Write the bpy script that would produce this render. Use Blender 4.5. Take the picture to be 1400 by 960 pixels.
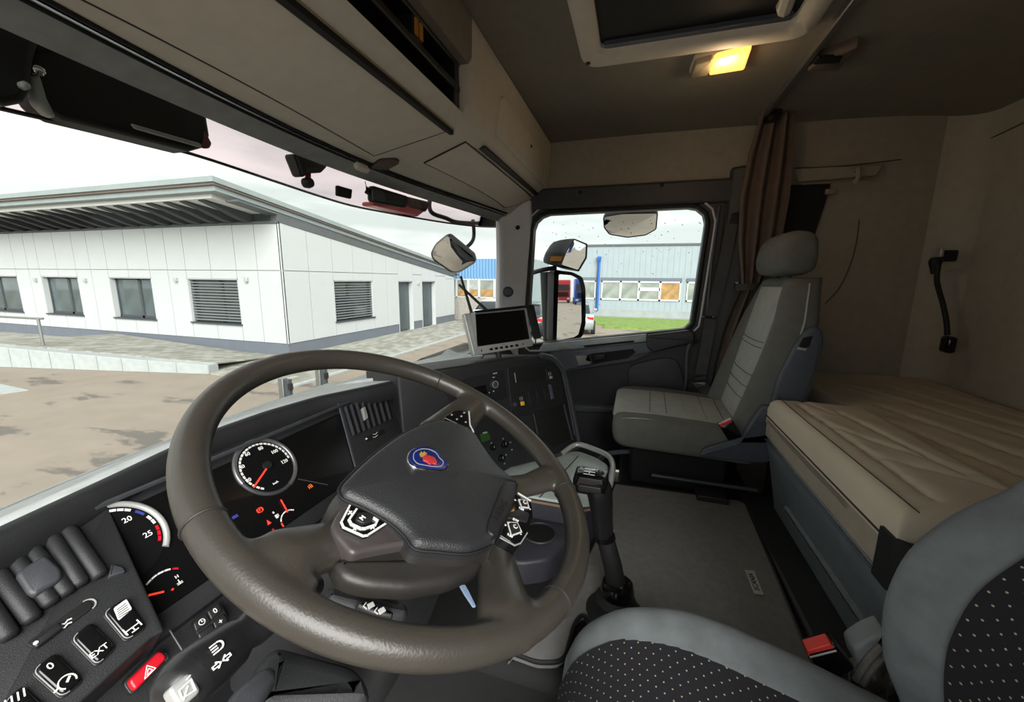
import bpy, bmesh, math, random
from mathutils import Vector as V, Matrix
random.seed(7)
for o in list(bpy.data.objects): bpy.data.objects.remove(o)
scn = bpy.context.scene
COL = scn.collection
R_ = math.radians
H = 2.45                                    # eye height above the yard
# ---------------------------------------------------------------- camera
FPX, CX, CY = 540.0, 700.0, 480.0
AXR = V((0.296, -0.955, 0.012)); AXD = V((-0.165, -0.063, -0.984)); AXF = V((0.941, 0.290, -0.177))
AXF.normalize(); AXR = (AXR - AXF*AXR.dot(AXF)).normalized(); AXD = AXF.cross(AXR).normalized()
CAM = V((-1.0, 0.0, H))
cd = bpy.data.cameras.new('camera'); cam = bpy.data.objects.new('camera', cd); COL.objects.link(cam)
cd.sensor_width = 36.0; cd.lens = FPX/1400*36.0; cd.clip_start = 0.01; cd.clip_end = 500
mw = Matrix.Identity(4)
for i in range(3):
    mw[i][0] = AXR[i]; mw[i][1] = -AXD[i]; mw[i][2] = -AXF[i]; mw[i][3] = CAM[i]
cam.matrix_world = mw
scn.camera = cam
# ---------------------------------------------------------------- sky, light, exposure
scn.view_settings.view_transform = 'Standard'; scn.view_settings.look = 'None'
scn.view_settings.gamma = 1.0; scn.view_settings.use_curve_mapping = False
scn.view_settings.exposure = 1.40
w = bpy.data.worlds.new('overcast_sky'); scn.world = w; w.use_nodes = True
nt = w.node_tree; nt.nodes.clear()
out = nt.nodes.new('ShaderNodeOutputWorld'); bg = nt.nodes.new('ShaderNodeBackground')
tc = nt.nodes.new('ShaderNodeTexCoord'); mp = nt.nodes.new('ShaderNodeMapping')
mp.inputs['Scale'].default_value = (1.2, 1.2, 6.0)
nz = nt.nodes.new('ShaderNodeTexNoise'); nz.inputs['Scale'].default_value = 2.2; nz.inputs['Detail'].default_value = 5
cr = nt.nodes.new('ShaderNodeValToRGB')
cr.color_ramp.elements[0].position = 0.36; cr.color_ramp.elements[0].color = (0.62, 0.655, 0.64, 1)
cr.color_ramp.elements[1].position = 0.66; cr.color_ramp.elements[1].color = (1.0, 1.0, 0.965, 1)
bg.inputs['Strength'].default_value = 0.56
nt.links.new(tc.outputs['Generated'], mp.inputs['Vector']); nt.links.new(mp.outputs['Vector'], nz.inputs['Vector'])
nt.links.new(nz.outputs['Fac'], cr.inputs['Fac']); nt.links.new(cr.outputs['Color'], bg.inputs['Color'])
nt.links.new(bg.outputs['Background'], out.inputs['Surface'])
sd = bpy.data.lights.new('veiled_sun', 'SUN'); sd.energy = 3.0; sd.angle = R_(50); sd.color = (1.0, 0.985, 0.95)
sun = bpy.data.objects.new('veiled_sun', sd); COL.objects.link(sun)
sun.rotation_euler = V((0.68, 0.46, -0.50)).to_track_quat('-Z', 'Y').to_euler()
sun.location = (-20, -20, 30)
# ---------------------------------------------------------------- pixel -> place
def ray(px, py): return AXR*((px-CX)/FPX) + AXD*((py-CY)/FPX) + AXF
def onX(px, py, X): d = ray(px, py); return CAM + d*((X-CAM.x)/d.x)
def onY(px, py, Y): d = ray(px, py); return CAM + d*((Y-CAM.y)/d.y)
def onZ(px, py, z): d = ray(px, py); return CAM + d*(z/d.z)      # z relative to the eye
def rel(x, y, z): return V((x, y, z+H))
class Frame:
    """a flat panel in the cab: p0 a point on it, tilt of its normal above level, yaw from facing rearwards"""
    def __init__(s, p0, tilt, yaw):
        t, y = R_(tilt), R_(yaw); s.o = V(p0)
        s.n = V((math.sin(y)*math.cos(t), -math.cos(y)*math.cos(t), math.sin(t)))
        s.u = V((math.cos(y), math.sin(y), 0)); s.v = s.n.cross(s.u)
    def at(s, u, v, w=0): return s.o + s.u*u + s.v*v + s.n*w
    def pix(s, px, py, w=0):
        d = ray(px, py); o = s.o + s.n*w; t = (o-CAM).dot(s.n)/d.dot(s.n); p = CAM + d*t - s.o
        return (p.dot(s.u), p.dot(s.v))
    def pixs(s, pts, w=0): return [s.pix(a, b, w) for a, b in pts]
    def off(s, w):
        f = Frame((0, 0, 0), 0, 0); f.o = s.o+s.n*w; f.n, f.u, f.v = s.n, s.u, s.v; return f
def axes(o, u, v):
    f = Frame((0, 0, 0), 0, 0); f.o = V(o); f.u = V(u).normalized(); f.n = f.u.cross(V(v)).normalized(); f.v = f.n.cross(f.u); return f
# ---------------------------------------------------------------- materials
def lin(c):
    r = []
    for x in c:
        x /= 255.0; r.append(x/12.92 if x <= 0.04045 else ((x+0.055)/1.055)**2.4)
    return tuple(r)+(1.0,)
MATS = {}
def mat(name, c, rough=0.6, metal=0.0, var=0.12, vscale=30.0, bump=0.0, bscale=200.0, spec=0.5, emit=None, estr=0.0, coat=0.0):
    m = bpy.data.materials.new(name); m.use_nodes = True; t = m.node_tree; b = t.nodes['Principled BSDF']
    col = lin(c)
    b.inputs['Roughness'].default_value = rough; b.inputs['Metallic'].default_value = metal
    b.inputs['Specular IOR Level'].default_value = spec; b.inputs['Coat Weight'].default_value = coat
    tc = t.nodes.new('ShaderNodeTexCoord')
    if var > 0:
        n = t.nodes.new('ShaderNodeTexNoise'); n.inputs['Scale'].default_value = vscale; n.inputs['Detail'].default_value = 4
        r = t.nodes.new('ShaderNodeValToRGB')
        r.color_ramp.elements[0].position = 0.3; r.color_ramp.elements[1].position = 0.7
        r.color_ramp.elements[0].color = tuple(x*(1-var) for x in col[:3])+(1,)
        r.color_ramp.elements[1].color = tuple(min(1, x*(1+var)) for x in col[:3])+(1,)
        t.links.new(tc.outputs['Object'], n.inputs['Vector']); t.links.new(n.outputs['Fac'], r.inputs['Fac'])
        t.links.new(r.outputs['Color'], b.inputs['Base Color'])
    else: b.inputs['Base Color'].default_value = col
    if bump > 0:
        n2 = t.nodes.new('ShaderNodeTexNoise'); n2.inputs['Scale'].default_value = bscale; n2.inputs['Detail'].default_value = 3
        bp = t.nodes.new('ShaderNodeBump'); bp.inputs['Strength'].default_value = bump; bp.inputs['Distance'].default_value = 0.002
        t.links.new(tc.outputs['Object'], n2.inputs['Vector']); t.links.new(n2.outputs['Fac'], bp.inputs['Height'])
        t.links.new(bp.outputs['Normal'], b.inputs['Normal'])
    if emit:
        b.inputs['Emission Color'].default_value = lin(emit); b.inputs['Emission Strength'].default_value = estr
    MATS[name] = m; return m
mat('leather', (56, 53, 48), 0.33, var=0.10, vscale=18, bump=0.12, bscale=500)
mat('leather_seam', (40, 37, 34), 0.6)
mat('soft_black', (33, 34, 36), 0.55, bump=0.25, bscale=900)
mat('dash_top', (196, 200, 200), 0.45, bump=0.35, bscale=700, spec=0.8)  # grey plastic, lightened so the grazing sky reflection is in its colour
mat('black_plastic', (30, 31, 33), 0.42, bump=0.12, bscale=900)
mat('gloss_black', (16, 16, 17), 0.12, var=0)
mat('deep_black', (9, 9, 10), 0.7, var=0)
mat('graphite', (56, 58, 62), 0.5, bump=0.15, bscale=800)
mat('slate_plastic', (74, 79, 88), 0.48, bump=0.15, bscale=800)
mat('bunk_grey', (108, 114, 117), 0.45, bump=0.15, bscale=800)
mat('pale_blue', (150, 172, 205), 0.5, var=0)
mat('bright_trim', (226, 227, 225), 0.35, metal=0.15, var=0)
mat('trim_dark', (38, 36, 34), 0.45, bump=0.1)
mat('hall_pane', (128, 132, 126), 0.08, var=0.3, vscale=1.5, spec=0.8)
mat('tip_lens', (92, 46, 44), 0.3, var=0)
mat('gap_brown', (112, 100, 94), 0.8)
mat('socket_amber', (120, 66, 36), 0.5, var=0)
mat('purple_grey', (52, 52, 60), 0.5)
mat('silver', (176, 178, 176), 0.34, metal=0.35, var=0.04)
mat('chrome', (215, 216, 216), 0.12, metal=1.0, var=0)
mat('steel', (150, 152, 152), 0.35, metal=0.8, var=0.05)
mat('white_print', (228, 228, 224), 0.6, var=0)
mat('dial_face', (10, 10, 11), 0.6, var=0, spec=0.15)
mat('ring_satin', (120, 122, 124), 0.35, metal=0.7, var=0.05)
mat('cover_grey', (118, 123, 123), 0.5, var=0.05)
mat('cluster_black', (13, 13, 14), 0.28, var=0, spec=0.3)
mat('red_glow', (235, 60, 45), 0.5, var=0, emit=(235, 45, 30), estr=0.55)
mat('orange_glow', (220, 110, 50), 0.5, var=0, emit=(220, 100, 40), estr=0.3)
mat('green_glow', (24, 42, 19), 0.5, var=0, emit=(70, 140, 40), estr=0.03)
mat('blue_print', (50, 60, 140), 0.5, var=0)
mat('red_plastic', (190, 22, 38), 0.35, var=0.05)
mat('belt_red', (214, 60, 52), 0.4, var=0.05, emit=None)
mat('yellow_label', (226, 180, 50), 0.6, var=0)
mat('headliner', (132, 125, 112), 0.95, bump=0.3, bscale=1500, var=0.05)
mat('locker_beige', (212, 203, 188), 0.75, bump=0.2, bscale=900, var=0.04)
mat('wall_brown', (154, 146, 133), 0.92, bump=0.25, bscale=1200, var=0.06)
mat('rear_wall', (176, 168, 153), 0.92, bump=0.25, bscale=1200, var=0.06)
mat('header_grey', (150, 151, 149), 0.6, bump=0.2, bscale=900)
mat('pillar_grey', (212, 213, 216), 0.55, bump=0.2, bscale=900, var=0.03)
mat('door_black', (58, 59, 63), 0.5, bump=0.2, bscale=900)
mat('door_grey', (92, 96, 103), 0.42, bump=0.15, bscale=900)
mat('sill_grey', (172, 180, 184), 0.3, bump=0.1, bscale=900, spec=0.8)
mat('rubber', (26, 26, 27), 0.6)
mat('curtain_brown', (100, 87, 78), 0.95, bump=0.2, bscale=900)
mat('belt_fabric', (70, 70, 72), 0.75, bump=0.3, bscale=1400)
mat('seat_cloth', (164, 167, 160), 0.88, bump=0.35, bscale=1600, var=0.08)
mat('seat_cloth_dark', (104, 105, 100), 0.9, bump=0.35, bscale=1600, var=0.08)
mat('velour', (117, 123, 125), 0.95, bump=0.4, bscale=900, var=0.16, vscale=26)
mat('floor_dark', (20, 20, 21), 0.75, bump=0.3, bscale=500)
mat('tan_skin', (150, 120, 98), 0.8)
mat('grey_cloth', (106, 103, 98), 0.95, bump=0.5, bscale=300, var=0.2)
mat('lamp_white', (236, 232, 220), 0.4, var=0)
mat('bulb_glow', (255, 200, 120), 0.4, var=0.0, emit=(255, 164, 76), estr=0.85)
mat('lamp_dim', (150, 138, 112), 0.3, var=0.1)
mat('asphalt', (134, 123, 111), 0.9, var=0.07, vscale=2.2, bump=0.5, bscale=60)
mat('panel_white', (176, 179, 180), 0.55, var=0.015, vscale=2)
mat('joint_grey', (150, 153, 154), 0.8, var=0)
mat('plinth_grey', (94, 99, 108), 0.85, var=0.05, vscale=3)
mat('roof_metal', (134, 143, 143), 0.55, var=0.06, vscale=3)
mat('fascia_dark', (80, 82, 84), 0.6, var=0.1, vscale=3)
mat('soffit', (196, 197, 194), 0.8, var=0.03)
mat('slat_dark', (30, 31, 33), 0.7, var=0.05)
mat('frame_dark', (62, 66, 70), 0.5, var=0.05)
mat('blind_slat', (124, 128, 130), 0.45, metal=0.2, var=0.05)
mat('door_steel', (70, 79, 82), 0.35, var=0.08, vscale=2)
mat('concrete', (156, 161, 160), 0.9, var=0.08, vscale=5, bump=0.4, bscale=60)
mat('hall_cladding', (140, 149, 154), 0.6, var=0.04, vscale=1.5)
mat('hall_base', (140, 144, 142), 0.85, var=0.08, vscale=2)
mat('blue_cladding', (100, 140, 178), 0.5, var=0.03)
mat('pipe_blue', (30, 84, 160), 0.4, var=0.03)
mat('brick_grey', (148, 143, 136), 0.9, var=0.15, vscale=8)
mat('window_white', (196, 200, 200), 0.5, var=0)
mat('interior_amber', (150, 116, 72), 0.8, var=0.3, vscale=3)
mat('curtain_grey', (150, 156, 152), 0.9, var=0.2, vscale=4)
mat('grass', (106, 128, 56), 0.9, var=0.25, vscale=5, bump=1.0, bscale=30)
mat('car_black', (36, 38, 42), 0.2, var=0, coat=0.6)
mat('car_silver', (178, 186, 188), 0.22, metal=0.6, var=0, coat=0.6)
mat('car_white', (236, 238, 238), 0.25, var=0, coat=0.6)
mat('car_glass', (30, 36, 40), 0.06, var=0)
mat('tyre', (30, 30, 31), 0.8)
mat('tail_red', (196, 30, 34), 0.3, var=0)
mat('truck_red', (200, 36, 36), 0.3, var=0.02)
mat('truck_blue', (30, 70, 160), 0.3, var=0.02)
mat('mirror_shell', (36, 38, 40), 0.45, bump=0.1, bscale=500)
mat('mirror_glass', (225, 228, 228), 0.02, metal=1.0, var=0)
mat('amber', (206, 140, 44), 0.4, var=0)
mat('emblem_blue', (20, 34, 92), 0.25, var=0.05)
mat('emblem_red', (176, 48, 50), 0.35, var=0)
mat('emblem_gold', (206, 168, 70), 0.3, metal=0.4, var=0)
mat('pad_grey', (37, 38, 40), 0.42, bump=0.3, bscale=700)
mat('trim_brown', (70, 65, 65), 0.4, metal=0.25, var=0.04)
mat('tablet_top', (186, 199, 195), 0.28, var=0.05, spec=0.8)
mat('screen_black', (8, 8, 9), 0.16, var=0)
mat('cable', (70, 70, 72), 0.6)
mat('label_grey', (172, 168, 161), 0.9)
mat('tassel', (20, 20, 20), 0.9)
mat('lever_black', (28, 28, 29), 0.3, bump=0.05)
def tree(m): t = MATS[m].node_tree; return t, t.nodes['Principled BSDF']
def mixcol(t, fac, a, b):
    x = t.nodes.new('ShaderNodeMix'); x.data_type = 'RGBA'
    t.links.new(fac, x.inputs['Factor'])
    for i, s in ((6, a), (7, b)):
        if isinstance(s, tuple): x.inputs[i].default_value = s
        else: t.links.new(s, x.inputs[i])
    return x.outputs[2]
def ramp(t, sock, p0, p1):
    r = t.nodes.new('ShaderNodeMapRange'); r.inputs[1].default_value = p0; r.inputs[2].default_value = p1
    t.links.new(sock, r.inputs[0]); return r.outputs[0]
def mathn(t, op, a, b=None):
    x = t.nodes.new('ShaderNodeMath'); x.operation = op
    for i, s in enumerate((a, b)):
        if s is None: continue
        if isinstance(s, (int, float)): x.inputs[i].default_value = s
        else: t.links.new(s, x.inputs[i])
    return x.outputs[0]
def cells(m, base, dot, pu, pv, rad, rot=0.0):
    """small woven dots on a cloth, laid out on the surface's own UV in metres"""
    t, b = tree(m); uv = t.nodes.new('ShaderNodeUVMap'); mp = t.nodes.new('ShaderNodeMapping')
    mp.inputs['Rotation'].default_value = (0, 0, rot); t.links.new(uv.outputs['UV'], mp.inputs['Vector'])
    sp = t.nodes.new('ShaderNodeSeparateXYZ'); t.links.new(mp.outputs['Vector'], sp.inputs[0])
    row = mathn(t, 'FLOOR', mathn(t, 'DIVIDE', sp.outputs[1], pv))
    sh = mathn(t, 'MULTIPLY', mathn(t, 'MODULO', mathn(t, 'ABSOLUTE', row), 2.0), 0.5)
    fu = mathn(t, 'SUBTRACT', mathn(t, 'FRACT', mathn(t, 'ADD', mathn(t, 'DIVIDE', sp.outputs[0], pu), sh)), 0.5)
    fv = mathn(t, 'SUBTRACT', mathn(t, 'FRACT', mathn(t, 'DIVIDE', sp.outputs[1], pv)), 0.5)
    d = mathn(t, 'SQRT', mathn(t, 'ADD', mathn(t, 'POWER', mathn(t, 'MULTIPLY', fu, pu), 2.0), mathn(t, 'POWER', mathn(t, 'MULTIPLY', fv, pv), 2.0)))
    t.links.new(mixcol(t, mathn(t, 'LESS_THAN', d, rad), lin(base), lin(dot)), b.inputs['Base Color'])
mat('dotted_cloth', (40, 39, 45), 0.95, var=0, bump=0.5, bscale=1500); cells('dotted_cloth', (34, 33, 38), (190, 180, 160), 0.0145, 0.0108, 0.0011)
def weave(m, sc, strength):
    t, b = tree(m); tc = t.nodes.new('ShaderNodeTexCoord'); wv = t.nodes.new('ShaderNodeTexWave')
    wv.wave_type = 'BANDS'; wv.bands_direction = 'DIAGONAL'; wv.inputs['Scale'].default_value = sc
    t.links.new(tc.outputs['Object'], wv.inputs['Vector']); bp = t.nodes.new('ShaderNodeBump')
    bp.inputs['Strength'].default_value = strength; bp.inputs['Distance'].default_value = 0.001
    t.links.new(wv.outputs['Fac'], bp.inputs['Height']); t.links.new(bp.outputs['Normal'], b.inputs['Normal'])
mat('mattress', (204, 193, 172), 0.9, var=0.04, vscale=4); weave('mattress', 160, 0.25)
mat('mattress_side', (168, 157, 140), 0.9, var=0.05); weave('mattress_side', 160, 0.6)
mat('mat_carpet', (126, 125, 123), 0.95, var=0.10, vscale=60, bump=0.9, bscale=900)
# glass: see-through with a weak reflection
def glass(name, tint, refl=0.06, rough=0.0):
    m = bpy.data.materials.new(name); m.use_nodes = True; t = m.node_tree; t.nodes.clear()
    o = t.nodes.new('ShaderNodeOutputMaterial'); tr = t.nodes.new('ShaderNodeBsdfTransparent'); g = t.nodes.new('ShaderNodeBsdfGlossy')
    mx = t.nodes.new('ShaderNodeMixShader'); fr = t.nodes.new('ShaderNodeFresnel'); fr.inputs['IOR'].default_value = 1.25
    tr.inputs['Color'].default_value = tint; g.inputs['Roughness'].default_value = rough; g.inputs['Color'].default_value = (refl*10, refl*10, refl*10, 1)
    t.links.new(fr.outputs[0], mx.inputs[0]); t.links.new(tr.outputs[0], mx.inputs[1]); t.links.new(g.outputs[0], mx.inputs[2])
    t.links.new(mx.outputs[0], o.inputs['Surface']); MATS[name] = m
glass('screen_glass', (0.96, 0.98, 0.97, 1), 0.03)
glass('side_glass', (0.96, 0.99, 0.985, 1), 0.03)
glass('visor_tint', (0.93, 0.85, 0.87, 1), 0.03)
mat('pane_glass', (70, 82, 84), 0.05, var=0.25, vscale=1.2, spec=0.9)
# paving and yard
t, b = tree('asphalt'); tcn = t.nodes.new('ShaderNodeTexCoord')
n1 = t.nodes.new('ShaderNodeTexNoise'); n1.inputs['Scale'].default_value = 0.55; n1.inputs['Detail'].default_value = 7; n1.inputs['Roughness'].default_value = 0.65
mpa = t.nodes.new('ShaderNodeMapping'); mpa.inputs['Scale'].default_value = (2.2, 0.8, 1); t.links.new(tcn.outputs['Object'], mpa.inputs[0]); t.links.new(mpa.outputs[0], n1.inputs['Vector'])
old = b.inputs['Base Color'].links[0].from_socket
t.links.new(mixcol(t, ramp(t, n1.outputs['Fac'], 0.575, 0.62), old, lin((98, 92, 86))), b.inputs['Base Color'])
mat('pavers', (190, 190, 180), 0.9, var=0)
t, b = tree('pavers'); tcn = t.nodes.new('ShaderNodeTexCoord'); bk = t.nodes.new('ShaderNodeTexBrick')
bk.inputs['Scale'].default_value = 1.0; bk.inputs['Brick Width'].default_value = 0.30; bk.inputs['Row Height'].default_value = 0.20; bk.inputs['Mortar Size'].default_value = 0.008
bk.inputs['Color1'].default_value = lin((160, 159, 151)); bk.inputs['Color2'].default_value = lin((122, 120, 109)); bk.inputs['Mortar'].default_value = lin((110, 110, 102))
t.links.new(tcn.outputs['Object'], bk.inputs['Vector']); t.links.new(bk.outputs['Color'], b.inputs['Base Color'])
# ---------------------------------------------------------------- mesh helpers
WLOC = {}
def fillet(pts, r, seg=4):
    """round the corners of a 2-D polygon; r one radius or one per corner"""
    n = len(pts); out = []
    for i in range(n):
        p = V(pts[i]).to_2d(); a = V(pts[i-1]).to_2d()-p; c = V(pts[(i+1) % n]).to_2d()-p
        rr = r[i] if isinstance(r, (list, tuple)) else r
        la, lc = a.length, c.length
        if rr <= 0 or la < 1e-9 or lc < 1e-9: out.append((p.x, p.y)); continue
        d = min(rr, la*0.48, lc*0.48); s = p+a.normalized()*d; e = p+c.normalized()*d
        for k in range(seg+1):
            q = k/seg; x = s*(1-q)**2 + p*2*q*(1-q) + e*q*q; out.append((x.x, x.y))
    return out
def spline(pts, n=6, closed=False):
    pts = [V(p) for p in pts]; m = len(pts); out = []
    rng = range(m) if closed else range(m-1)
    for i in rng:
        if closed: p0, p1, p2, p3 = pts[i-1], pts[i], pts[(i+1) % m], pts[(i+2) % m]
        else: p0, p1, p2, p3 = pts[max(i-1, 0)], pts[i], pts[i+1], pts[min(i+2, m-1)]
        for k in range(n):
            t = k/n; out.append(0.5*((2*p1)+(-p0+p2)*t+(2*p0-5*p1+4*p2-p3)*t*t+(-p0+3*p1-3*p2+p3)*t**3))
    if not closed: out.append(pts[-1].copy())
    return out
def inset(poly, d):
    n = len(poly); area = sum(poly[i][0]*poly[(i+1) % n][1]-poly[(i+1) % n][0]*poly[i][1] for i in range(n)); sg = 1 if area > 0 else -1
    out = []
    for i in range(n):
        a = V(poly[i-1]).to_2d(); p = V(poly[i]).to_2d(); c = V(poly[(i+1) % n]).to_2d()
        e1 = p-a; e2 = c-p
        if e1.length < 1e-9: e1 = e2
        if e2.length < 1e-9: e2 = e1
        nn = V((-e1.y, e1.x)).normalized()+V((-e2.y, e2.x)).normalized()
        if nn.length < 1e-6: out.append((p.x, p.y)); continue
        nn = nn.normalized()*sg; x = p+nn*d; out.append((x.x, x.y))
    return out
class MB:
    def __init__(s): s.v = []; s.f = []
    def add(s, vs, fs):
        k = len(s.v); s.v += [V(x) for x in vs]; s.f += [[i+k for i in f] for f in fs]; return s
    def box(s, c, size, F=None):
        a, b, d = size[0]/2, size[1]/2, size[2]/2
        L = [(x, y, z) for x in (-a, a) for y in (-b, b) for z in (-d, d)]
        c = V(c); P = [c+(F.u*x+F.v*y+F.n*z if F else V((x, y, z))) for x, y, z in L]
        return s.add(P, [(0, 1, 3, 2), (4, 6, 7, 5), (0, 4, 5, 1), (2, 3, 7, 6), (0, 2, 6, 4), (1, 5, 7, 3)])
    def bb(s, x0, x1, y0, y1, z0, z1): return s.box(((x0+x1)/2, (y0+y1)/2, (z0+z1)/2), (abs(x1-x0), abs(y1-y0), abs(z1-z0)))
    def rings(s, rings, cap0=True, cap1=True, closed=True):
        n = len(rings[0]); k = len(s.v)
        for r in rings: s.v += [V(p) for p in r]
        for i in range(len(rings)-1):
            for j in range(n if closed else n-1):
                a = k+i*n+j; b = k+i*n+(j+1) % n; s.f.append([a, b, b+n, a+n])
        if cap0: s.f.append([k+j for j in range(n)][::-1])
        if cap1: s.f.append([k+(len(rings)-1)*n+j for j in range(n)])
        return s
    def prism(s, pts, vec):
        pts = [V(p) for p in pts]; vec = V(vec); return s.rings([pts, [p+vec for p in pts]])
    def pad(s, F, uv, w0, w1, b=0.0, dome=0.0):
        """raised pad on frame F: outline uv, from w0 up to w1, edge rounded by b, top bulged by dome"""
        R = [[F.at(x, y, w0) for x, y in uv]]
        if b <= 0: R.append([F.at(x, y, w1) for x, y in uv])
        else:
            sg = 1 if w1 > w0 else -1
            for q in (0, 0.3, 0.65, 1.0):
                a = q*math.pi/2; p = inset(uv, b*(1-math.cos(a))); R.append([F.at(x, y, w1-sg*b*(1-math.sin(a))) for x, y in p])
        if dome:
            base = inset(uv, b) if b > 0 else uv; cu = sum(x for x, y in base)/len(base); cv = sum(y for x, y in base)/len(base)
            for q in (0.85, 0.65, 0.4, 0.15): R.append([F.at(cu+(x-cu)*q, cv+(y-cv)*q, w1+dome*(1-q*q)) for x, y in base])
        return s.rings(R)
    def tube(s, path, r, n=10, caps=True, sq=1.0, up=None):
        path = [V(p) for p in path]; m = len(path); R = []
        t0 = (path[1]-path[0]).normalized(); ref = V(up) if up else (V((0, 0, 1)) if abs(t0.z) < 0.9 else V((1, 0, 0)))
        a = (ref-t0*ref.dot(t0)).normalized()
        for i, p in enumerate(path):
            t = ((path[min(i+1, m-1)]-p).normalized()+(p-path[max(i-1, 0)]).normalized())
            t = t.normalized() if t.length > 1e-9 else t0
            a = (a-t*a.dot(t)).normalized(); b = t.cross(a); rr = r[i] if isinstance(r, (list, tuple)) else r
            R.append([p+(a*math.cos(2*math.pi*k/n)*sq+b*math.sin(2*math.pi*k/n))*rr for k in range(n)])
        return s.rings(R, caps, caps)
    def ribbon(s, path, wdir, width, th):
        """flat strap along path; wdir width direction (one or a list)"""
        path = [V(p) for p in path]; R = []
        for i, p in enumerate(path):
            t = (path[min(i+1, len(path)-1)]-path[max(i-1, 0)]).normalized(); wd = V(wdir[i] if isinstance(wdir, list) else wdir)
            wd = (wd-t*wd.dot(t)).normalized(); nn = t.cross(wd)
            wi = width[i] if isinstance(width, (list, tuple)) else width
            R.append([p-wd*wi/2-nn*th/2, p+wd*wi/2-nn*th/2, p+wd*wi/2+nn*th/2, p-wd*wi/2+nn*th/2])
        return s.rings(R)
    def lathe(s, F, prof, n=32, cap=True, a0=0.0, a1=360.0):
        R = []; full = abs(a1-a0) >= 359.9; m = n if full else n+1
        for r, w in prof: R.append([F.at(r*math.cos(R_(a0+(a1-a0)*k/n)), r*math.sin(R_(a0+(a1-a0)*k/n)), w) for k in range(m)])
        return s.rings(R, cap, cap, full)
    def torus(s, F, R, r, n=64, m=12, a0=0, a1=360, w=0):
        full = abs(a1-a0) >= 359.9; st = n if full else n+1; rr = []
        for k in range(st):
            a = R_(a0+(a1-a0)*k/n)
            rr.append([F.at((R+r*math.cos(b))*math.cos(a), (R+r*math.cos(b))*math.sin(a), w+r*math.sin(b)) for b in [2*math.pi*j/m for j in range(m)]])
        if full: rr.append(rr[0])
        return s.rings(rr, not full, not full)
    def grid(s, P, th=None):
        """P rows of points; th a vector: closed slab"""
        a, b = len(P), len(P[0]); k = len(s.v); s.v += [V(p) for r in P for p in r]
        for i in range(a-1):
            for j in range(b-1): q = k+i*b+j; s.f.append([q, q+1, q+b+1, q+b])
        if th is not None:
            t = V(th); k2 = len(s.v); s.v += [V(p)+t for r in P for p in r]
            for i in range(a-1):
                for j in range(b-1): q = k2+i*b+j; s.f.append([q, q+b, q+b+1, q+1])
            edge = [j for j in range(b)]+[i*b+b-1 for i in range(1, a)]+[(a-1)*b+j for j in range(b-2, -1, -1)]+[i*b for i in range(a-2, 0, -1)]
            for x, y in zip(edge, edge[1:]+edge[:1]): s.f.append([k+x, k2+x, k2+y, k+y])
        return s
    def stroke(s, F, uv, wd, w0=0.0, th=0.0006, closed=False):
        pts = [V(p).to_2d() for p in uv]; n = len(pts)
        for i in range(n if closed else n-1):
            a, b = pts[i], pts[(i+1) % n]; d = b-a
            if d.length < 1e-9: continue
            d = d.normalized()*wd*0.35; q = V((-d.y, d.x)).normalized()*wd/2; a = a-d; b = b+d
            s.prism([F.at(*(a-q), w0), F.at(*(b-q), w0), F.at(*(b+q), w0), F.at(*(a+q), w0)], F.n*th)
        return s
    def build(s, name, m, parent=None, smooth=40, bevel=0.0, bseg=2, sub=0, remesh=0.0, smit=0, uv=None, tri=False):
        c = V((0, 0, 0))
        if s.v:
            lo = V([min(p[i] for p in s.v) for i in range(3)]); hi = V([max(p[i] for p in s.v) for i in range(3)]); c = (lo+hi)/2
        me = bpy.data.meshes.new(name); me.from_pydata([tuple(p-c) for p in s.v], [], s.f)
        bm = bmesh.new(); bm.from_mesh(me); bmesh.ops.remove_doubles(bm, verts=bm.verts, dist=1e-6)
        bmesh.ops.recalc_face_normals(bm, faces=bm.faces); bm.to_mesh(me); bm.free()
        if smooth:
            me.polygons.foreach_set('use_smooth', [True]*len(me.polygons)); me.set_sharp_from_angle(angle=R_(smooth))
        me.materials.append(MATS[m] if isinstance(m, str) else m)
        if uv:
            lay = me.uv_layers.new(name='UVMap'); O, U_, W_ = uv
            for l in me.loops:
                p = me.vertices[l.vertex_index].co+c-O; lay.data[l.index].uv = (p.dot(U_), p.dot(W_))
        o = bpy.data.objects.new(name, me); COL.objects.link(o)
        if parent: o.parent = parent; o.location = c-WLOC[parent.name]
        else: o.location = c
        WLOC[o.name] = c.copy()
        if remesh:
            x = o.modifiers.new('remesh', 'REMESH'); x.mode = 'VOXEL'; x.voxel_size = remesh; x.use_smooth_shade = True
        if smit:
            x = o.modifiers.new('smooth', 'SMOOTH'); x.factor = 0.5; x.iterations = smit
        if bevel:
            x = o.modifiers.new('bevel', 'BEVEL'); x.width = bevel; x.segments = bseg; x.limit_method = 'ANGLE'; x.angle_limit = R_(38)
        if sub:
            x = o.modifiers.new('subsurf', 'SUBSURF'); x.levels = sub; x.render_levels = sub
        return o
def tag(o, label, cat=None, group=None, kind=None):
    o['label'] = label
    if cat: o['category'] = cat
    if group: o['group'] = group
    if kind: o['kind'] = kind
    return o
def thing(name, loc, label, cat=None, group=None, kind=None):
    o = bpy.data.objects.new(name, None); COL.objects.link(o); o.empty_display_size = 0.05
    o.location = V(loc); WLOC[o.name] = V(loc); return tag(o, label, cat, group, kind)
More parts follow.
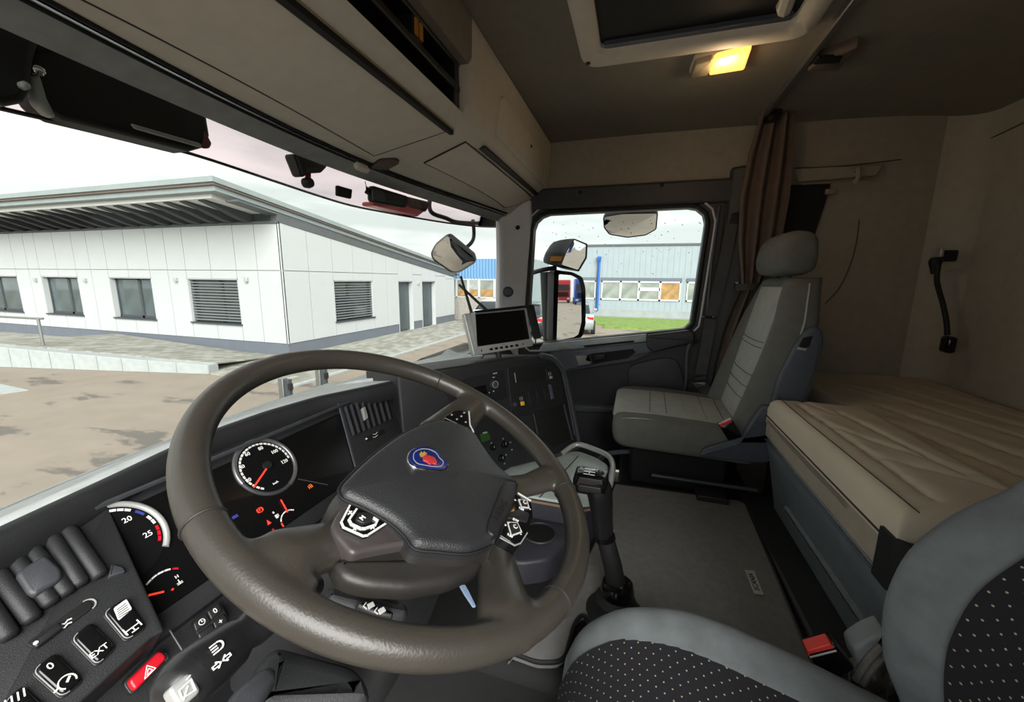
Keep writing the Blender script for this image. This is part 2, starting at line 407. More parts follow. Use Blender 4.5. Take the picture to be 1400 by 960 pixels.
def share(src, name, parent, wloc, rot=None):
    o = bpy.data.objects.new(name, src.data); COL.objects.link(o); o.parent = parent
    o.location = V(wloc)-(WLOC[parent.name] if parent else V((0, 0, 0))); WLOC[o.name] = V(wloc)
    if rot: o.rotation_euler = rot
    for m in src.modifiers:
        if m.type == 'BEVEL':
            x = o.modifiers.new('bevel', 'BEVEL'); x.width = m.width; x.segments = m.segments; x.limit_method = 'ANGLE'; x.angle_limit = m.angle_limit
    return o
def text(s, F, u, v, w, size, m, parent, name='lettering', rot=0.0, th=0.0004, align='CENTER', sx=1.0):
    c = bpy.data.curves.new(name, 'FONT'); c.body = s; c.size = size; c.extrude = th; c.align_x = align; c.align_y = 'CENTER'; c.resolution_u = 2
    tmp = bpy.data.objects.new('tmp_text', c); COL.objects.link(tmp); dg = bpy.context.evaluated_depsgraph_get()
    me = bpy.data.meshes.new_from_object(tmp.evaluated_get(dg)); bpy.data.objects.remove(tmp); bpy.data.curves.remove(c)
    cs, sn = math.cos(R_(rot)), math.sin(R_(rot)); mb = MB()
    vs = [F.at(u+(p.co.x*sx*cs-p.co.y*sn), v+(p.co.x*sx*sn+p.co.y*cs), w+p.co.z) for p in me.vertices]
    mb.add(vs, [list(p.vertices) for p in me.polygons]); bpy.data.meshes.remove(me)
    return mb.build(name, m, parent, smooth=0)
def circ(r, n=24, a0=0, a1=360, cx=0, cy=0):
    full = abs(a1-a0) >= 359.9; k = n if full else n+1
    return [(cx+r*math.cos(R_(a0+(a1-a0)*i/n)), cy+r*math.sin(R_(a0+(a1-a0)*i/n))) for i in range(k)]
def rect(cu, cv, su, sv, rot=0, r=0, seg=3):
    c, s = math.cos(R_(rot)), math.sin(R_(rot)); p = [(-su/2, -sv/2), (su/2, -sv/2), (su/2, sv/2), (-su/2, sv/2)]
    p = [(cu+x*c-y*s, cv+x*s+y*c) for x, y in p]; return fillet(p, r, seg) if r else p
# ================================================================ the yard outside
G = -H                                                              # ground, relative to the eye
mb = MB(); mb.bb(-70, 90, -70, 90, -0.5, 0.0); tag(mb.build('ground', 'asphalt', smooth=0), 'pale worn asphalt yard', kind='structure')
cor = onZ(396, 488, G); XF, YF = cor.x, cor.y
# pavement in front of the office
k1 = onZ(394, 528, G); k2 = onZ(634, 458, G); KY = (k1.y+k2.y)/2
w0_, w1_ = onZ(0, 502, G), onZ(288, 512, G); w2_ = w0_+(w0_-w1_)*1.6
mb = MB(); mb.prism([(w1_.x, w1_.y, -.05), (k1.x, KY, -.05), (20.5, KY, -.05), (20.5, YF+.05, -.05), (XF+.05, YF+.05, -.05), (XF+.05, w2_.y, -.05), (w2_.x+.1, w2_.y, -.05), (w1_.x+.1, w1_.y+.05, -.05)], (0, 0, .08))
pv = tag(mb.build('pavement', 'pavers', smooth=0), 'mottled block paving in front of the white office', kind='structure')
mb = MB(); mb.bb(k1.x-0.1, 20.5, KY-0.12, KY, -0.05, 0.05); mb.build('kerb', 'concrete', pv, bevel=0.01)
# ---------------------------------------------------------------- white office building
off = thing('office_building', (XF, YF, 0), 'white panel-clad single-storey office with a sloping overhanging roof', 'building')
zj = onX(204, 369, XF).z; zb = onX(385, 470, XF).z; zt = onX(383, 303, XF).z
zr1 = onY(621, 379, YF).z; xr1 = onY(621, 379, YF).x
def ztop(x): return zt+(zr1-zt)*(x-XF)/(xr1-XF)
ys = [onX(x, 369, XF).y for x in (21, 39, 54, 79, 104, 124, 147, 175, 204.5, 229, 254, 288, 323, 352)]+[YF]
d0 = ys[0]-ys[1]
for i in range(6): ys.insert(0, ys[0]+1.35)
xs = [XF]+[onY(x, y, YF).x for x, y in ((422, 369), (455, 371), (483, 372), (509, 374), (528, 375), (544, 375.5), (564, 376.6), (576.5, 377), (587, 378), (595, 378.5), (609, 379))]+[xr1]
zw0, zw1 = onX(290, 441, XF).z, onX(290, 381.5, XF).z
zs0, zs1 = onY(480, 437, YF).z, onY(480, 384, YF).z
zd1 = onY(553, 385.5, YF).z
mb = MB(); mb.bb(XF+0.30, xr1-0.02, YF+0.30, ys[0], 0.0, zr1); wall = mb.build('wall_core', 'joint_grey', off, smooth=0)
mb = MB(); mb.prism([(XF+0.035, ys[0], zb-0.02), (XF+0.035, YF+0.03, zb-0.02), (XF+0.035, YF+0.03, zt), (XF+0.035, ys[0], zt)], (0.004, 0, 0)); 
# backing behind the joints, left open at the windows
def backing(pieces, name):
    m = MB()
    for a, b, z0, z1, side in pieces:
        if side == 'L': m.bb(XF+0.03, XF+0.06, min(a, b), max(a, b), z0, z1)
        else: m.prism([(a, YF+0.03, z0), (b, YF+0.03, z0), (b, YF+0.03, z1(b)), (a, YF+0.03, z1(a))], (0, 0.03, 0))
    return m.build(name, 'joint_grey', off, smooth=0)
winL = [(ys[3]+0.0, ys[6]), (ys[8], ys[10]), (ys[12], ys[14]), (ys[16], ys[18])]
def in_win(a, b, wins):
    m = (a+b)/2
    for p, q in wins:
        if min(p, q) < m < max(p, q): return True
    return False
GAP = 0.012
back = []
for i in range(len(ys)-1):
    a, b = ys[i], ys[i+1]
    rows = [(zj, zt)]
    rows += [(zw1, zj), (zb, zw0)] if in_win(a, b, winL) else [(zb, zj)]
    for z0, z1 in rows:
        m = MB(); m.bb(XF, XF+0.03, b+(GAP if b > YF+.01 else 0), a-GAP, z0+GAP, z1-GAP); m.build('facade_panel', 'panel_white', off, smooth=0); back.append((a, b, z0, z1, 'L'))
winR = [(xs[2], xs[4])]; doorR = [(xs[6], xs[7]), (xs[8], xs[10])]
for i in range(len(xs)-1):
    a, b = xs[i], xs[i+1]
    if in_win(a, b, doorR): rows = [(zd1, None)]
    elif in_win(a, b, winR): rows = [(zj, None), (zs1, zj), (zb, zs0)]
    else: rows = [(min(zj, ztop(b)-0.1), None), (zb, min(zj, ztop(b)-0.1))]
    for z0, z1 in rows:
        f = ztop if z1 is None else (lambda x, q=z1: q)
        m = MB(); g0 = GAP if a > XF+.01 else .03; m.prism([(a+g0, YF, z0+GAP), (b-GAP, YF, z0+GAP), (b-GAP, YF, f(b)-GAP), (a+g0, YF, f(a)-GAP)], (0, 0.03, 0)); m.build('facade_panel', 'panel_white', off, smooth=0)
        back.append((a, b, z0, f, 'R'))
backing([p for p in back if p[4] == 'L'], 'panel_backing'); backing([p for p in back if p[4] == 'R'], 'panel_backing')
m = MB(); m.bb(XF+0.02, XF+0.3, YF+0.02, ys[0], 0, zb); m.bb(XF+0.3, xs[6], YF+0.02, YF+0.3, 0, zb); m.bb(xs[7], xs[8], YF+0.02, YF+0.3, 0, zb); m.bb(xs[10], xr1, YF+0.02, YF+0.3, 0, zb)
m.build('plinth', 'plinth_grey', off, smooth=0)
m = MB(); m.bb(XF+0.006, XF+0.08, YF+0.006, YF+0.08, zb, zt); m.build('corner_strip', 'panel_white', off, smooth=0)
m = MB(); m.bb(xr1-0.03, xr1, YF+0.03, YF+20, 0, zr1); m.build('end_wall', 'panel_white', off, smooth=0)
def office_window(side, a, b, z0, z1, blind):
    lo, hi = min(a, b), max(a, b); d = 0.16
    def P(s, dep, z): return V((XF+dep, s, z)) if side == 'L' else V((s, YF+dep, z))
    nrm = V((1, 0, 0)) if side == 'L' else V((0, 1, 0))
    def slab(mm, s0, s1, q0, q1, d0, d1): mm.prism([P(s0, d0, q0), P(s1, d0, q0), P(s1, d0, q1), P(s0, d0, q1)], nrm*(d1-d0))
    m = MB(); slab(m, lo, lo+0.02, z0, z1, 0, 0.30); slab(m, hi-0.02, hi, z0, z1, 0, 0.30); slab(m, lo, hi, z1-0.02, z1, 0, 0.30)
    m.build('window_reveal', 'panel_white', off, smooth=0)
    m = MB(); slab(m, lo-0.03, hi+0.03, z0-0.05, z0, -0.05, 0.30); m.build('window_sill', 'frame_dark', off, smooth=0)
    m = MB(); f = 0.08
    slab(m, lo, lo+f, z0, z1, d, d+0.07); slab(m, hi-f, hi, z0, z1, d, d+0.07); slab(m, lo, hi, z0, z0+f, d, d+0.07); slab(m, lo, hi, z1-f, z1, d, d+0.07)
    mid = lo+(hi-lo)*0.42; slab(m, mid-0.06, mid+0.06, z0, z1, d, d+0.07)
    fr = m.build('window_frame', 'frame_dark', off, smooth=0)
    for s0, s1 in ((lo+f, mid-0.06), (mid+0.06, hi-f)):
        m = MB(); slab(m, s0, s1, z0+f, z1-f, d+0.03, d+0.05); m.build('pane', 'pane_glass', fr, smooth=0)
    if blind:
        m = MB(); n = 15
        for k in range(n):
            z = z0+0.06+(z1-z0-0.1)*k/(n-1)
            m.prism([P(lo+0.03, 0.05, z), P(hi-0.03, 0.05, z), P(hi-0.03, 0.11, z+0.03), P(lo+0.03, 0.11, z+0.03)], (0, 0, 0.012))
        for s in (lo+0.03, hi-0.03): slab(m, s-0.015, s+0.015, z0, z1, 0.07, 0.09)
        m.build('window_blind', 'blind_slat', off, smooth=0)['kind'] = 'stuff'
for i, (a, b) in enumerate(winL): office_window('L', a, b, zw0, zw1, i == 3)
office_window('R', winR[0][0], winR[0][1], zs0, zs1, True)
for a, b in doorR:
    m = MB(); m.bb(a+0.02, b-0.02, YF+0.22, YF+0.28, 0.04, zd1); dl = m.build('door_leaf', 'door_steel', off, smooth=0)
    m = MB(); m.bb(a+0.12, a+0.15, YF+0.16, YF+0.22, 0.95, 1.3); m.build('door_handle', 'steel', dl)
    m = MB(); m.bb(a, a+0.02, YF, YF+0.4, 0, zd1); m.bb(b-0.02, b, YF, YF+0.4, 0, zd1); m.bb(a, b, YF, YF+0.4, zd1, zd1+0.03); m.build('door_reveal', 'panel_white', off, smooth=0)
for px, py in ((50, 382.5), (118, 383), (242, 382.5), (338.5, 382.5)):
    p = onX(px, py, XF); m = MB(); m.bb(p.x-0.09, p.x, p.y-0.05, p.y+0.05, p.z-0.07, p.z+0.07); m.build('wall_lamp', 'silver', off, bevel=0.01)
p = onY(571, 387, YF); m = MB(); m.bb(p.x-0.05, p.x+0.05, p.y-0.09, p.y, p.z-0.07, p.z+0.07); m.build('wall_lamp', 'silver', off, bevel=0.01)
# roof: falls away with X, overhangs the two faces in view
sl = (zr1-zt)/(xr1-XF)
def roof_hit(px, py, up):
    d = ray(px, py); o = CAM; t = (zt+up+sl*(o.x-XF)-o.z)/(d.z-sl*d.x); return o+d*t
tip = roof_hit(290, 240, 0.67); XT, YT = tip.x, tip.y; XE, YE = xr1+0.7, ys[0]
def rz(x, up): return zt+up+sl*(x-XF)
def slab(x0, x1, y0, y1, u0, u1, name, m, bev=0.0):
    b = MB(); b.prism([(x0, y0, rz(x0, u0)), (x1, y0, rz(x1, u0)), (x1, y0, rz(x1, u1)), (x0, y0, rz(x0, u1))], (0, y1-y0, 0)); return b.build(name, m, off, smooth=0, bevel=bev)
slab(XT, XE, YT, YE, 0.54, 0.67, 'roof_sheet', 'roof_metal')
slab(XT+0.05, XE, YT+0.05, YE, 0.485, 0.54, 'fascia', 'gap_brown')  # shade of the gap below the roof edge, put into this strip's brown
slab(XT+0.12, XE, YT+0.12, YE, 0.36, 0.485, 'eave_beam', 'roof_metal')
slab(XT+0.3, XE, YT+0.5, YE, 0.25, 0.365, 'soffit', 'soffit')
slab(XF+0.0, XE-.7, YF-0.02, YF+0.25, -0.005, 0.26, 'clerestory_strip', 'fascia_dark')
slab(XF+0.01, XF+.25, YF+.25, YE, -0.005, 0.26, 'clerestory_strip', 'slat_dark')
slab(XT+.5, XE, YT+0.30, YF-.02, 0.20, 0.252, 'verge_lining', 'fascia_dark')
fins = [(284, 263), (258, 264.7), (235, 266.9), (211, 269.3), (190, 272.3), (165.6, 274.7), (142.6, 275.9), (121, 278.3), (99.7, 280.5), (79, 282.3), (60, 284.4), (41, 285.9), (22, 287.4), (4.5, 289.5)]
xo = XT+0.35
fy = [onX(a, b, xo).y for a, b in fins]
fy += [fy[-1]+0.95*(k+1) for k in range(4)]
for y in fy:
    b = MB(); y = y+0.15
    b.prism([(xo, y, rz(xo, .25)), (XF, y, rz(XF, .25)), (XF, y, rz(XF, .0)), (XF-.35, y, rz(XF-.35, .02)), (xo+(XF-xo)*.35, y, rz(xo+(XF-xo)*.35, .14)), (xo, y, rz(xo, .22))], (0, 0.24, 0)); b.build('soffit_slat', 'slat_dark', off, smooth=0)
slab(XF-0.04, XF+0.05, YF, YE, -0.05, 0.02, 'eave_strip', 'fascia_dark')
# ---------------------------------------------------------------- ramp wall with blocks, hand rail
wa, wb = onZ(0, 502, G), onZ(286, 512, G); wd = (wb-wa); wd.z = 0; wl = wd.length; wd.normalize(); wn = V((-wd.y, wd.x, 0))
if wn.x < 0: wn = -wn
rw = thing('ramp_wall', wb, 'low pale concrete ramp wall of big blocks beside the yard', 'wall')
def onWall(px, py):
    d = ray(px, py); t = (wa-CAM).dot(wn)/d.dot(wn); return CAM+d*t
jx = [(-60, 468.5, 499.8), (-26, 471.5, 501.0), (10.6, 476, 502.3), (38, 478.5, 503.4), (66, 481, 504.5), (98, 484, 505.8), (131, 487, 507.1), (165, 490, 508.5), (201, 493, 509.9), (240, 496, 511), (284, 499.5, 512)]
for (x0, t0, b0), (x1, t1, b1) in zip(jx, jx[1:]):
    p, q = onWall(x0, t0), onWall(x1, t1)
    a, b = p+wd*0.012, q-wd*0.012
    m = MB(); m.prism([(a.x, a.y, 0), (b.x, b.y, 0), (b.x, b.y, q.z), (a.x, a.y, p.z)], wn*0.3); m.build('wall_block', 'concrete', rw, smooth=0, bevel=0.012)
p, q = onWall(jx[0][0], jx[0][1]), onWall(284, 499.5)
m = MB(); m.prism([(p.x, p.y, 0), (q.x, q.y, 0), (q.x, q.y, q.z-0.02), (p.x, p.y, p.z-0.02)], wn*0.29); m.v = [v+wn*0.02 for v in m.v]; m.build('wall_core', 'joint_grey', rw, smooth=0)
m = MB(); m.prism([p+wn*0.3, q+wn*0.3, V((q.x, q.y, 0.0))+wn*(XF-q.x), V((p.x, p.y, p.z-0.3))+wn*(XF-p.x)], (0, 0, -0.03)); tag(m.build('ramp', 'pavers', smooth=0), 'gently sloping paved ramp behind the block wall', kind='structure')
hp = onWall(20, 476)+wn*0.6
hr = thing('hand_rail', hp, 'short steel hand rail post standing on the paved ramp', 'railing')
m = MB(); m.tube([V((hp.x, hp.y, 0.0)), hp+V((0, 0, 0.72))], 0.035, 10); m.build('post', 'steel', hr)
m = MB(); m.tube([hp+V((0.05, -0.12, 0.72)), hp+V((0, 0, 0.72)), hp-wd*3+V((0, 0, 0.80))], 0.03, 10); m.build('rail', 'steel', hr)
# two square posts in the yard
for i, (px, py) in enumerate(((386, 517), (436, 503))):
    p = onZ(px, py, -1.45); b = thing('steel_post', (p.x, p.y, 0), ('square galvanised post with black catch, the one closer to the ramp wall', 'square galvanised post with black catch, the one closer to the office doors')[i], 'post', 'square posts in the yard')
    m = MB(); m.bb(p.x-0.045, p.x+0.045, p.y-0.045, p.y+0.045, 0, 1.0); m.build('shaft', 'steel', b, bevel=0.006)
    m = MB(); m.bb(p.x-0.02, p.x+0.05, p.y-0.12, p.y-0.044, 0.25, 0.985); m.build('channel', 'frame_dark', b, bevel=0.004)
    m = MB(); m.bb(p.x-0.03, p.x+0.03, p.y-0.16, p.y-0.115, 0.83, 0.93); m.build('catch', 'deep_black', b, bevel=0.006)
# ---------------------------------------------------------------- pale blue hall across the yard
HX = 27.0
hall = thing('workshop_hall', (HX, 0, 0), 'pale blue clad workshop hall with white window bands and grass in front', 'building')
hz = onX(880, 336, HX).z; hb = 0.55
y0, y1 = 5.2, -26.0
m = MB(); m.bb(HX, HX+12, y1, y0, 0, hz); m.build('body', 'hall_cladding', hall, smooth=0)
m = MB()
for k in range(90):
    yy = y0-0.18-(y0-y1)*k/90; m.bb(HX-0.012, HX, yy-0.03, yy+0.03, hb, hz-0.1)
rb = m.build('cladding_ribs', 'hall_cladding', hall, smooth=0); rb['kind'] = 'stuff'
m = MB(); m.bb(HX-0.08, HX+12, y1, y0, hz, hz+0.12); m.build('roof_edge', 'fascia_dark', hall, smooth=0)
m = MB(); m.bb(HX-0.05, HX, y1, y0, 0, hb); m.build('base_course', 'hall_base', hall, smooth=0)
m = MB(); m.bb(HX-0.6, HX-0.05, y1, y0, 0, 0.12); m.build('gravel_strip', 'hall_base', hall, smooth=0)
def hall_window(ya, yb, za, zb_, split):
    n = len(split)+1; ed = [ya]+split+[yb]
    m = MB(); m.bb(HX-0.07, HX+0.02, min(ya, yb)-0.05, max(ya, yb)+0.05, zb_, zb_+0.22); m.build('shutter_box', 'plinth_grey', hall, smooth=0)
    f = 0.10; m = MB(); lo, hi = min(ya, yb), max(ya, yb)
    m.bb(HX-0.06, HX+0.01, lo, hi, za, za+f); m.bb(HX-0.06, HX+0.01, lo, hi, zb_-f, zb_)
    for e in ed: m.bb(HX-0.06, HX+0.01, max(lo, e-f/1.5), min(hi, e+f/1.5), za, zb_)
    if n >= 3:
        e0, e1 = sorted((ed[2], ed[3])); m.bb(HX-0.06, HX+0.01, e0, e1, (za+zb_)/2+0.0, (za+zb_)/2+0.22)
    fr = m.build('window_frame', 'window_white', hall, smooth=0)
    for k in range(n):
        lo2, hi2 = sorted((ed[k], ed[k+1])); m = MB(); m.bb(HX-0.03, HX-0.012, lo2+0.05, hi2-0.05, za+f, zb_-f); m.build('pane', 'interior_amber' if (n == 4 and k == 3) else 'hall_pane', fr, smooth=0)
za, zb_ = onX(875, 411, HX).z, onX(875, 384.5, HX).z
Yp = lambda x, y: onX(x, y, HX).y
hall_window(Yp(822, 400), Yp(930, 400), za, zb_, [Yp(848, 400), Yp(873, 400), Yp(902, 400)])
hall_window(Yp(727, 400), Yp(814, 400), za, zb_, [Yp(760, 400)])
hall_window(Yp(938.5, 400), Yp(938.5, 400)-5.5, za, zb_, [Yp(938.5, 400)-1.6, Yp(938.5, 400)-3.2])
p = onX(820, 351, HX); m = MB(); m.tube([V((HX-0.12, p.y, 0.45)), V((HX-0.12, p.y, p.z-0.35))], 0.09, 10); dp = m.build('drainpipe', 'pipe_blue', hall)
m = MB(); m.tube([V((HX-0.14, p.y, p.z-0.4)), V((HX-0.14, p.y, p.z-0.15)), V((HX-0.14, p.y, p.z))], [0.1, 0.17, 0.17], 4, up=(1, 1, 0)); m.build('funnel', 'pipe_blue', dp, smooth=0)
# grass strip
wp = onZ(628, 439, G); WX_ = wp.x+1.1
gp = onZ(870, 452, G); m = MB(); m.bb(gp.x+0.3, HX-0.7, -26, 1.5, -0.05, 0.10); m.bb(21.5, HX-0.7, 1.5, 4.6, -0.05, 0.10); m.bb(wp.x-0.1, WX_-0.05, 8.6, 9.5, -0.05, 0.08)
tag(m.build('grass_strip', 'grass', smooth=0), 'bright green grass strip before the pale blue hall', 'grass', kind='stuff')
# lower wing with blue corrugated band
wp = onZ(628, 439, G); WX = wp.x+1.1; wy0, wy1 = wp.y+7.5, onX(716, 420, WX).y-0.5
wing = thing('workshop_wing', (WX, wy0, 0), 'low workshop wing with a blue corrugated band over wide windows', 'building')
Zp = lambda y: onX(650, y, WX).z
m = MB(); m.bb(WX+0.05, WX+4.5, wy1, wy0, 0, Zp(354)); m.build('body', 'hall_cladding', wing, smooth=0)
m = MB(); n = 60
P = []
for k in range(n*4+1):
    yy = wy0+(wy1-wy0)*k/(n*4); P.append((WX-(0.06 if (k % 4) in (1, 2) else 0.0), yy))
m.grid([[V((x, y, Zp(381))) for x, y in P], [V((x, y, Zp(354))) for x, y in P]]); m.build('corrugated_band', 'blue_cladding', wing, smooth=0)
m = MB(); m.bb(WX, WX+0.05, wy1, wy0, 0, Zp(407)); m.build('brick_base', 'brick_grey', wing, smooth=0)
m = MB(); m.bb(WX, WX+0.06, wy1, wy0, Zp(383), Zp(381)); m.bb(WX-0.02, WX+0.06, wy1, wy0, Zp(407), Zp(406))
cuts = [onX(x, 395, WX).y for x in (624, 640, 655, 676, 697, 716)]
for e in cuts+[cuts[0]+1.2, cuts[0]+2.4, cuts[0]+3.6]: m.bb(WX-0.02, WX+0.06, e-0.06, e+0.06, Zp(407), Zp(381))
fr = m.build('window_frame', 'window_white', wing, smooth=0)
for k in range(len(cuts)-1):
    a, b = sorted((cuts[k], cuts[k+1])); q = (Zp(383)+Zp(406))/2
    m = MB(); m.bb(WX+0.02, WX+0.04, a+0.06, b-0.06, Zp(406), Zp(383)); m.build('pane', 'curtain_grey' if k == 1 else 'hall_pane', fr, smooth=0)
    m = MB(); m.bb(WX+0.005, WX+0.018, a+0.1, b-0.1, Zp(405), q-0.05); m.build('packing_board', 'interior_amber', fr, smooth=0)
# ---------------------------------------------------------------- cars
def car(loc, rz_, paint, label):
    t = thing('parked_car', (0, 0, 0), label, 'car', 'cars parked before the hall')
    st = [(-2.15, .62, .42, .78, .80), (-2.05, .80, .28, .92, .94), (-1.5, .86, .22, .98, 1.0), (-0.7, .88, .20, .98, 1.0), (0.5, .88, .20, .96, .98), (1.3, .87, .20, .90, .92), (1.95, .80, .25, .78, .80), (2.15, .62, .36, .62, .64)]
    m = MB(); m.rings([[V((x, -w_, a)), V((x, w_, a)), V((x, w_+.03, (a+b_)/2)), V((x, w_, b_)), V((x, w_*.8, c_)), V((x, -w_*.8, c_)), V((x, -w_, b_)), V((x, -w_-.03, (a+b_)/2))] for x, w_, a, b_, c_ in st]); body = m.build('body', paint, t, smooth=50)
    cb = [(-1.75, .70, .97, .98), (-1.15, .64, .95, 1.38), (-0.3, .64, .95, 1.46), (0.35, .62, .93, 1.40), (1.15, .66, .90, .93)]
    m = MB(); m.rings([[V((x, -w_-.08, a)), V((x, w_+.08, a)), V((x, w_-.04, b_)), V((x, -w_+.04, b_))] for x, w_, a, b_ in cb]); m.build('cabin_glass', 'car_glass', t, smooth=50)
    m = MB(); m.rings([[V((x, -w_+.02, b_)), V((x, w_-.02, b_)), V((x, w_-.08, b_+.03)), V((x, -w_+.08, b_+.03))] for x, w_, a, b_ in cb[1:4]]); m.build('roof', paint, t, smooth=50)
    for x in (-1.35, 1.35):
        for y in (-.84, .84):
            F = axes((x, y, .32), (1, 0, 0), (0, 0, 1)); m = MB(); m.lathe(F, [(.20, -.09), (.32, -.09), (.32, .09), (.20, .09)], 24); wh = m.build('wheel', 'tyre', t)
            m = MB(); m.lathe(F, [(.20, -.093), (.20, .093)], 16); m.build('rim', 'steel', wh)
    for y in (-.66, .66):
        m = MB(); m.box((-2.1, y, .80), (.10, .30, .14)); m.build('tail_lamp', 'tail_red', t, bevel=.02)
        m = MB(); m.box((2.06, y, .64), (.16, .30, .12)); m.build('head_lamp', 'lamp_white', t, bevel=.02)
        m = MB(); m.box((.75, y*1.5, 1.0), (.16, .16, .12)); m.build('wing_mirror', paint, t, bevel=.03)
    m = MB(); m.box((-2.17, 0, .62), (.02, .5, .11)); m.build('number_plate', 'lamp_white', t)
    t.location = V(loc); t.rotation_euler = (0, 0, rz_); return t
p = onZ(776, 459, G); car((p.x+2.2, p.y, 0), R_(8), 'car_silver', 'silver car parked on the yard beside the dark car')
p = onZ(709, 463, G); car((p.x+2.2, p.y+.12, 0), R_(8), 'car_black', 'dark car with red tail lamps parked on the yard')
p = onZ(676, 450, G); car((p.x+1.55, p.y+.35, 0), R_(6), 'car_white', 'white car parked before the blue corrugated wing')
# trucks standing behind, seen in the door mirror
def lorry(loc, rz_, paint, label):
    t = thing('parked_lorry', (0, 0, 0), label, 'truck', 'lorries parked in a row behind')
    m = MB(); m.prism([(-1.1, -1.24, .9), (1.0, -1.24, .9), (1.1, -1.24, 1.9), (.95, -1.24, 3.2), (.5, -1.24, 3.7), (-1.1, -1.24, 3.7)], (0, 2.48, 0)); m.build('cab', paint, t, bevel=.08)
    m = MB(); m.prism([(1.12, -1.08, 2.0), (1.12, 1.08, 2.0), (1.0, 1.04, 2.95), (1.0, -1.04, 2.95)], (.02, 0, 0)); m.build('windscreen', 'car_glass', t)
    m = MB(); m.bb(1.02, 1.14, -.9, .9, 1.0, 1.75); m.build('grille', 'deep_black', t, bevel=.03)
    m = MB(); m.bb(.8, 1.2, -1.25, 1.25, .35, .95); m.build('bumper', paint, t, bevel=.06)
    for y in (-.9, .9):
        m = MB(); m.bb(1.16, 1.23, y-.2, y+.2, .58, .8); m.build('head_lamp', 'lamp_white', t, bevel=.03)
        for x in (.1, -3.2):
            F = axes((x, y*1.15, .5), (1, 0, 0), (0, 0, 1)); m = MB(); m.lathe(F, [(.25, -.15), (.5, -.15), (.5, .15), (.25, .15)], 20); m.build('wheel', 'tyre', t)
    m = MB(); m.bb(-5.2, .9, -.45, .45, .55, .9); m.build('chassis', 'deep_black', t)
    t.location = V(loc); t.rotation_euler = (0, 0, rz_)
lorry((15.2, -62, 0), R_(100), 'truck_red', 'red lorry tractor parked behind beside the blue one')
lorry((16.4, -54, 0), R_(100), 'truck_blue', 'blue lorry tractor parked behind between red ones')
lorry((12.0, -64, 0), R_(100), 'truck_red', 'red lorry tractor at the end of the parked row')

q = [onZ(*p, G) for p in ((-60, 520), (2, 526), (39, 534), (-10, 541), (-60, 548))]; m = MB(); m.prism([(p.x, p.y, -.03) for p in q], (0, 0, .045)); tag(m.build('paving_slab', 'concrete', smooth=0), 'pale concrete slab set flush in the worn asphalt', 'slab')
# ================================================================ the cab shell
FZ = H-1.05                                     # cab floor
TZ = -0.765                                     # engine tunnel top, relative to the eye
def plate_with_hole(F, hole, outer, w0, w1, name, m, parent=None, bevel=0.0):
    """flat plate on frame F: hole outline (uv, star-shaped), outer rectangle (u0,u1,v0,v1)"""
    cu = sum(p[0] for p in hole)/len(hole); cv = sum(p[1] for p in hole)/len(hole); u0, u1, v0, v1 = outer
    out = []
    ang = [math.atan2(y-cv, x-cu) for x, y in hole]; corners = [(u0, v0), (u1, v0), (u1, v1), (u0, v1)]
    for x, y in hole:
        dx, dy = x-cu, y-cv; t = 1e9
        if dx > 1e-9: t = min(t, (u1-cu)/dx)
        if dx < -1e-9: t = min(t, (u0-cu)/dx)
        if dy > 1e-9: t = min(t, (v1-cv)/dy)
        if dy < -1e-9: t = min(t, (v0-cv)/dy)
        out.append([cu+dx*t, cv+dy*t])
    for c in corners:
        a = math.atan2(c[1]-cv, c[0]-cu); k = min(range(len(hole)), key=lambda i: abs((ang[i]-a+math.pi) % (2*math.pi)-math.pi)); out[k] = list(c)
    mb = MB(); R = [[F.at(x, y, w0) for x, y in out], [F.at(x, y, w0) for x, y in hole], [F.at(x, y, w1) for x, y in hole], [F.at(x, y, w1) for x, y in out]]
    R.append(R[0]); mb.rings(R, False, False); return mb.build(name, m, parent, smooth=30, bevel=bevel)
def resample(poly, n):
    pts = [V(p).to_2d() for p in poly]; L = [0]
    for i in range(len(pts)): L.append(L[-1]+(pts[(i+1) % len(pts)]-pts[i]).length)
    out = []
    for k in range(n):
        s = L[-1]*k/n; i = max(j for j in range(len(pts)) if L[j] <= s+1e-12); q = (s-L[i])/max(1e-9, L[i+1]-L[i]); p = pts[i].lerp(pts[(i+1) % len(pts)], q); out.append((p.x, p.y))
    return out
# floor and tunnel
mb = MB(); mb.bb(-1.14, 1.14, -1.26, 1.0, FZ-0.07, FZ); flr = tag(mb.build('floor', 'floor_dark', smooth=0), 'dark rubber cab floor', kind='structure')
mb = MB(); mb.prism([rel(-.40, 1.0, -1.05), rel(-.36, 1.0, TZ), rel(.50, 1.0, TZ), rel(.54, 1.0, -1.05)], (0, -1.50, 0)); mb.build('engine_tunnel', 'floor_dark', flr, bevel=0.03)
# rear wall and sleeper side walls with a rounded corner
def wall_run(path, z0, z1, name, m, label, th=0.05, inward=1, parent=None):
    pts = [V((x, y, 0)) for x, y in path]; P = []
    nn = []
    for i, p in enumerate(pts):
        t = (pts[min(i+1, len(pts)-1)]-pts[max(i-1, 0)]).normalized(); nn.append(V((-t.y, t.x, 0))*inward)
    rows = []
    for z in (z0, z1): rows.append([p+V((0, 0, z+H)) for p in pts])
    R = [[rows[0][i], rows[1][i], rows[1][i]-nn[i]*th, rows[0][i]-nn[i]*th] for i in range(len(pts))]
    b = MB(); b.rings(R); return tag(b.build(name, m, parent, smooth=50), label, kind='structure')
arc = [(1.085-0.10+0.10*math.cos(R_(a)), -1.21+0.10+0.10*math.sin(R_(a))) for a in range(0, -91, -15)]
wall_run([(1.085, -.47), (1.085, -.80)]+arc[:1], -1.05, 0.70, 'wall_right', 'wall_brown', 'brown lined sleeper side wall', inward=-1)
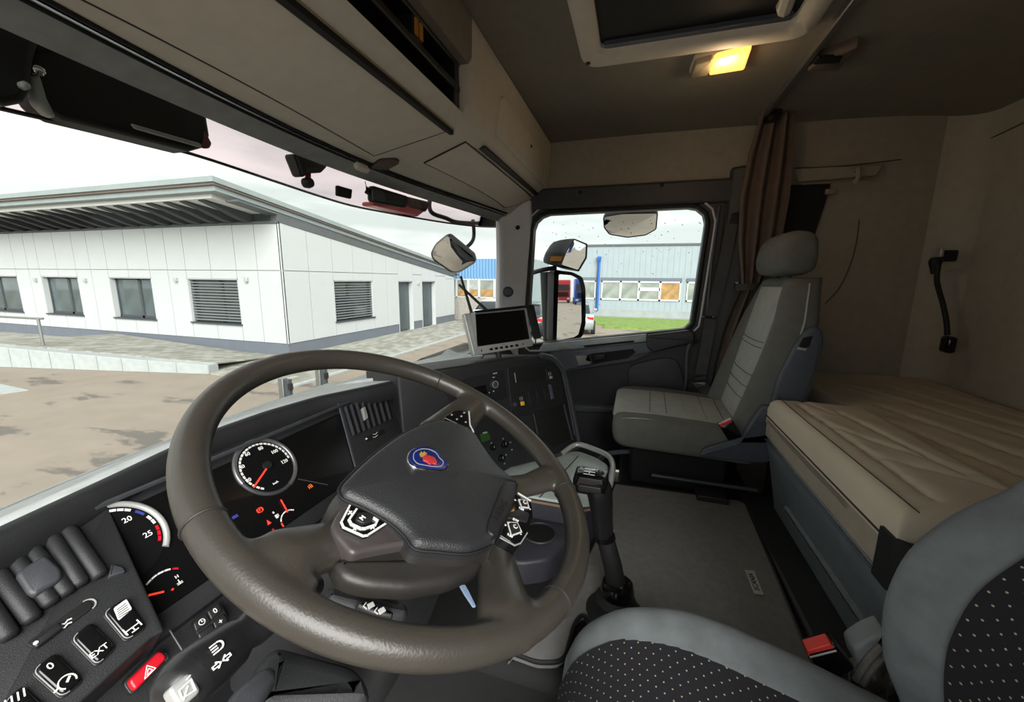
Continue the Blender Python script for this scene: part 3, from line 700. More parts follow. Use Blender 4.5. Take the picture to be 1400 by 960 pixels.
wall_run(arc, -1.05, 0.70, 'trim_5', 'rear_wall', 'rounded brown corner lining of the sleeper', inward=-1)
wall_run([arc[-1], (0, -1.21), (-1.12, -1.21)], -1.05, 0.70, 'wall_back', 'rear_wall', 'brown lined rear wall of the sleeper', inward=-1)
wl = wall_run([(-1.14, -1.21), (-1.14, -.50)], -1.05, 0.70, 'wall_left', 'wall_brown', 'brown sleeper side wall behind the open driver door', inward=-1)
mb = MB(); mb.bb(-1.16, -1.06, -.50, .75, H+.42, H+.70); tag(mb.build('trim_6', 'door_black', bevel=0.01), 'black header above the open driver door', kind='structure')
mb = MB(); mb.bb(-1.16, -1.06, -.60, -.42, H-1.05, H+.44); mb.build('pillar_post', 'door_black', wl, bevel=0.02)
mb = MB(); mb.tube([rel(-1.06, .74, -1.0), rel(-1.06, .74, -.35), rel(-1.05, .70, .0), rel(-1.03, .68, .42)], 0.06, 8); tag(mb.build('trim_7', 'pillar_grey'), 'grey front pillar on the driver side', kind='structure')
mb = MB(); mb.bb(-1.14, 1.14, 1.0, 1.06, H-1.10, H-.44); tag(mb.build('wall_front', 'floor_dark', smooth=0), 'dark bulkhead below the windscreen', kind='structure')
# ceiling
P = []
for i in range(15):
    x = -1.12+2.24*i/14; ex = 0
    P.append([rel(x, y, z-ex*ex*1.5) for y, z in ((.95, .672), (.46, .672), (.0, .675), (-.46, .670), (-.75, .667), (-.95, .660), (-1.08, .648), (-1.16, .636), (-1.24, .62))])
mb = MB(); mb.grid(P, (0, 0, 0.06)); cei = tag(mb.build('ceiling', 'headliner', smooth=60), 'dim taupe cab headliner', kind='structure')
# ---------------------------------------------------------------- passenger side: rail, door, window, pillars
D = axes((1.06, 0, H), (0, -1, 0), (0, 0, 1))
mb = MB(); a = [onX(762, 204, 1.09), onX(1050, 156, 1.09), onX(1025, 236, 1.09), onX(755, 258, 1.09)]
mb.bb(1.075, 1.13, -.50, .50, H+.452, H+.70); mb.prism([(1.075, .50, H+.452), (1.075, .50, H+.70), (1.075, .64, H+.70), (1.075, .70, H+.40)], (.05, 0, 0))
tag(mb.build('wall_right', 'wall_brown', smooth=0), 'brown lining panel above the passenger door', kind='structure')
mb = MB(); mb.bb(1.045, 1.13, -.50, .66, H+.352, H+.456)
tr = tag(mb.build('trim_1', 'door_black', smooth=0, bevel=0.012), 'black roof rail trim with screw plugs above the passenger door', kind='structure')
for px, py in ((794, 264), (905, 254)):
    u, v = D.pix(px, py); mb = MB(); mb.lathe(D, [(0.009, 0.013), (0.009, 0.018), (0.004, 0.019)], 14); mb.v = [x+D.u*u+D.v*v for x in mb.v]; mb.build('screw_plug', 'deep_black', tr)
hole = D.pixs([(730, 306), (744, 293.5), (952, 283.5), (966, 296), (943, 449), (720, 471)])
hole = resample(fillet(hole, [0.03, 0.03, 0.035, 0.035, 0.03, 0.03], 5), 72)
door = thing('door_1', rel(1.08, .1, -1.0), 'black passenger door with a grey sill and silver handle', kind='structure')
plate_with_hole(D, hole, (-.60, .36, -1.0, .365), 0.0, -0.06, 'door_frame', 'door_black', door, bevel=0.004)
mb = MB(); ring = [D.at(x, y, 0.002) for x, y in inset(hole, -0.010)]; mb.tube(ring+ring[:2], 0.011, 8, caps=False); mb.build('window_seal', 'rubber', door)
mb = MB(); ring = [D.at(x, y, 0.004) for x, y in inset(hole, -0.040)]; mb.tube(ring+ring[:2], 0.005, 6, caps=False); mb.build('frame_bead', 'pillar_grey', door)
mb = MB(); hh = inset(hole, -0.012); mb.prism([D.at(x, y, -0.045) for x, y in hh], D.n*0.005); gl = tag(mb.build('window_2', 'side_glass', smooth=0), 'passenger door window glass', kind='structure')
# rain drops on the side window
mb = MB()
for k in range(90):
    u = random.uniform(-.48, .28); v = random.uniform(.12, .30); r = random.uniform(.0012, .0028)
    if random.random() < .25: v = random.uniform(-.15, .3)
    mb.lathe(D.off(-0.047), [(r, 0), (r*.6, -r*.5)], 6); mb.v[-12:] = [x+D.u*u+D.v*v for x in mb.v[-12:]]
dr = mb.build('rain_drops', 'pane_glass', gl); dr['kind'] = 'stuff'
# sill ledge
mb = MB(); q = D.pixs([(742, 470), (884, 457), (884, 467), (846, 472), (752, 481), (735, 481)], 0.03)
mb.pad(D, q, 0.0, 0.036, 0.008); sill = mb.build('sill', 'sill_grey', door)
mb = MB(); q = D.pixs([(797, 472.5), (866, 465.5), (868, 468), (800, 475.5)], 0.037); mb.pad(D, fillet(q, .004), 0.030, 0.0375); mb.build('air_slot', 'deep_black', sill)
mb = MB(); q = D.pixs([(764, 474), (778, 472.5), (780, 476), (766, 478)], 0.037); mb.pad(D, q, 0.034, 0.041, 0.002); mb.build('lock_button', 'silver', sill)
mb = MB(); q = D.pixs([(884, 458), (944, 451), (950, 454), (950, 468), (893, 482), (884, 474)], 0.03); mb.pad(D, fillet(q, .008), 0.0, 0.046, 0.012); mb.build('armrest', 'door_black', door)
mb = MB(); q = D.pixs([(752, 481), (884, 467), (893, 482), (868, 494), (790, 506), (752, 512)], 0.03); mb.pad(D, fillet(q, .006), 0.0, 0.03, 0.008); mb.build('handle_panel', 'door_grey', door)
mb = MB(); q = D.pixs([(806, 484), (866, 477), (869, 482), (858, 490), (810, 498)], 0.032); mb.pad(D, fillet(q, .008), 0.028, 0.0325); mb.build('handle_recess', 'deep_black', door)
mb = MB(); q = D.pixs([(786, 487), (806, 484.5), (803, 488.5), (802, 492), (809, 494), (806, 498), (791, 500)], 0.045); mb.pad(D, fillet(q, .003), 0.02, 0.046, 0.004); mb.build('door_handle', 'silver', door)
mb = MB(); q = D.pixs([(812, 485.5), (827, 483.5), (829, 491.5), (812, 494)], 0.04); mb.pad(D, fillet(q, .004), 0.02, 0.042, 0.004); mb.build('handle_grip', 'black_plastic', door)
mb = MB(); q = D.pixs([(857, 500), (905, 489), (925, 490), (934, 510), (938, 545), (900, 560), (862, 555)], 0.01); mb.pad(D, fillet(q, .05, 6), 0.0, 0.014, 0.006); mb.build('speaker_panel', 'door_black', door)
mb = MB(); q = D.pixs([(770, 553), (850, 558), (850, 566), (770, 562)], 0.03); mb.pad(D, q, 0.0, 0.035, 0.008); mb.build('pocket_rim', 'door_grey', door)
mb = MB(); q = D.pixs([(770, 562), (930, 570), (930, 640), (770, 640)], 0.03); mb.pad(D, q, 0.0, 0.028, 0.008); mb.build('door_pocket', 'door_black', door)
# pull bar at the rear of the door
mb = MB(); mb.tube(spline([D.at(*D.pix(954, 467, .02), .0), D.at(*D.pix(943, 471, .03), .04), D.at(*D.pix(939, 485, .03), .045), D.at(*D.pix(938, 520, .03), .045), D.at(*D.pix(937, 538, .03), .0)], 5), 0.009, 8); mb.build('pull_bar', 'slate_plastic', door)
# front pillar
def loftz(levels, name, m, parent=None, bev=0.0, smooth=35):
    b = MB(); b.rings([[rel(x, y, z) for x, y in pl] for z, pl in levels]); return b.build(name, m, parent, smooth=smooth, bevel=bev)
pl = lambda dx, dy: [(1.055+dx, .535+dy), (1.020+dx, .645+dy), (1.000+dx, .678+dy), (1.02+dx, .72+dy), (1.12+dx, .64+dy), (1.12+dx, .535+dy)]
ap = tag(loftz([(-.60, pl(.02, .04)), (-.36, pl(.02, .03)), (-.2, pl(.015, .01)), (.1, pl(0, -.0)), (.30, pl(-.01, 0)), (.40, pl(-.03, -.0))], 'trim_2', 'pillar_grey', bev=0.01), 'grey front pillar trim beside the passenger window', kind='structure')
for px, py, r, mm, nm in ((694.5, 399, .024, 'slate_plastic', 'tweeter'), (708, 311, .009, 'deep_black', 'screw_plug')):
    p = onX(px, py, 1.015); F = axes(p, (0.42, -.90, 0), (0, 0, 1)); b = MB(); b.lathe(F, [(r*1.15, -.03), (r*1.15, .004), (r*.9, .008), (r*.8, .005), (.001, .005)], 24); b.build(nm, mm, ap)
# belt pillar behind the door
lv = []
for z in (-1.0, -.55, -.2, .1, .36, .50):
    lean = .055*(z+.2); lv.append((z, [(1.05, -.355-lean*.3), (1.03, -.40-lean*.3), (1.035, -.52), (1.10, -.53), (1.12, -.355-lean*.3)]))
bp_ = tag(loftz(lv, 'trim_3', 'door_black', bev=0.012), 'black belt pillar trim between door and curtain', kind='structure')
b = MB(); b.tube([onX(984, 282, 1.045), onX(974, 350, 1.045), onX(966, 437, 1.045)], 0.006, 6); b.build('edge_bead', 'slate_plastic', bp_)
# ---------------------------------------------------------------- windscreen
def gy(x, z): return .985-.11*(z+.38)-(.25-.04*(z+.38))*x*x
P = [[rel(x, gy(x, z), z) for z in (-.40, -.2, 0, .2, .36)] for x in [-1.0+2.0*i/24 for i in range(25)]]
b = MB(); b.grid(P, (0, .006, 0)); tag(b.build('window_1', 'screen_glass', smooth=60), 'wide curved windscreen', kind='structure')
# header trim along the windscreen top
def hy(x): return -.18*x*x
def hzz(x): return -.018*x**4 - .006*x*x
R = []
for i in range(29):
    x = -1.08+2.12*i/28; s = hy(x); q = hzz(x)
    R.append([rel(x, y+s, z+q) for y, z in ((.895, .40), (.892, .326), (.884, .320), (.838, .344), (.832, .350), (.832, .40))])
b = MB(); b.rings(R); hd = tag(b.build('trim_4', 'header_grey', smooth=35), 'dark grey header trim above the windscreen', kind='structure')
for off_, r, mm in ((.0, .0035, 'deep_black'), (.010, .003, 'chrome'), (.019, .0035, 'deep_black')):
    b = MB(); b.tube([rel(-1.05+2.03*i/28, .836-off_+hy(-1.05+2.03*i/28), .3465+off_*.30+hzz(-1.05+2.03*i/28)) for i in range(29)], r, 6); b.build('seam_strip', mm, hd)
p = onY(495, 230.5, .80); b = MB(); F = axes(p, (1, -.05, -.01), (0, -.45, .25)); b.pad(F, rect(0, 0, .05, .016, 0, .004), -.01, .006, .002); b.build('clip_plate', 'locker_beige', hd)
# ---------------------------------------------------------------- overhead console
ovh = thing('overhead_console', rel(0, .6, .42), 'beige overhead console with open shelf and closed lockers under the roof', 'console')
X0, XS, XL, X1 = -1.06, .075, .27, 1.075
A_, B_, C_, D_ = (.826, .352), (.52, .420), (.475, .447), (.458, .480)
back_ = [(.93, .665), (.93, .42)]
def prof(x, front):
    s = hy(x); k = max(0.0, x-.45)/.62
    out = []
    for i, (y, z) in enumerate(front):
        if i == 0: out.append(rel(x, y+s, z+hzz(x)))
        else: out.append(rel(x, y, z))
    return out
def sweep(x0, x1, n, poly, name, m, bev=0.0):
    b = MB(); b.rings([[rel(x0+(x1-x0)*i/n, y+(hy(x0+(x1-x0)*i/n) if y > .7 else 0), z+(hzz(x0+(x1-x0)*i/n) if (y > .7 and z < .5) else 0)) for y, z in poly] for i in range(n+1)]); return b.build(name, m, ovh, smooth=35, bevel=bev)
sweep(X0, XS, 14, [A_, (.52, .420), (.500, .427), (.484, .434), (.476, .442), (.60, .442), (.86, .442), (.86, .40)], 'shelf_base', 'locker_beige')
sweep(X0, XS, 14, [(.462, .562), (.452, .576), (.450, .668), (.86, .668), (.86, .562)], 'shelf_lintel', 'headliner', )
sweep(X0, XS, 2, [(.62, .43), (.62, .58), (.66, .58), (.66, .43)], 'shelf_back', 'deep_black')
sweep(XS, XL+.0, 6, [A_, (.52, .420), (.485, .44), (.462, .47), (.452, .53), (.450, .668), (.86, .668), (.86, .40)], 'divider', 'locker_beige')
sweep(XL, X1, 12, [A_, (.52, .425), (.482, .452), (.472, .47), (.455, .53), (.450, .668), (.86, .668), (.86, .40)], 'locker_body', 'locker_beige')
# shelf insert with dark slots
sh = MB()
for z0, z1 in ((.440, .452), (.492, .510), (.553, .566)): sh.bb(X0, XS-.002, .485, .62, H+z0, H+z1)
for x in (-.80, -.42, .055): sh.bb(x-.012, x+.018, .487, .62, H+.44, H+.565)
sh.bb(-.16, -.12, .487, .62, H+.50, H+.56); sh.build('shelf_insert', 'black_plastic', ovh, bevel=0.004)
for k in (0, 1): b = MB(); b.bb(-.155+.02*k, -.143+.02*k, .484, .487, H+.516, H+.548); b.build('amber_reflection', 'amber', ovh)  # amber bars stand in for reflections on the shelf insert
# big door on the underside, proud by a few millimetres
def lz(x, y): y0, z0 = .826+hy(x), .352+hzz(x); return z0+(y-y0)/(.52-y0)*(.420-z0)
def under(px, py, d=0.0):
    """pixel -> the sloping underside"""
    r = ray(px, py); z = .39
    for _ in range(30): p = CAM+r*(z/r.z); z = z*.4+lz(p.x, p.y)*.6
    return CAM+r*(z/r.z)
nu = V((0, -(.420-.352), -(.826-.52))).normalized()
def under_poly(pts, w0, w1, r, name, m, bev=.004):
    F = axes(rel(0, .52, .42), (1, 0, 0), (0, -1, .222)); F.n = nu; F.v = nu.cross(F.u)
    uv = []
    for p in pts: q = (p-F.o); uv.append((q.dot(F.u), q.dot(F.v)))
    fl = fillet(uv, r, 4); b = MB(); b.pad(F, fl, w0, w1, bev); o = b.build(name, m, ovh, smooth=40)
    ln = [F.at(x, y, .0005) for x, y in inset(fl, -.0015)]; b = MB(); b.tube(ln+ln[:2], .002, 5, caps=False); b.build('panel_gap', 'leather_seam', ovh); return o
u1, u2 = under(511, 212), under(612, 180)
def uz(x, y): return rel(x, y, lz(x, y))
def under_quad(c4, name, m):
    a, b_, c, d = [V(p) for p in c4]; nx, ny = 24, 8; P = []
    def at(s, t): p = a.lerp(b_, s).lerp(d.lerp(c, s), t); q = uz(p.x, p.y); return q
    b = MB(); b.grid([[at(i/nx, j/ny)+nu*(.006 if 0 < i < nx and 0 < j < ny else .003) for j in range(ny+1)] for i in range(nx+1)], -nu*.012); o = b.build(name, m, ovh, smooth=60)
    ln = [at(i/nx, 0) for i in range(nx+1)]+[at(1, j/ny) for j in range(1, ny+1)]+[at(i/nx, 1) for i in range(nx-1, -1, -1)]+[at(0, j/ny) for j in range(ny-1, 0, -1)]
    b = MB(); b.tube([p+nu*.001 for p in ln+ln[:2]], .0032, 5, caps=False); b.build('panel_gap', 'leather_seam', ovh); return o
under_quad([uz(-1.0, .69), u1, uz(u1.x+.015, .545), uz(-1.0, .545)], 'underside_door', 'locker_beige')
b = MB(); b.bb(-1.0, u2.x+.0, .524, .536, H+.405, H+.421); b.build('door_gap', 'deep_black', ovh)
b = MB(); b.tube([rel(-1.0, .523, .418), rel(u2.x, .523, .418)], .0022, 6); b.build('gap_lip', 'lamp_dim', ovh)
pz = [under(506, 227), under(520, 217), under(541, 216), under(546, 220), under(528, 230)]
under_poly(pz, -.004, .010, .01, 'hook_recess', 'curtain_brown', .003)
# locker on the passenger side
l1, l2, l3, l4 = under(580, 222), under(662, 184), under(752, 252), under(690, 283)
under_quad([l1, l4, uz(1.04, .53), uz(l2.x, .53)], 'locker_door', 'locker_beige')
b = MB(); b.bb(.30, 1.05, .500, .526, H+.424, H+.432); b.build('locker_gap', 'leather_seam', ovh)
b = MB(); F = axes(rel(0, .464, .50), (1, 0, 0), (0, -.2, 1)); b.pad(F, fillet([(.315, -.035), (1.055, -.035), (1.05, .075), (.30, .085)], [.02, .01, .02, .04]), -.02, .008, .006); b.build('locker_front', 'locker_beige', ovh)
p = onY(725, 200, .452); b = MB(); b.bb(p.x-.012, p.x+.012, .446, .455, p.z-.004, p.z+.006); b.build('locker_latch', 'deep_black', ovh, bevel=.002)
# ---------------------------------------------------------------- roof hatch, lamps, curtain rail
CF = axes(rel(0, 0, .674), (0, -1, 0), (1, 0, 0)); CF.n = V((0, 0, -1))
hx1 = onZ(800, 90, .66).x; 
hat = thing('roof_hatch', rel(-.02, -.08, .66), 'roof hatch with pale frame and dark glass in the headliner', 'hatch')
hy0, hy1 = .20, -.40; hx0 = -.42
b = MB(); o_ = fillet([(hx0, hy0), (hx1, hy0), (hx1, hy1), (hx0, hy1)], .06, 6); i_ = fillet([(hx0+.09, hy0-.06), (hx1-.085, hy0-.06), (hx1-.085, hy1+.06), (hx0+.09, hy1+.06)], .025, 6)
R = []
for pl_, z in ((o_, .682), (o_, .655), (inset(o_, .012), .645), (inset(i_, -.012), .645), (i_, .655), (i_, .682)): R.append([rel(x, y, z) for x, y in pl_])
b.rings(R, False, False); b.build('hatch_frame', 'locker_beige', hat, smooth=40)
b = MB(); b.prism([rel(x, y, .672) for x, y in inset(i_, -.004)], (0, 0, -.006)); b.build('hatch_glass', 'deep_black', hat, smooth=0)
b = MB(); b.bb(hx1-.105, hx1-.085, hy1+.07, hy0-.07, H+.655, H+.668); b.build('blind_edge', 'slate_plastic', hat)
p = onZ(1073, 12, .63); b = MB(); b.tube([rel(p.x-.16, p.y+.02, .635), p, rel(p.x+.015, p.y, .648)], .016, 8); b.build('hatch_handle', 'locker_beige', hat)
p = onZ(804, 86, .645); b = MB(); b.lathe(axes(p, (1, 0, 0), (0, -1, 0)), [(.007, -.004), (.007, .003)], 12); b.build('hatch_screw', 'deep_black', hat)
# interior lamp (lit)
q = [onZ(a, c, .655) for a, c in ((943, 104), (950, 84), (1028, 63), (1018, 92))]
lamp = thing('interior_lamp', (sum((x for x in q), V())/4), 'lit rectangular interior lamp glowing amber on the headliner', 'lamp')
def quad(s0, s1, name, m, z0, z1, bev):
    a = q[0].lerp(q[3], s0); b_ = q[0].lerp(q[3], s1); c = q[1].lerp(q[2], s1); d = q[1].lerp(q[2], s0)
    bb = MB(); F = axes(rel(0, 0, 0), (1, 0, 0), (0, 1, 0)); F.n = V((0, 0, -1)); F.v = V((0, 1, 0))
    bb.pad(F, fillet([(p.x, p.y) for p in (a, b_, c, d)], .008, 3), -z0, -z1, bev); return bb.build(name, m, lamp, smooth=40)
quad(-.02, 1.02, 'lamp_base', 'locker_beige', .674, .660, .003)
quad(0, .34, 'lamp_lens', 'lamp_dim', .662, .646, .006); quad(.36, 1.0, 'lamp_diffuser', 'bulb_glow', .662, .646, .006)
ld = bpy.data.lights.new('lamp_bulb', 'POINT'); ld.energy = 0.30; ld.color = (1.0, .72, .42); ld.shadow_soft_size = .03
lo = bpy.data.objects.new('lamp_bulb', ld); COL.objects.link(lo); lo.parent = lamp; c_ = q[0].lerp(q[2], .62); lo.location = V((c_.x, c_.y, H+.625))-WLOC[lamp.name]
# unlit rear lamp
q2 = [onZ(a, c, .655) for a, c in ((1103, 91), (1123, 75), (1176, 56), (1158, 77), (1148, 90))]
rl = thing('sleeper_lamp', q2[2], 'small unlit brown lamp on the sleeper ceiling', 'lamp')
F = axes(rel(0, 0, 0), (1, 0, 0), (0, 1, 0)); F.n = V((0, 0, -1)); F.v = V((0, 1, 0))
b = MB(); b.pad(F, fillet([(p.x, p.y) for p in q2], .01, 3), -.675, -.640, .005); b.build('lamp_housing', 'curtain_brown', rl)
q3 = [onZ(a, c, .638) for a, c in ((1111, 88), (1118, 79), (1152, 77), (1147, 86))]
b = MB(); b.pad(F, fillet([(p.x, p.y) for p in q3], .004, 3), -.645, -.637, .001); b.build('lamp_window', 'deep_black', rl)
b = MB(); e0, e1 = onZ(1170, 2, .655), onZ(1085, 106, .655); yy = (e0.y+e1.y)/2
b.bb(-1.0, e1.x+.38, yy-.009, yy+.009, H+.648, H+.676); crail = tag(b.build('curtain_rail', 'steel', smooth=0, bevel=.003), 'slim metal curtain rail running across the headliner', 'rail')
# seam lines in the sleeper lining
def seam(pts, f, name='lining_seam', par=None, r=.0022):
    b = MB(); b.tube(spline([f(*p) for p in pts], 5), r, 5); return b.build(name, 'leather_seam', par)
wr = bpy.data.objects['wall_right']; wbk = bpy.data.objects['wall_back']
seam([(1085, 230), (1140, 228), (1200, 222), (1232, 218)], lambda a, c: onX(a, c, 1.083), par=wr)
seam([(1290, 212), (1330, 200), (1399, 168)], lambda a, c: onY(a, c, -1.208), par=wbk)
seam([(1128, 415), (1150, 390), (1168, 345), (1175, 300)], lambda a, c: onX(a, c, 1.083), par=wr, r=.0015)
# ================================================================ dashboard
S = Frame(rel(-.468, .647, -.351), 40, 0)            # instrument panel
K = Frame(rel(-.10, .60, -.28), 8, -33)              # centre stack, turned to the driver
dash = thing('dashboard', rel(-.2, .75, -.95), 'black moulded dashboard wrapping round the driver under the windscreen', 'dashboard')
cx_ = [(-1.10, .60), (-.95, .63), (-.79, .66), (-.67, .69), (-.58, .715), (-.49, .73), (-.38, .73), (-.26, .71), (-.17, .67), (-.11, .645), (.0, .60), (.10, .55)]
def crest(x):
    for (a, p), (b, q) in zip(cx_, cx_[1:]):
        if x <= b: return p+(q-p)*(x-a)/(b-a)
    return cx_[-1][1]
R = []; RT = []; RL = []
for i in range(41):
    x = -0.995+1.055*i/40; c = crest(x)
    g_ = min(gy(x, -.37)+.01, .985); RT.append([rel(x, y, z) for y, z in ((g_, -.42), (g_, -.354+.035*x*x), (g_-.06, -.343+.03*x*x), (c+.05, -.290), (c+.015, -.283), (c+.004, -.2825), (c+.004, -.33), (c+.05, -.36))])
    RL.append([rel(x, y, z) for y, z in ((c+.006, -.281), (c-.004, -.283), (c-.012, -.290), (c-.014, -.318), (c-.008, -.330), (c+.02, -.335), (c+.02, -.285))])
    R.append([rel(x, y, z) for y, z in ((.80, -.34), (.70, -.312), (.674, -.320), (.60, -.408), (.563, -.452), (.558, -.462), (.563, -.472), (.54, -.515), (.525, -.56), (.60, -.72), (.72, -1.05), (.99, -1.05), (.99, -.42))])
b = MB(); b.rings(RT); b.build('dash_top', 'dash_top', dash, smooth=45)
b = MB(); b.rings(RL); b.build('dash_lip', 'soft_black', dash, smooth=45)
b = MB(); b.rings(R); b.build('dash_body', 'soft_black', dash, smooth=40)
b = MB(); b.tube([S.at(u, .050, .010) for u in (-.62, -.2, .2, .44)], .004, 6); b.build('panel_bead', 'graphite', dash)
# ---------------------------------------------------------------- instruments
clu = thing('instrument_cluster', S.at(0, -.05), 'black instrument cluster with round dials behind the steering wheel', 'instruments')
b = MB(); b.pad(S, fillet([(-.285, -.115), (.20, -.115), (.222, .035), (-.285, .035)], .01), -.004, .003, .002); b.build('cluster_panel', 'cluster_black', clu)
def arc_band(F, c, r, wd, a0, a1, w, seg, m, par, name, gap=.25, th=.0005):
    mb_ = MB(); st = (a1-a0)/seg
    for k in range(seg):
        s0 = a0+st*(k+gap/2); s1 = a0+st*(k+1-gap/2); n = 4
        o_ = [(c[0]+(r+wd/2)*math.cos(R_(s0+(s1-s0)*j/n)), c[1]+(r+wd/2)*math.sin(R_(s0+(s1-s0)*j/n))) for j in range(n+1)]
        i_ = [(c[0]+(r-wd/2)*math.cos(R_(s0+(s1-s0)*j/n)), c[1]+(r-wd/2)*math.sin(R_(s0+(s1-s0)*j/n))) for j in range(n+1)]
        mb_.prism([F.at(x, y, w) for x, y in o_+i_[::-1]], F.n*th)
    return mb_.build(name, m, par, smooth=0)
def ang(F, c, px, py): u, v = F.pix(px, py); return math.degrees(math.atan2(v-c[1], u-c[0]))
sp_c = S.pix(363, 638.5); SC = axes(S.at(*sp_c), S.u, S.v); SC.n = S.n; SC.v = S.v
b = MB(); b.lathe(SC, [(.0535, .002), (.0535, .004), (.001, .004)], 48); b.build('dial_face', 'dial_face', clu)
b = MB(); b.torus(SC, .0545, .0042, 64, 10, -72, 190, .004); b.build('dial_ring', 'ring_satin', clu)
b = MB(); b.torus(SC, .0545, .0038, 40, 10, 190, 288, .003); b.build('dial_ring', 'graphite', clu)
a0 = ang(S, sp_c, 346, 668); a1 = ang(S, sp_c, 397.5, 640)
if a0 < 0: a0 += 360
a0 = 232; a1 = -8
arc_band(S, sp_c, .0462, .0034, a0, a1, .0045, 26, 'white_print', clu, 'dial_scale')
for s, px, py in (('20', 340, 656.5), ('40', 331, 638.5), ('60', 338.5, 621), ('80', 356.5, 613), ('100', 375.5, 617.5), ('120', 389, 631)):
    u, v = S.pix(px, py, .005); text(s, S, u, v, .0048, .0098, 'white_print', clu)
u, v = S.pix(377, 660, .005); text('km/h', S, u, v, .0048, .0055, 'white_print', clu)
b = MB(); tu, tv = S.pix(347, 666, .006); hu, hv = S.pix(367, 637, .006); b.stroke(S, [(hu, hv), (tu, tv)], .0028, .006, .001); b.build('needle', 'red_glow', clu)
b = MB(); b.lathe(SC, [(.008, .004), (.0075, .009), (.001, .009)], 20); b.build('needle_hub', 'deep_black', clu)
# rev counter
pp = [S.pix(*q) for q in ((170, 691), (224, 722), (216, 767))]
(ax_, ay_), (bx_, by_), (cx2, cy2) = pp; d_ = 2*(ax_*(by_-cy2)+bx_*(cy2-ay_)+cx2*(ay_-by_))
tc_ = (((ax_**2+ay_**2)*(by_-cy2)+(bx_**2+by_**2)*(cy2-ay_)+(cx2**2+cy2**2)*(ay_-by_))/d_, ((ax_**2+ay_**2)*(cx2-bx_)+(bx_**2+by_**2)*(ax_-cx2)+(cx2**2+cy2**2)*(bx_-ax_))/d_)
tr_ = math.hypot(ax_-tc_[0], ay_-tc_[1])
TC = axes(S.at(*tc_), S.u, S.v); TC.n = S.n; TC.v = S.v
b = MB(); b.lathe(TC, [(tr_*.97, .002), (tr_*.97, .004), (.001, .004)], 48); b.build('dial_face', 'dial_face', clu)
b = MB(); b.torus(TC, tr_, .0042, 56, 10, -40, 170, .004); b.build('dial_ring', 'silver', clu)
for q0, q1, sg, mm in (((147, 703), (176, 703), 3, 'white_print'), ((180, 704), (193, 709), 1, 'blue_print'), ((195, 711), (206, 720), 2, 'white_print'), ((207, 722), (213, 742), 3, 'red_plastic')):
    s0 = ang(S, tc_, *q0); s1 = ang(S, tc_, *q1); arc_band(S, tc_, tr_*.845, .0034, s0, s1, .0045, sg, mm, clu, 'dial_scale', gap=.15)
for s, px, py in (('20', 174, 710.5), ('25', 202.5, 730.5)): u, v = S.pix(px, py, .005); text(s, S, u, v, .0048, .0108, 'white_print', clu)
# small gauges
fu = S.pix(397, 712); fr_ = .0185
arc_band(S, fu, fr_, .0022, 158, 40, .0035, 5, 'white_print', clu, 'fuel_scale', gap=.12); arc_band(S, fu, fr_, .0024, 190, 160, .0035, 1, 'red_glow', clu, 'fuel_scale')
b = MB(); nu_, nv_ = S.pix(384, 684, .005); b.stroke(S, [S.pix(393, 700, .005), (nu_, nv_)], .0022, .005, .001); b.build('needle', 'red_glow', clu)
u, v = S.pix(374, 701, .005); text('0', S, u, v, .0048, .006, 'white_print', clu)
u, v = S.pix(378.5, 706, .005); b = MB(); b.pad(S, rect(u, v, .004, .0065), .004, .0048); b.stroke(S, [(u+.002, v-.002), (u+.004, v-.001), (u+.004, v+.003)], .001, .004, .0006); b.build('fuel_icon', 'white_print', clu)
tg = S.pix(232, 812); tgr = .024
tgF = S.pix(199, 801); tgr = math.hypot(tgF[0]-tg[0], tgF[1]-tg[1])
arc_band(S, tg, tgr, .0022, ang(S, tg, 199, 802), ang(S, tg, 232, 783.5), .0035, 4, 'white_print', clu, 'temperature_scale', gap=.12)
arc_band(S, tg, tgr, .0024, ang(S, tg, 233, 783.5), ang(S, tg, 241, 786), .0035, 1, 'red_plastic', clu, 'temperature_scale')
b = MB(); b.stroke(S, [S.pix(204, 814, .005), S.pix(223, 809.5, .005)], .0022, .005, .001); b.build('needle', 'red_glow', clu)
b = MB(); u, v = S.pix(236, 806, .005); b.lathe(S, [(.0012, .004), (.0012, .006)], 8); b.v = [x+S.u*u+S.v*v for x in b.v]; b.build('needle_hub', 'red_glow', clu)
for s, px, py in (('H', 242, 788.5),): u, v = S.pix(px, py, .005); text(s, S, u, v, .0045, .006, 'white_print', clu)
u, v = S.pix(246, 796, .005); b = MB(); b.stroke(S, [(u-.003, v), (u+.003, v)], .001, .004); b.stroke(S, [(u, v-.002), (u, v+.004)], .001, .004); b.stroke(S, [(u-.003, v-.002), (u+.003, v-.002)], .001, .004); b.build('coolant_icon', 'white_print', clu)
# tell-tales
u, v = S.pix(356, 697, .005); b = MB(); b.stroke(S, [(u+x, v+y) for x, y in circ(.0042, 14)], .0009, .0035, closed=True)
for sg in (-1, 1): b.stroke(S, [(u+sg*.0055*math.cos(R_(t)), v+.0055*math.sin(R_(t))) for t in (-40, 0, 40)], .0009, .0035)
b.build('parking_brake_light', 'red_glow', clu); text('P', S, u, v, .0038, .006, 'red_glow', clu)
u, v = S.pix(367.5, 713.5, .005); b = MB(); b.pad(S, [(u-.0035, v-.004), (u+.0035, v-.004), (u+.001, v+.001), (u, v+.0045), (u-.0012, v+.001)], .0035, .0042); b.build('belt_light', 'red_glow', clu)
u, v = S.pix(374, 724, .005); b = MB(); b.pad(S, rect(u, v, .003, .004), .0035, .0042); b.build('warning_light', 'red_plastic', clu)
u, v = S.pix(425, 665, .005); b = MB()
for dx in (-.004, 0, .004): b.stroke(S, [(u+dx, v-.003), (u+dx, v+.003)], .0009, .0035)
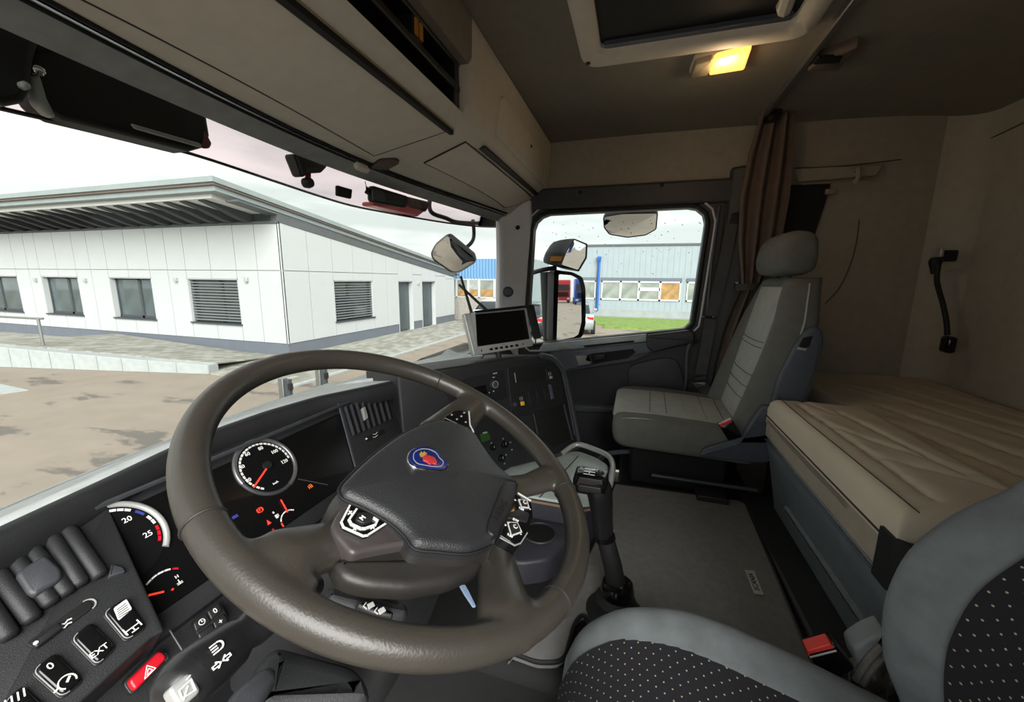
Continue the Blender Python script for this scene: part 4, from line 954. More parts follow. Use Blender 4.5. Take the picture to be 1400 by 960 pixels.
b.stroke(S, [(u-.004, v), (u+.004, v)], .0009, .0035); b.stroke(S, [(u-.002, v+.004), (u+.003, v+.004)], .0009, .0035); b.build('diff_lock_light', 'orange_glow', clu)
u, v = S.pix(322, 706, .005); b = MB(); b.pad(S, rect(u, v, .009, .005), .0035, .0042); b.build('display_tag', 'blue_print', clu)
b = MB(); b.tube([S.at(*S.pix(406, 656), .003), S.at(*S.pix(447, 664), .003)], .0012, 5); b.build('panel_crease', 'graphite', clu)
b = MB(); b.tube([S.at(*S.pix(461, 553), .004), S.at(*S.pix(484, 640), .004)], .0016, 5); b.build('panel_edge', 'slate_plastic', clu)
# ---------------------------------------------------------------- vent units
L_ = Frame(S.at(*S.pix(60, 738), .006), 53, 0)
lv = thing('air_vent', L_.at(-.34, 0), 'large dashboard air vent with thick rounded fins and centre knob left of the dials', 'air vent', 'dashboard air vents')
q = L_.pixs([(-60, 770), (148, 693), (226, 862), (210, 870), (100, 970), (-60, 1080)]); b = MB(); b.pad(L_, fillet(q, .004), -.06, .0, .003); hv_ = b.build('vent_housing', 'soft_black', lv)
q = L_.pixs([(-50, 798), (104, 714), (132, 772), (-40, 905)]); b = MB(); b.pad(L_, fillet(q, .004), -.002, .0006); b.build('vent_well', 'deep_black', lv)
for (x0, y0), (x1, y1), rr in (((92, 722), (138, 788), .0085), ((70, 733), (112, 800), .0085), ((42, 748), (94, 812), .0085), ((20, 763), (72, 826), .0085), ((-6, 780), (46, 848), .0085), ((-34, 800), (14, 872), .0085)):
    p, r2 = L_.at(*L_.pix(x0, y0, .006), .004), L_.at(*L_.pix(x1, y1, .006), .004); b = MB(); b.tube([p, p.lerp(r2, .05), p.lerp(r2, .95), r2], [rr*.7, rr, rr, rr*.7], 10, up=S.n); b.build('vent_fin', 'soft_black', lv, smooth=60)
q = L_.pixs([(20, 784), (62, 758), (84, 778), (86, 792), (48, 815), (38, 812)], .014); b = MB(); b.pad(L_, fillet(q, .006), .004, .016, .004); b.build('vent_knob', 'graphite', lv)
b = MB(); q = L_.pixs([(148, 790), (152, 772), (168, 776), (172, 782)], .004); b.pad(L_, fillet(q, .002), 0, .006, .002); b.build('vent_tab', 'graphite', lv)
q = L_.pixs([(36, 882), (40, 876), (118, 820), (126, 823), (126, 832), (50, 888)], .002); b = MB(); b.pad(L_, fillet(q, .004), 0, .002, .001); rs = b.build('roller_slot', 'deep_black', lv)
q = L_.pixs([(40, 880), (80, 851), (88, 858), (50, 887)], .004); b = MB(); b.pad(L_, fillet(q, .003), 0, .006, .002); b.build('roller', 'black_plastic', rs)
u, v = L_.pix(49, 879, .006); b = MB(); b.pad(L_, [(u+x, v+y) for x, y in circ(.0018, 10)], .004, .0066); b.build('roller_dot', 'white_print', rs)
b = MB()
for dy in (0, 5): b.stroke(L_, L_.pixs([(84, 853+dy), (89, 852+dy), (93, 847+dy), (98, 845+dy)], .004), .0012, .0022)
b.build('roller_icon', 'white_print', rs)
b = MB(); b.torus(axes(L_.at(*L_.pix(120, 828), .001), L_.u, L_.v), .0065, .0009, 16, 6, -80, 100); b.build('slot_rim', 'silver', rs)
rv = thing('air_vent', S.at(.30, 0), 'slatted dashboard air vent with silver tab right of the dials', 'air vent', 'dashboard air vents')
q = S.pixs([(463, 552), (540, 529), (560, 600), (486, 640)], .004); b = MB(); b.pad(S, fillet(q, .008), -.004, .006, .003); b.build('vent_housing', 'soft_black', rv)
S2 = S.off(.006); q = S2.pixs([(468, 558), (528, 537), (537, 572), (480, 597)]); b = MB(); b.pad(S2, fillet(q, .003), -.002, .0006); b.build('vent_well', 'deep_black', rv)
for k in range(8):
    t = (k+.5)/8; x0, y0, x1, y1 = 468+60*t, 558-21*t, 480+57*t, 597-25*t
    p, r2 = S2.at(*S2.pix(x0, y0, .004), .0), S2.at(*S2.pix(x1, y1, .004), .0); b = MB(); b.box((p+r2)/2+S.n*.004, ((r2-p).length, .0022, .010), axes(V(), r2-p, S.n.cross(r2-p))); b.build('vent_slat', 'graphite', rv)
for k in range(3):
    t = (k+1)/4; b = MB(); p, r2 = S2.at(*S2.pix(468+12*t, 558+39*t, 0), .0012), S2.at(*S2.pix(528+9*t, 537+35*t, 0), .0012); b.tube([p, r2], .0013, 5); b.build('cross_slat', 'black_plastic', rv)
q = S2.pixs([(494.5, 558), (499, 556.5), (503, 572), (498.5, 574.5)], .01); b = MB(); b.pad(S2, fillet(q, .002), .004, .013, .002); b.build('vent_tab', 'silver', rv)
q = S2.pixs([(497, 600), (524, 586), (527, 592), (502, 604)], .001); b = MB(); b.pad(S2, fillet(q, .003), 0, .002, .001); rs = b.build('roller_slot', 'deep_black', rv)
u, v = S2.pix(501, 600, .003); b = MB(); b.pad(S2, [(u+x, v+y) for x, y in circ(.0022, 10)], .001, .004); b.build('roller_dot', 'white_print', rs)
b = MB()
for dy in (0, 4): b.stroke(S2, S2.pixs([(510, 594+dy), (513, 594+dy), (516, 591+dy)], .002), .0012, .002)
b.build('roller_icon', 'white_print', rs)
# ---------------------------------------------------------------- rocker switches
L2 = L_
def switch(px4, label, top=.0075, m='gloss_black', r=.006, rim=True):
    c = L2.pixs(px4, top*.6); t = thing('rocker_switch', L2.at(sum(p[0] for p in c)/4, sum(p[1] for p in c)/4), label, 'switch', 'dashboard rocker switches')
    bb = MB(); bb.pad(L2, fillet(inset(c, -.0022), r), -.001, .0022, .001); bb.build('switch_frame', 'black_plastic', t)
    bb = MB(); bb.pad(L2, fillet(c, r), 0, top, .003); bb.build('rocker', m, t)
    if rim:
        bb = MB(); k = fillet(c, r); ln = [L2.at(x, y, top-.003) for x, y in k[int(len(k)*.76):]+k[:int(len(k)*.26)]]; bb.tube(ln, .0007, 5); bb.build('rim_light', 'silver', t)
    return t
w_ = .0077
t = switch([(98, 873), (124, 851), (158, 884), (133, 909)], 'black rocker switch lettered EXT below the vent roller')
u, v = L2.pix(136, 890, w_); rot = 3.0; text('EXT', L2, u, v, w_, .0088, 'white_print', t, rot=rot)
t = switch([(45, 917), (75, 893), (113, 930), (85, 953)], 'black rocker switch with a zero and cruise dial symbol')
u, v = L2.pix(69, 911, w_); text('0', L2, u, v, w_, .010, 'white_print', t, rot=rot)
u, v = L2.pix(92, 932, w_); b = MB(); b.stroke(L2, [(u+x, v+y) for x, y in circ(.0065, 12, rot-30, rot+230)], .0011, w_); b.stroke(L2, [(u, v), (u+.003, v+.003)], .002, w_); b.stroke(L2, [(u-.010, v-.0015), (u-.007, v-.0005)], .0016, w_); b.build('cruise_icon', 'white_print', t)
t = switch([(142, 838), (172, 817), (199, 857), (173, 875)], 'black rocker switch with a white printed symbol and axle symbol')
q = L2.pixs([(155, 832), (173, 819), (181, 833), (162, 849)], w_); b = MB(); b.pad(L2, fillet(q, .002), .006, .0090, .001); pl_ = b.build('symbol_plate', 'white_print', t)
b = MB()
for k in range(5): b.stroke(L2, [L2.pix(160+2.2*k*.3, 834+2.6*k, .0091), L2.pix(172+1.5*k*.9, 825+2.6*k, .0091)], .0009, .0090, .0003)
b.build('symbol_lines', 'deep_black', pl_)
u, v = L2.pix(181, 858, w_); b = MB(); c_, s_ = math.cos(R_(rot)), math.sin(R_(rot))
for sg in ((-.007, 0, .007, 0), (-.007, -.004, -.007, .004), (.007, -.004, .007, .004), (0, 0, 0, -.005), (-.003, -.005, .003, -.005)): b.stroke(L2, [(u+sg[0]*c_-sg[1]*s_, v+sg[0]*s_+sg[1]*c_), (u+sg[2]*c_-sg[3]*s_, v+sg[2]*s_+sg[3]*c_)], .0011, w_)
b.build('axle_icon', 'white_print', t)
t = switch([(5, 962), (30, 938), (70, 975), (40, 1000)], 'black rocker switch with a striped lamp symbol at the panel corner')
u, v = L2.pix(18, 956, w_); b = MB()
for k in range(4): b.stroke(L2, [(u-.006+.004*k, v-.004), (u-.004+.004*k, v+.003)], .0011, w_)
b.build('lamp_icon', 'white_print', t)
# hazard switch and the button block sit on the lower strip
L2 = S.off(.002)
t = thing('hazard_switch', L2.at(*L2.pix(203, 915)), 'red hazard warning switch with white triangle', 'switch')
q = L2.pixs([(174, 931), (218, 889), (229, 899), (184, 946)], .008); b = MB(); b.pad(L2, fillet(inset(q, -.003), .006), -.004, .003, .001); b.build('switch_frame', 'black_plastic', t)
b = MB(); b.pad(L2, fillet(q, .005), 0, .010, .003); b.build('button', 'red_plastic', t)
for sc in (1.0, .5):
    cx0, cy0 = 204.5, 918; b = MB(); b.stroke(L2, L2.pixs([(cx0+(x-cx0)*sc, cy0+(y-cy0)*sc) for x, y in ((201, 910), (213, 913.5), (198, 928.5))], .0105), .0008, .0101, .0004, closed=True); b.build('triangle', 'white_print', t)
q = L2.pixs([(222, 889), (228, 894), (231, 900), (226, 905)], .003); b = MB(); b.pad(L2, fillet(q, .001), 0, .004, .001); b.build('side_tab', 'graphite', t)
t = thing('button_block', L2.at(*L2.pix(288, 851)), 'black four-button block with clock, zero, plus and minus', 'switch')
q = L2.pixs([(262, 851), (300, 821), (314, 849), (277, 885)], .002); b = MB(); b.pad(L2, fillet(q, .005), -.004, .003, .001); b.build('block_base', 'deep_black', t)
for i, (c4, s) in enumerate(((((264, 852), (281, 838), (288, 850), (268, 864)), None), (((283, 836), (299, 824), (304, 835), (289, 848)), '0'), (((291, 851), (306, 839), (312, 849), (296, 863)), '+'), (((270, 867), (290, 853), (295, 865), (277, 882)), '-'))):
    q = L2.pixs(c4, .005); b = MB(); b.pad(L2, fillet(q, .003), .001, .006, .0015); b.build('button', 'black_plastic', t)
    u, v = sum(p[0] for p in q)/4, sum(p[1] for p in q)/4
    if s: text(s, L2, u, v, .0062, .010, 'white_print', t, rot=rot)
    else:
        b = MB(); b.stroke(L2, [(u+x, v+y) for x, y in circ(.0036, 14)], .0008, .0062, closed=True); b.stroke(L2, [(u, v+.0025), (u, v), (u+.0018, v)], .0007, .0062); b.build('clock_icon', 'white_print', t)
b = MB(); b.tube([L2.at(*L2.pix(231, 862), .002), L2.at(*L2.pix(262, 912), .002)], .0012, 5); b.build('panel_joint', 'graphite', dash)
# ================================================================ centre stack
ol = K.pixs([(560, 515), (600, 506), (650, 497), (700, 489.5), (738, 485), (757, 490), (768, 501), (776, 520), (793, 602), (791, 612), (755, 626), (700, 640), (610, 660)])
ol = [(max(x, .0), y) for x, y in ol]
ol = fillet([(0.0, ol[2][1])]+ol[2:12]+[(.0, -.40)], [.0, .02, .02, .02, .03, .03, .03, .03, .02, .02, .0, .0], 4)
stk = thing('centre_stack', K.at(.3, -.38), 'black centre console stack turned to the driver with radio and bins', 'console')
b = MB(); b.pad(K, ol, -.24, 0.0, .012); b.build('stack_body', 'soft_black', stk)
b = MB(); q = [K.at(*K.pix(x, y, .004), .001) for x, y in ((740, 486), (755, 490), (766, 501), (774, 519), (783, 560), (791.5, 602), (790, 611), (778, 618), (755, 625))]; b.tube(spline(q, 5), .0105, 10); b.build('edge_bead', 'graphite', stk)
b = MB(); q = [K.at(*K.pix(x, y, .012), .008) for x, y in ((770, 512), (776, 540), (787, 596))]; b.tube(spline(q, 5), .0022, 6); b.build('bead_strip', 'slate_plastic', stk)
# soft top linking stack and windscreen
P = []
for i in range(21):
    x = .0+1.03*i/20; f = max(0, min(1, (x-.02)/.46)); y0_ = .60-.36*f if x < .48 else .30+.38*min(1, (x-.48)/.12)
    g_ = gy(x, -.37)+.01; P.append([rel(x, y0_+.03, -.285 if x < .5 else -.33), rel(x, y0_+.1, -.29 if x < .5 else -.335), rel(x, (y0_+g_)/2+.02, -.315), rel(x, max(g_-.05, y0_+.12), -.35), rel(x, max(g_, y0_+.13), -.372)])
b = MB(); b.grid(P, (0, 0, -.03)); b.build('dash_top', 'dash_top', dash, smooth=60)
b = MB(); b.rings([[rel(x, y, z) for y, z in ((.69, -.95), (.60, -.55), (.61, -.40), (.66, -.35), (.90, -.35), (.99, -.40), (.99, -.95))] for x in (.52, .8, 1.04)]); b.build('passenger_dash', 'soft_black', dash, bevel=.02)
b = MB(); b.tube(spline([onY(720, 470, .60), onY(735, 462, .60), onY(744, 465, .58), onY(748, 478, .57), onY(746, 486, .56)], 6), .010, 8); b.build('dash_end_bead', 'sill_grey', dash)
def kpad(pxs, w0, w1, m, name, par, r=.004, bev=.0015, lab=None):
    bb = MB(); bb.pad(K, fillet(K.pixs(pxs, w1), r), w0, w1, bev); return bb.build(name, m, par)
rad = thing('car_radio', K.at(.2, -.06), 'black slot radio with round knob in the centre stack', 'radio')
kpad([(606, 527), (689, 506), (694, 544), (622, 566)], -.004, .004, 'black_plastic', 'radio_face', rad)
kpad([(622, 537), (664, 526), (667, 538), (628, 550)], .003, .0046, 'screen_black', 'radio_display', rad, .002, .0003)
u, v = K.pix(675, 525.5, .006); KF = axes(K.at(u, v, .003), K.u, K.v); KF.n = K.n; KF.v = K.v
b = MB(); b.lathe(KF, [(.0125, 0), (.0125, .010), (.0105, .013), (.001, .013)], 24); kn = b.build('radio_knob', 'graphite', rad)
b = MB(); b.torus(KF, .0105, .0011, 24, 6, w=.0125); b.build('knob_ring', 'silver', kn)
for px, py, a_, c_ in ((677, 510.5, .016, .004), (675, 516, .009, .003), (669, 537, .004, .004), (675, 535, .005, .004), (660, 540, .004, .003)):
    u, v = K.pix(px, py, .005); b = MB(); b.pad(K, rect(u, v, a_, c_), .003, .005); b.build('radio_print', 'silver', rad)
kpad([(694, 504), (760, 494), (770, 505), (785, 556), (700, 572)], -.003, .003, 'black_plastic', 'stack_panel', stk)
kpad([(698, 508.5), (744.5, 501.5), (746.5, 518.5), (701, 524.5)], .0, .0036, 'deep_black', 'display_recess', stk, .004, .0003)
b = MB(); p = [K.at(*K.pix(703.5, 510, .004), .004), K.at(*K.pix(705.5, 523, .004), .004)]; b.tube(p, .0013, 5); b.build('recess_edge', 'silver', stk)
kpad([(746.5, 504.5), (757, 503.5), (759, 517), (748.5, 519)], .0, .006, 'black_plastic', 'socket_panel', stk, .002)
for px, py, mm, r_ in ((751.5, 511, 'socket_amber', .006), (712.5, 545, 'socket_amber', .006)):
    u, v = K.pix(px, py, .007); F = axes(K.at(u, v, .005), K.u, K.v); F.n = K.n; F.v = K.v; b = MB(); b.torus(F, r_, .0016, 18, 6, w=.002); b.build('socket_ring', 'steel', stk); b = MB(); b.lathe(F, [(r_*.8, 0), (r_*.8, .0015)], 14); b.build('socket_core', mm, stk)
kpad([(751, 514.5), (755, 514), (755.5, 517.5), (751.5, 518)], .004, .0066, 'silver', 'socket_print', stk, 0, .0003)
kpad([(698, 541), (717.5, 537), (720, 555), (702, 559.5)], .0, .005, 'black_plastic', 'plug_panel', stk, .003)
kpad([(711.5, 549.5), (716.5, 548.5), (717.5, 554), (712.5, 555)], .004, .0062, 'yellow_label', 'yellow_label', stk, 0, .0003)
u, v = K.pix(704.5, 553, .006); b = MB(); b.pad(K, [(u+x, v+y) for x, y in circ(.008, 14)], .004, .008, .002); b.build('round_plug', 'graphite', stk)
for x0 in (722, 732.5, 743): kpad([(x0, 535-(x0-722)*.17), (x0+8.5, 533.5-(x0-722)*.17), (x0+11.5, 551-(x0-722)*.2), (x0+3, 553-(x0-722)*.2)], .0, .006, 'black_plastic', 'switch_blank', stk, .002)
kpad([(750.5, 526), (754, 525.5), (758, 545), (754, 546)], .0, .009, 'slate_plastic', 'switch_edge', stk, .001)
kpad([(728, 565), (769, 553.5), (781, 601), (757, 612), (733, 594)], .0, .0036, 'deep_black', 'storage_bin', stk, .006, .0003)
b = MB(); b.tube([K.at(*K.pix(769.5, 553), .004), K.at(*K.pix(781.5, 601), .004)], .004, 6); b.build('bin_edge', 'graphite', stk)
b = MB(); b.tube([K.at(*K.pix(728, 565), .004), K.at(*K.pix(734, 594), .004)], .003, 6); b.build('bin_edge', 'graphite', stk)
ac = thing('climate_panel', K.at(.17, -.29), 'black heater control panel with small green display and knobs', 'controls')
kpad([(632, 580), (700, 566), (722, 628), (665, 652)], -.003, .004, 'black_plastic', 'panel', ac)
kpad([(656, 594), (668, 591), (671, 601), (659, 605)], .003, .0048, 'green_glow', 'display', ac, .001, .0003)
kpad([(660, 591.5), (666, 590), (666.5, 592), (660.5, 593.5)], .003, .005, 'silver', 'print', ac, 0, .0003)
for px, py, r_ in ((690, 608, .012), (686, 627, .012), (674, 612, .010)):
    u, v = K.pix(px, py, .008); F = axes(K.at(u, v, .003), K.u, K.v); F.n = K.n; F.v = K.v; b = MB(); b.lathe(F, [(r_, 0), (r_, .009), (r_*.8, .012), (.001, .012)], 18); kn = b.build('knob', 'gloss_black', ac); b = MB(); b.box(F.at(0, r_*.4, .0124), (.002, r_*.7, .001), F); b.build('knob_mark', 'silver', kn)
for px, py in ((672, 606), (688, 600), (698, 605), (692, 622), (700, 615), (690, 634)):
    u, v = K.pix(px, py, .005); b = MB(); b.pad(K, rect(u, v, .005, .004), .003, .005); b.build('print', 'silver', ac)
# gear key barrel recess left of the stack
p = rel(-.035, .60, -.345); F = axes(p, (.84, -.54, 0), (0, .3, 1)); b = MB(); b.lathe(F, [(.055, -.02), (.055, .012), (.048, .018), (.042, .012), (.040, -.015), (.001, -.015)], 28); b.build('round_recess', 'black_plastic', stk)
b = MB(); b.torus(F, .048, .002, 28, 6, -30, 120, .017); b.build('recess_glint', 'slate_plastic', stk)
# ---------------------------------------------------------------- table console with chrome rail
tb = thing('table_console', rel(.22, .25, TZ), 'low console with pale flip table and bright rail by the gear lever', 'console')
top = [(.05, .50), (.05, .254), (.052, .09), (.10, .055), (.26, .035), (.35, .045), (.40, .09), (.44, .17), (.40, .24), (.30, .50)]
b = MB(); F = axes(rel(0, 0, -.64), (1, 0, 0), (0, 1, 0)); b.pad(F, fillet(top, .02), -.13, -.006, .006); b.build('console_body', 'purple_grey', tb)
b = MB(); b.pad(F, fillet(inset(top, .012), .02), -.01, .002, .003); b.build('table_top', 'tablet_top', tb)
b = MB(); b.tube([rel(.06, .235, -.637), rel(.33, .175, -.637), rel(.38, .165, -.637)], .0016, 5); b.build('table_joint', 'leather_seam', tb)
b = MB(); b.tube(spline([rel(.37, .225, -.632), rel(.425, .178, -.612), rel(.40, .105, -.612), rel(.36, .056, -.612), rel(.30, .038, -.612), rel(.24, .036, -.618), rel(.20, .04, -.64)], 6), .0095, 10); b.build('table_rail', 'silver', tb, smooth=60)
b = MB(); b.tube([rel(.05, .27, -.648), rel(.052, .10, -.648), rel(.07, .075, -.648)], .004, 6); b.build('edge_strip', 'tan_skin', tb)
dw = [(-.13, .36), (-.15, .24), (-.11, .165), (-.03, .135), (.055, .13), (.055, .36)]
b = MB(); F2 = axes(rel(0, 0, -.70), (1, 0, 0), (0, 1, 0)); b.pad(F2, fillet(dw, .025), -.075, 0, .010); cd_ = b.build('cup_drawer', 'purple_grey', tb)
b = MB(); cc = rel(-.018, .215, -.70); F3 = axes(cc, (1, 0, 0), (0, 1, 0)); b.lathe(F3, [(.046, .002), (.042, .004), (.040, .001), (.001, .001)], 28); b.build('cup_hole', 'deep_black', cd_)
b = MB(); b.torus(F3, .045, .003, 28, 6, w=.002); b.build('cup_rim', 'graphite', cd_)
# ================================================================ steering wheel
W = Frame(rel(-.617, .232, -.204), 63.2, .6)
RR, RT_ = .2107, .0146
sw = thing('steering_wheel', W.at(0, 0, -.05), 'worn brown-grey leather truck steering wheel with blue shield emblem', 'steering wheel')
b = MB(); b.torus(W, RR, RT_, 160, 20)
def spoke(pts, rad, sq):
    path = [W.at(*W.pix(x, y, w_), w_) for x, y, w_ in pts]; n = len(path); pp_ = spline(path, 6); rr = []
    for i in range(len(pp_)):
        f = i/(len(pp_)-1)*(n-1); k = min(int(f), n-2); rr.append(rad[k]+(rad[k+1]-rad[k])*(f-k))
    b.tube(pp_, rr, 16, sq=sq, up=W.n)
spoke([(600, 600, -.022), (628, 572, -.016), (648, 552, -.004), (655, 544, 0)], [.036, .030, .025, .022], .55)
spoke([(690, 668, -.022), (722, 663, -.014), (748, 654, -.004), (770, 650, 0)], [.020, .018, .021, .018], .6)
spoke([(650, 735, -.022), (676, 765, -.016), (686, 805, -.006), (694, 845, 0), (706, 868, 0)], [.026, .021, .023, .028, .020], .6)
spoke([(505, 725, -.022), (462, 742, -.016), (425, 752, -.008), (385, 765, -.002), (345, 775, 0)], [.026, .022, .023, .026, .018], .6)
# wide webs where the lower spokes flow into the rim
spoke([(740, 838, 0), (705, 862, 0), (660, 872, 0)], [.012, .018, .012], .7)
spoke([(425, 815, 0), (382, 790, 0), (345, 745, 0)], [.012, .017, .012], .7)
rim = b.build('rim', 'leather', sw, smooth=180, remesh=.0026, smit=14)
for px, py in ((262, 722), (600, 518), (776, 672), (752, 815), (306, 700)):
    u, v = W.pix(px, py); a = math.atan2(v, u); c = W.at(RR*math.cos(a), RR*math.sin(a)); rad_ = W.u*math.cos(a)+W.v*math.sin(a)
    if px == 306: continue
    F = axes(c, rad_, W.n); b = MB(); b.torus(F, RT_*.985, .0011, 28, 6); b.build('rim_seam', 'leather_seam', sw)
# hub
pad_px = [(469, 671), (471, 657), (509, 621), (549, 592.5), (586, 576), (607, 573.5), (630, 579.5), (650, 592), (661, 608), (680, 634), (699, 650), (707, 657), (706, 665), (682, 732), (674, 740), (642, 751), (600, 748), (570, 744), (558, 729), (536, 709), (500, 688.5), (476, 678)]
hub = W.pixs(pad_px, .018)
hub = [(p.x, p.y) for p in spline([V((x, y)).to_3d() for x, y in hub], 3, closed=True)]
b = MB(); b.pad(W, hub, -.012, .020, .008, .010); b.build('airbag_cover', 'pad_grey', sw, smooth=60)
cu = sum(x for x, y in hub)/len(hub); cv = sum(y for x, y in hub)/len(hub)
sc_ = lambda k: [(cu+(x-cu)*k, cv+(y-cv)*k) for x, y in hub]
b = MB(); b.rings([[W.at(x, y, w_) for x, y in pl_] for pl_, w_ in ((sc_(.80), -.060), (sc_(.95), -.048), (sc_(1.045), -.026), (sc_(1.035), -.006), (sc_(1.0), .004))]); b.build('hub_shell', 'trim_dark', sw, smooth=60)
b = MB(); ln = [W.at(x, y, .013) for x, y in inset(hub, -.0012)]; b.tube(ln+ln[:2], .0013, 6, caps=False); b.build('cover_gap', 'deep_black', sw)
# lower apron and trim
ap_px = [(452, 765), (482, 758), (530, 747), (565, 742), (600, 748), (640, 752), (662, 768), (655, 778), (620, 797), (560, 807), (500, 803), (465, 792)]
b = MB(); q = W.pixs(ap_px, -.004); b.pad(W, fillet(q, .008), -.016, -.002, .008); b.build('hub_apron', 'trim_dark', sw)
tr_px = [(477, 681), (462, 700), (453, 717), (456, 730), (470, 746), (481, 759), (505, 753), (535, 748), (564, 743), (557, 730), (537, 711), (500, 690)]
b = MB(); b.pad(W, fillet(W.pixs(tr_px, .006), .005), -.03, .007, .004); b.build('spoke_trim', 'trim_brown', sw)
# left control pad
lc_px = [(481, 684), (466, 713), (470, 721), (496, 733), (502, 732), (536, 711), (500, 691)]
b = MB(); q = fillet(W.pixs(lc_px, .011), .003); b.pad(W, q, .004, .0105, .001); lcp = b.build('control_pad', 'gloss_black', sw)
b = MB(); k5 = W.pixs([(481, 686), (467, 713), (470, 720), (497, 732), (503, 731), (534, 711)], .012); b.stroke(W, k5, .0016, .0105, .0012); b.build('pad_rim', 'bright_trim', lcp)
b = MB(); k5 = W.pixs([(488, 695), (478, 709), (481, 715), (494, 721), (500, 721), (514, 716), (517, 710), (510, 706)], .013); b.stroke(W, k5, .0017, .0105, .0018); b.build('cursor_ring', 'bright_trim', lcp)
b = MB(); b.pad(W, fillet(W.pixs([(490, 701), (500, 700), (511, 704), (509, 713), (497, 716), (486, 711)], .013), .002), .0105, .0135, .001); b.build('centre_button', 'black_plastic', lcp)
for px, py in ((479, 700), (505, 697), (485, 722), (510, 720)): 
    u, v = W.pix(px, py, .012); b = MB(); b.stroke(W, [(u-.0022, v), (u+.0022, v)], .0009, .0108); b.stroke(W, [(u, v-.0016), (u+.001, v+.0016)], .0009, .0108); b.build('pad_icon', 'white_print', lcp)
u, v = W.pix(496, 708, .014); text('M', W, u, v, .0136, .006, 'white_print', lcp)
# right control strip
rc_px = [(703, 676), (711, 673), (727, 683), (730, 704), (722, 728), (711, 744), (700, 741), (681, 729)]
b = MB(); b.pad(W, fillet(W.pixs(rc_px, .010), .004), -.012, .0095, .002); rcp = b.build('control_strip', 'gloss_black', sw)
b = MB(); b.stroke(W, W.pixs([(709, 673.5), (726, 683.5)], .011), .0016, .0095, .001); b.build('strip_glint', 'bright_trim', rcp)
for c4 in ([(710, 682), (721, 683), (724, 693), (714, 692)], [(695, 713), (708, 713.5), (714, 726), (700, 731)], ):
    b = MB(); k5 = W.pixs(c4, .012); b.stroke(W, k5, .0013, .0098, .001, closed=True); b.build('button_frame', 'bright_trim', rcp)
    b = MB(); k6 = inset(k5, .0022); b.pad(W, k6, .0095, .0125, .0008); b.build('button', 'black_plastic', rcp)
    u, v = sum(p[0] for p in k5)/4, sum(p[1] for p in k5)/4; b = MB(); b.stroke(W, [(u+x, v+y) for x, y in circ(.0022, 8, 20, 300)], .0007, .0126); b.build('button_icon', 'white_print', rcp)
b = MB(); b.pad(W, fillet(W.pixs([(698, 700), (712, 696), (724, 703), (721, 714), (708, 711), (694, 708)], .011), .002), .009, .0115, .001); b.build('rocker_pair', 'black_plastic', rcp)
p1_, p2_ = W.pix(681, 731, .012), W.pix(705, 744, .012); b = MB(); b.stroke(W, [p1_, p2_, W.pix(713, 741, .012), W.pix(722, 727, .012)], .0012, .0095, .001); b.build('strip_edge', 'silver', rcp)
e = W.pix(712, 694.5, .012); e2 = W.pix(716, 696.5, .012); rt = math.degrees(math.atan2(e2[1]-e[1], e2[0]-e[0]))
for s, px, py in (('RES', 713, 695.5), ('OFF', 705, 711), ('RES', 697.5, 732)): u, v = W.pix(px, py, .012); text(s, W, u, v, .0118, .0042, 'white_print', rcp, rot=rt)
for s, px, py in (('+', 705.5, 682), ('-', 726, 694), ('+', 692, 716), ('-', 713.5, 728)): u, v = W.pix(px, py, .012); text(s, W, u, v, .0098, .006, 'white_print', rcp, rot=rt)
# airbag label
b = MB(); b.pad(W, fillet(W.pixs([(691, 658), (705, 659), (707, 666), (703, 685), (681, 729), (675, 733), (667, 727), (666, 716), (686, 664)], .024), .004), .014, .0245, .002); alb = b.build('airbag_label', 'black_plastic', sw)
u, v = W.pix(685, 697, .026); u2, v2 = W.pix(696, 676, .026); text('AIRBAG', W, u, v, .0247, .0105, 'deep_black', alb, rot=math.degrees(math.atan2(v2-v, u2-u)), th=.0008)
# upper right triangle pad
b = MB(); b.pad(W, fillet(W.pixs([(607, 570), (622, 560), (641, 561), (643, 586)], .014), .003), -.01, .0135, .0015); tp = b.build('phone_pad', 'gloss_black', sw)
b = MB(); b.stroke(W, W.pixs([(641.5, 562), (643, 580), (648, 590)], .015), .0016, .0135, .001); b.build('pad_rim', 'bright_trim', tp)
for px, py in ((618, 567), (625, 573), (631, 569), (637, 577), (635, 564)): u, v = W.pix(px, py, .014); b = MB(); b.pad(W, rect(u, v, .003, .0022), .0135, .0142); b.build('pad_icon', 'silver', tp)
# shield emblem
em = [(557, 626), (560, 616), (573, 610), (588, 611), (600, 617), (606, 626), (614, 634), (609, 643), (592, 643), (575, 640), (566, 638), (560, 633)]
EW = .0305
q = W.pixs(em, EW); q = [(p.x, p.y) for p in spline([V((x, y)).to_3d() for x, y in q], 3, closed=True)]
b = MB(); b.pad(W, q, .022, EW, .002); emb = b.build('emblem', 'chrome', sw)
qc = (sum(p[0] for p in q)/len(q), sum(p[1] for p in q)/len(q))
b = MB(); b.pad(W, inset(q, .0016), EW-.001, EW+.0008, .0004); b.build('emblem_field', 'emblem_blue', emb)
b = MB(); k5 = [(qc[0]+(x-qc[0])*.72, qc[1]+(y-qc[1])*.72) for x, y in q]; b.stroke(W, k5, .0008, EW+.0006, .0006, closed=True); b.build('emblem_line', 'silver', emb)
gr = [(578, 625), (582, 621), (588, 623), (594, 625), (598, 631), (597, 635), (591, 633), (588, 635), (584, 631), (579, 629.5)]
b = MB(); b.pad(W, fillet(W.pixs(gr, EW+.002), .0015), EW, EW+.0022, .0006); b.build('emblem_beast', 'emblem_red', emb)
cw = [(574, 620), (576, 617), (578, 619.5), (580, 616.5), (582, 619.5), (584, 618.5), (582.5, 623), (576, 624)]
b = MB(); b.pad(W, W.pixs(cw, EW+.002), EW, EW+.002); b.build('emblem_crown', 'emblem_gold', emb)
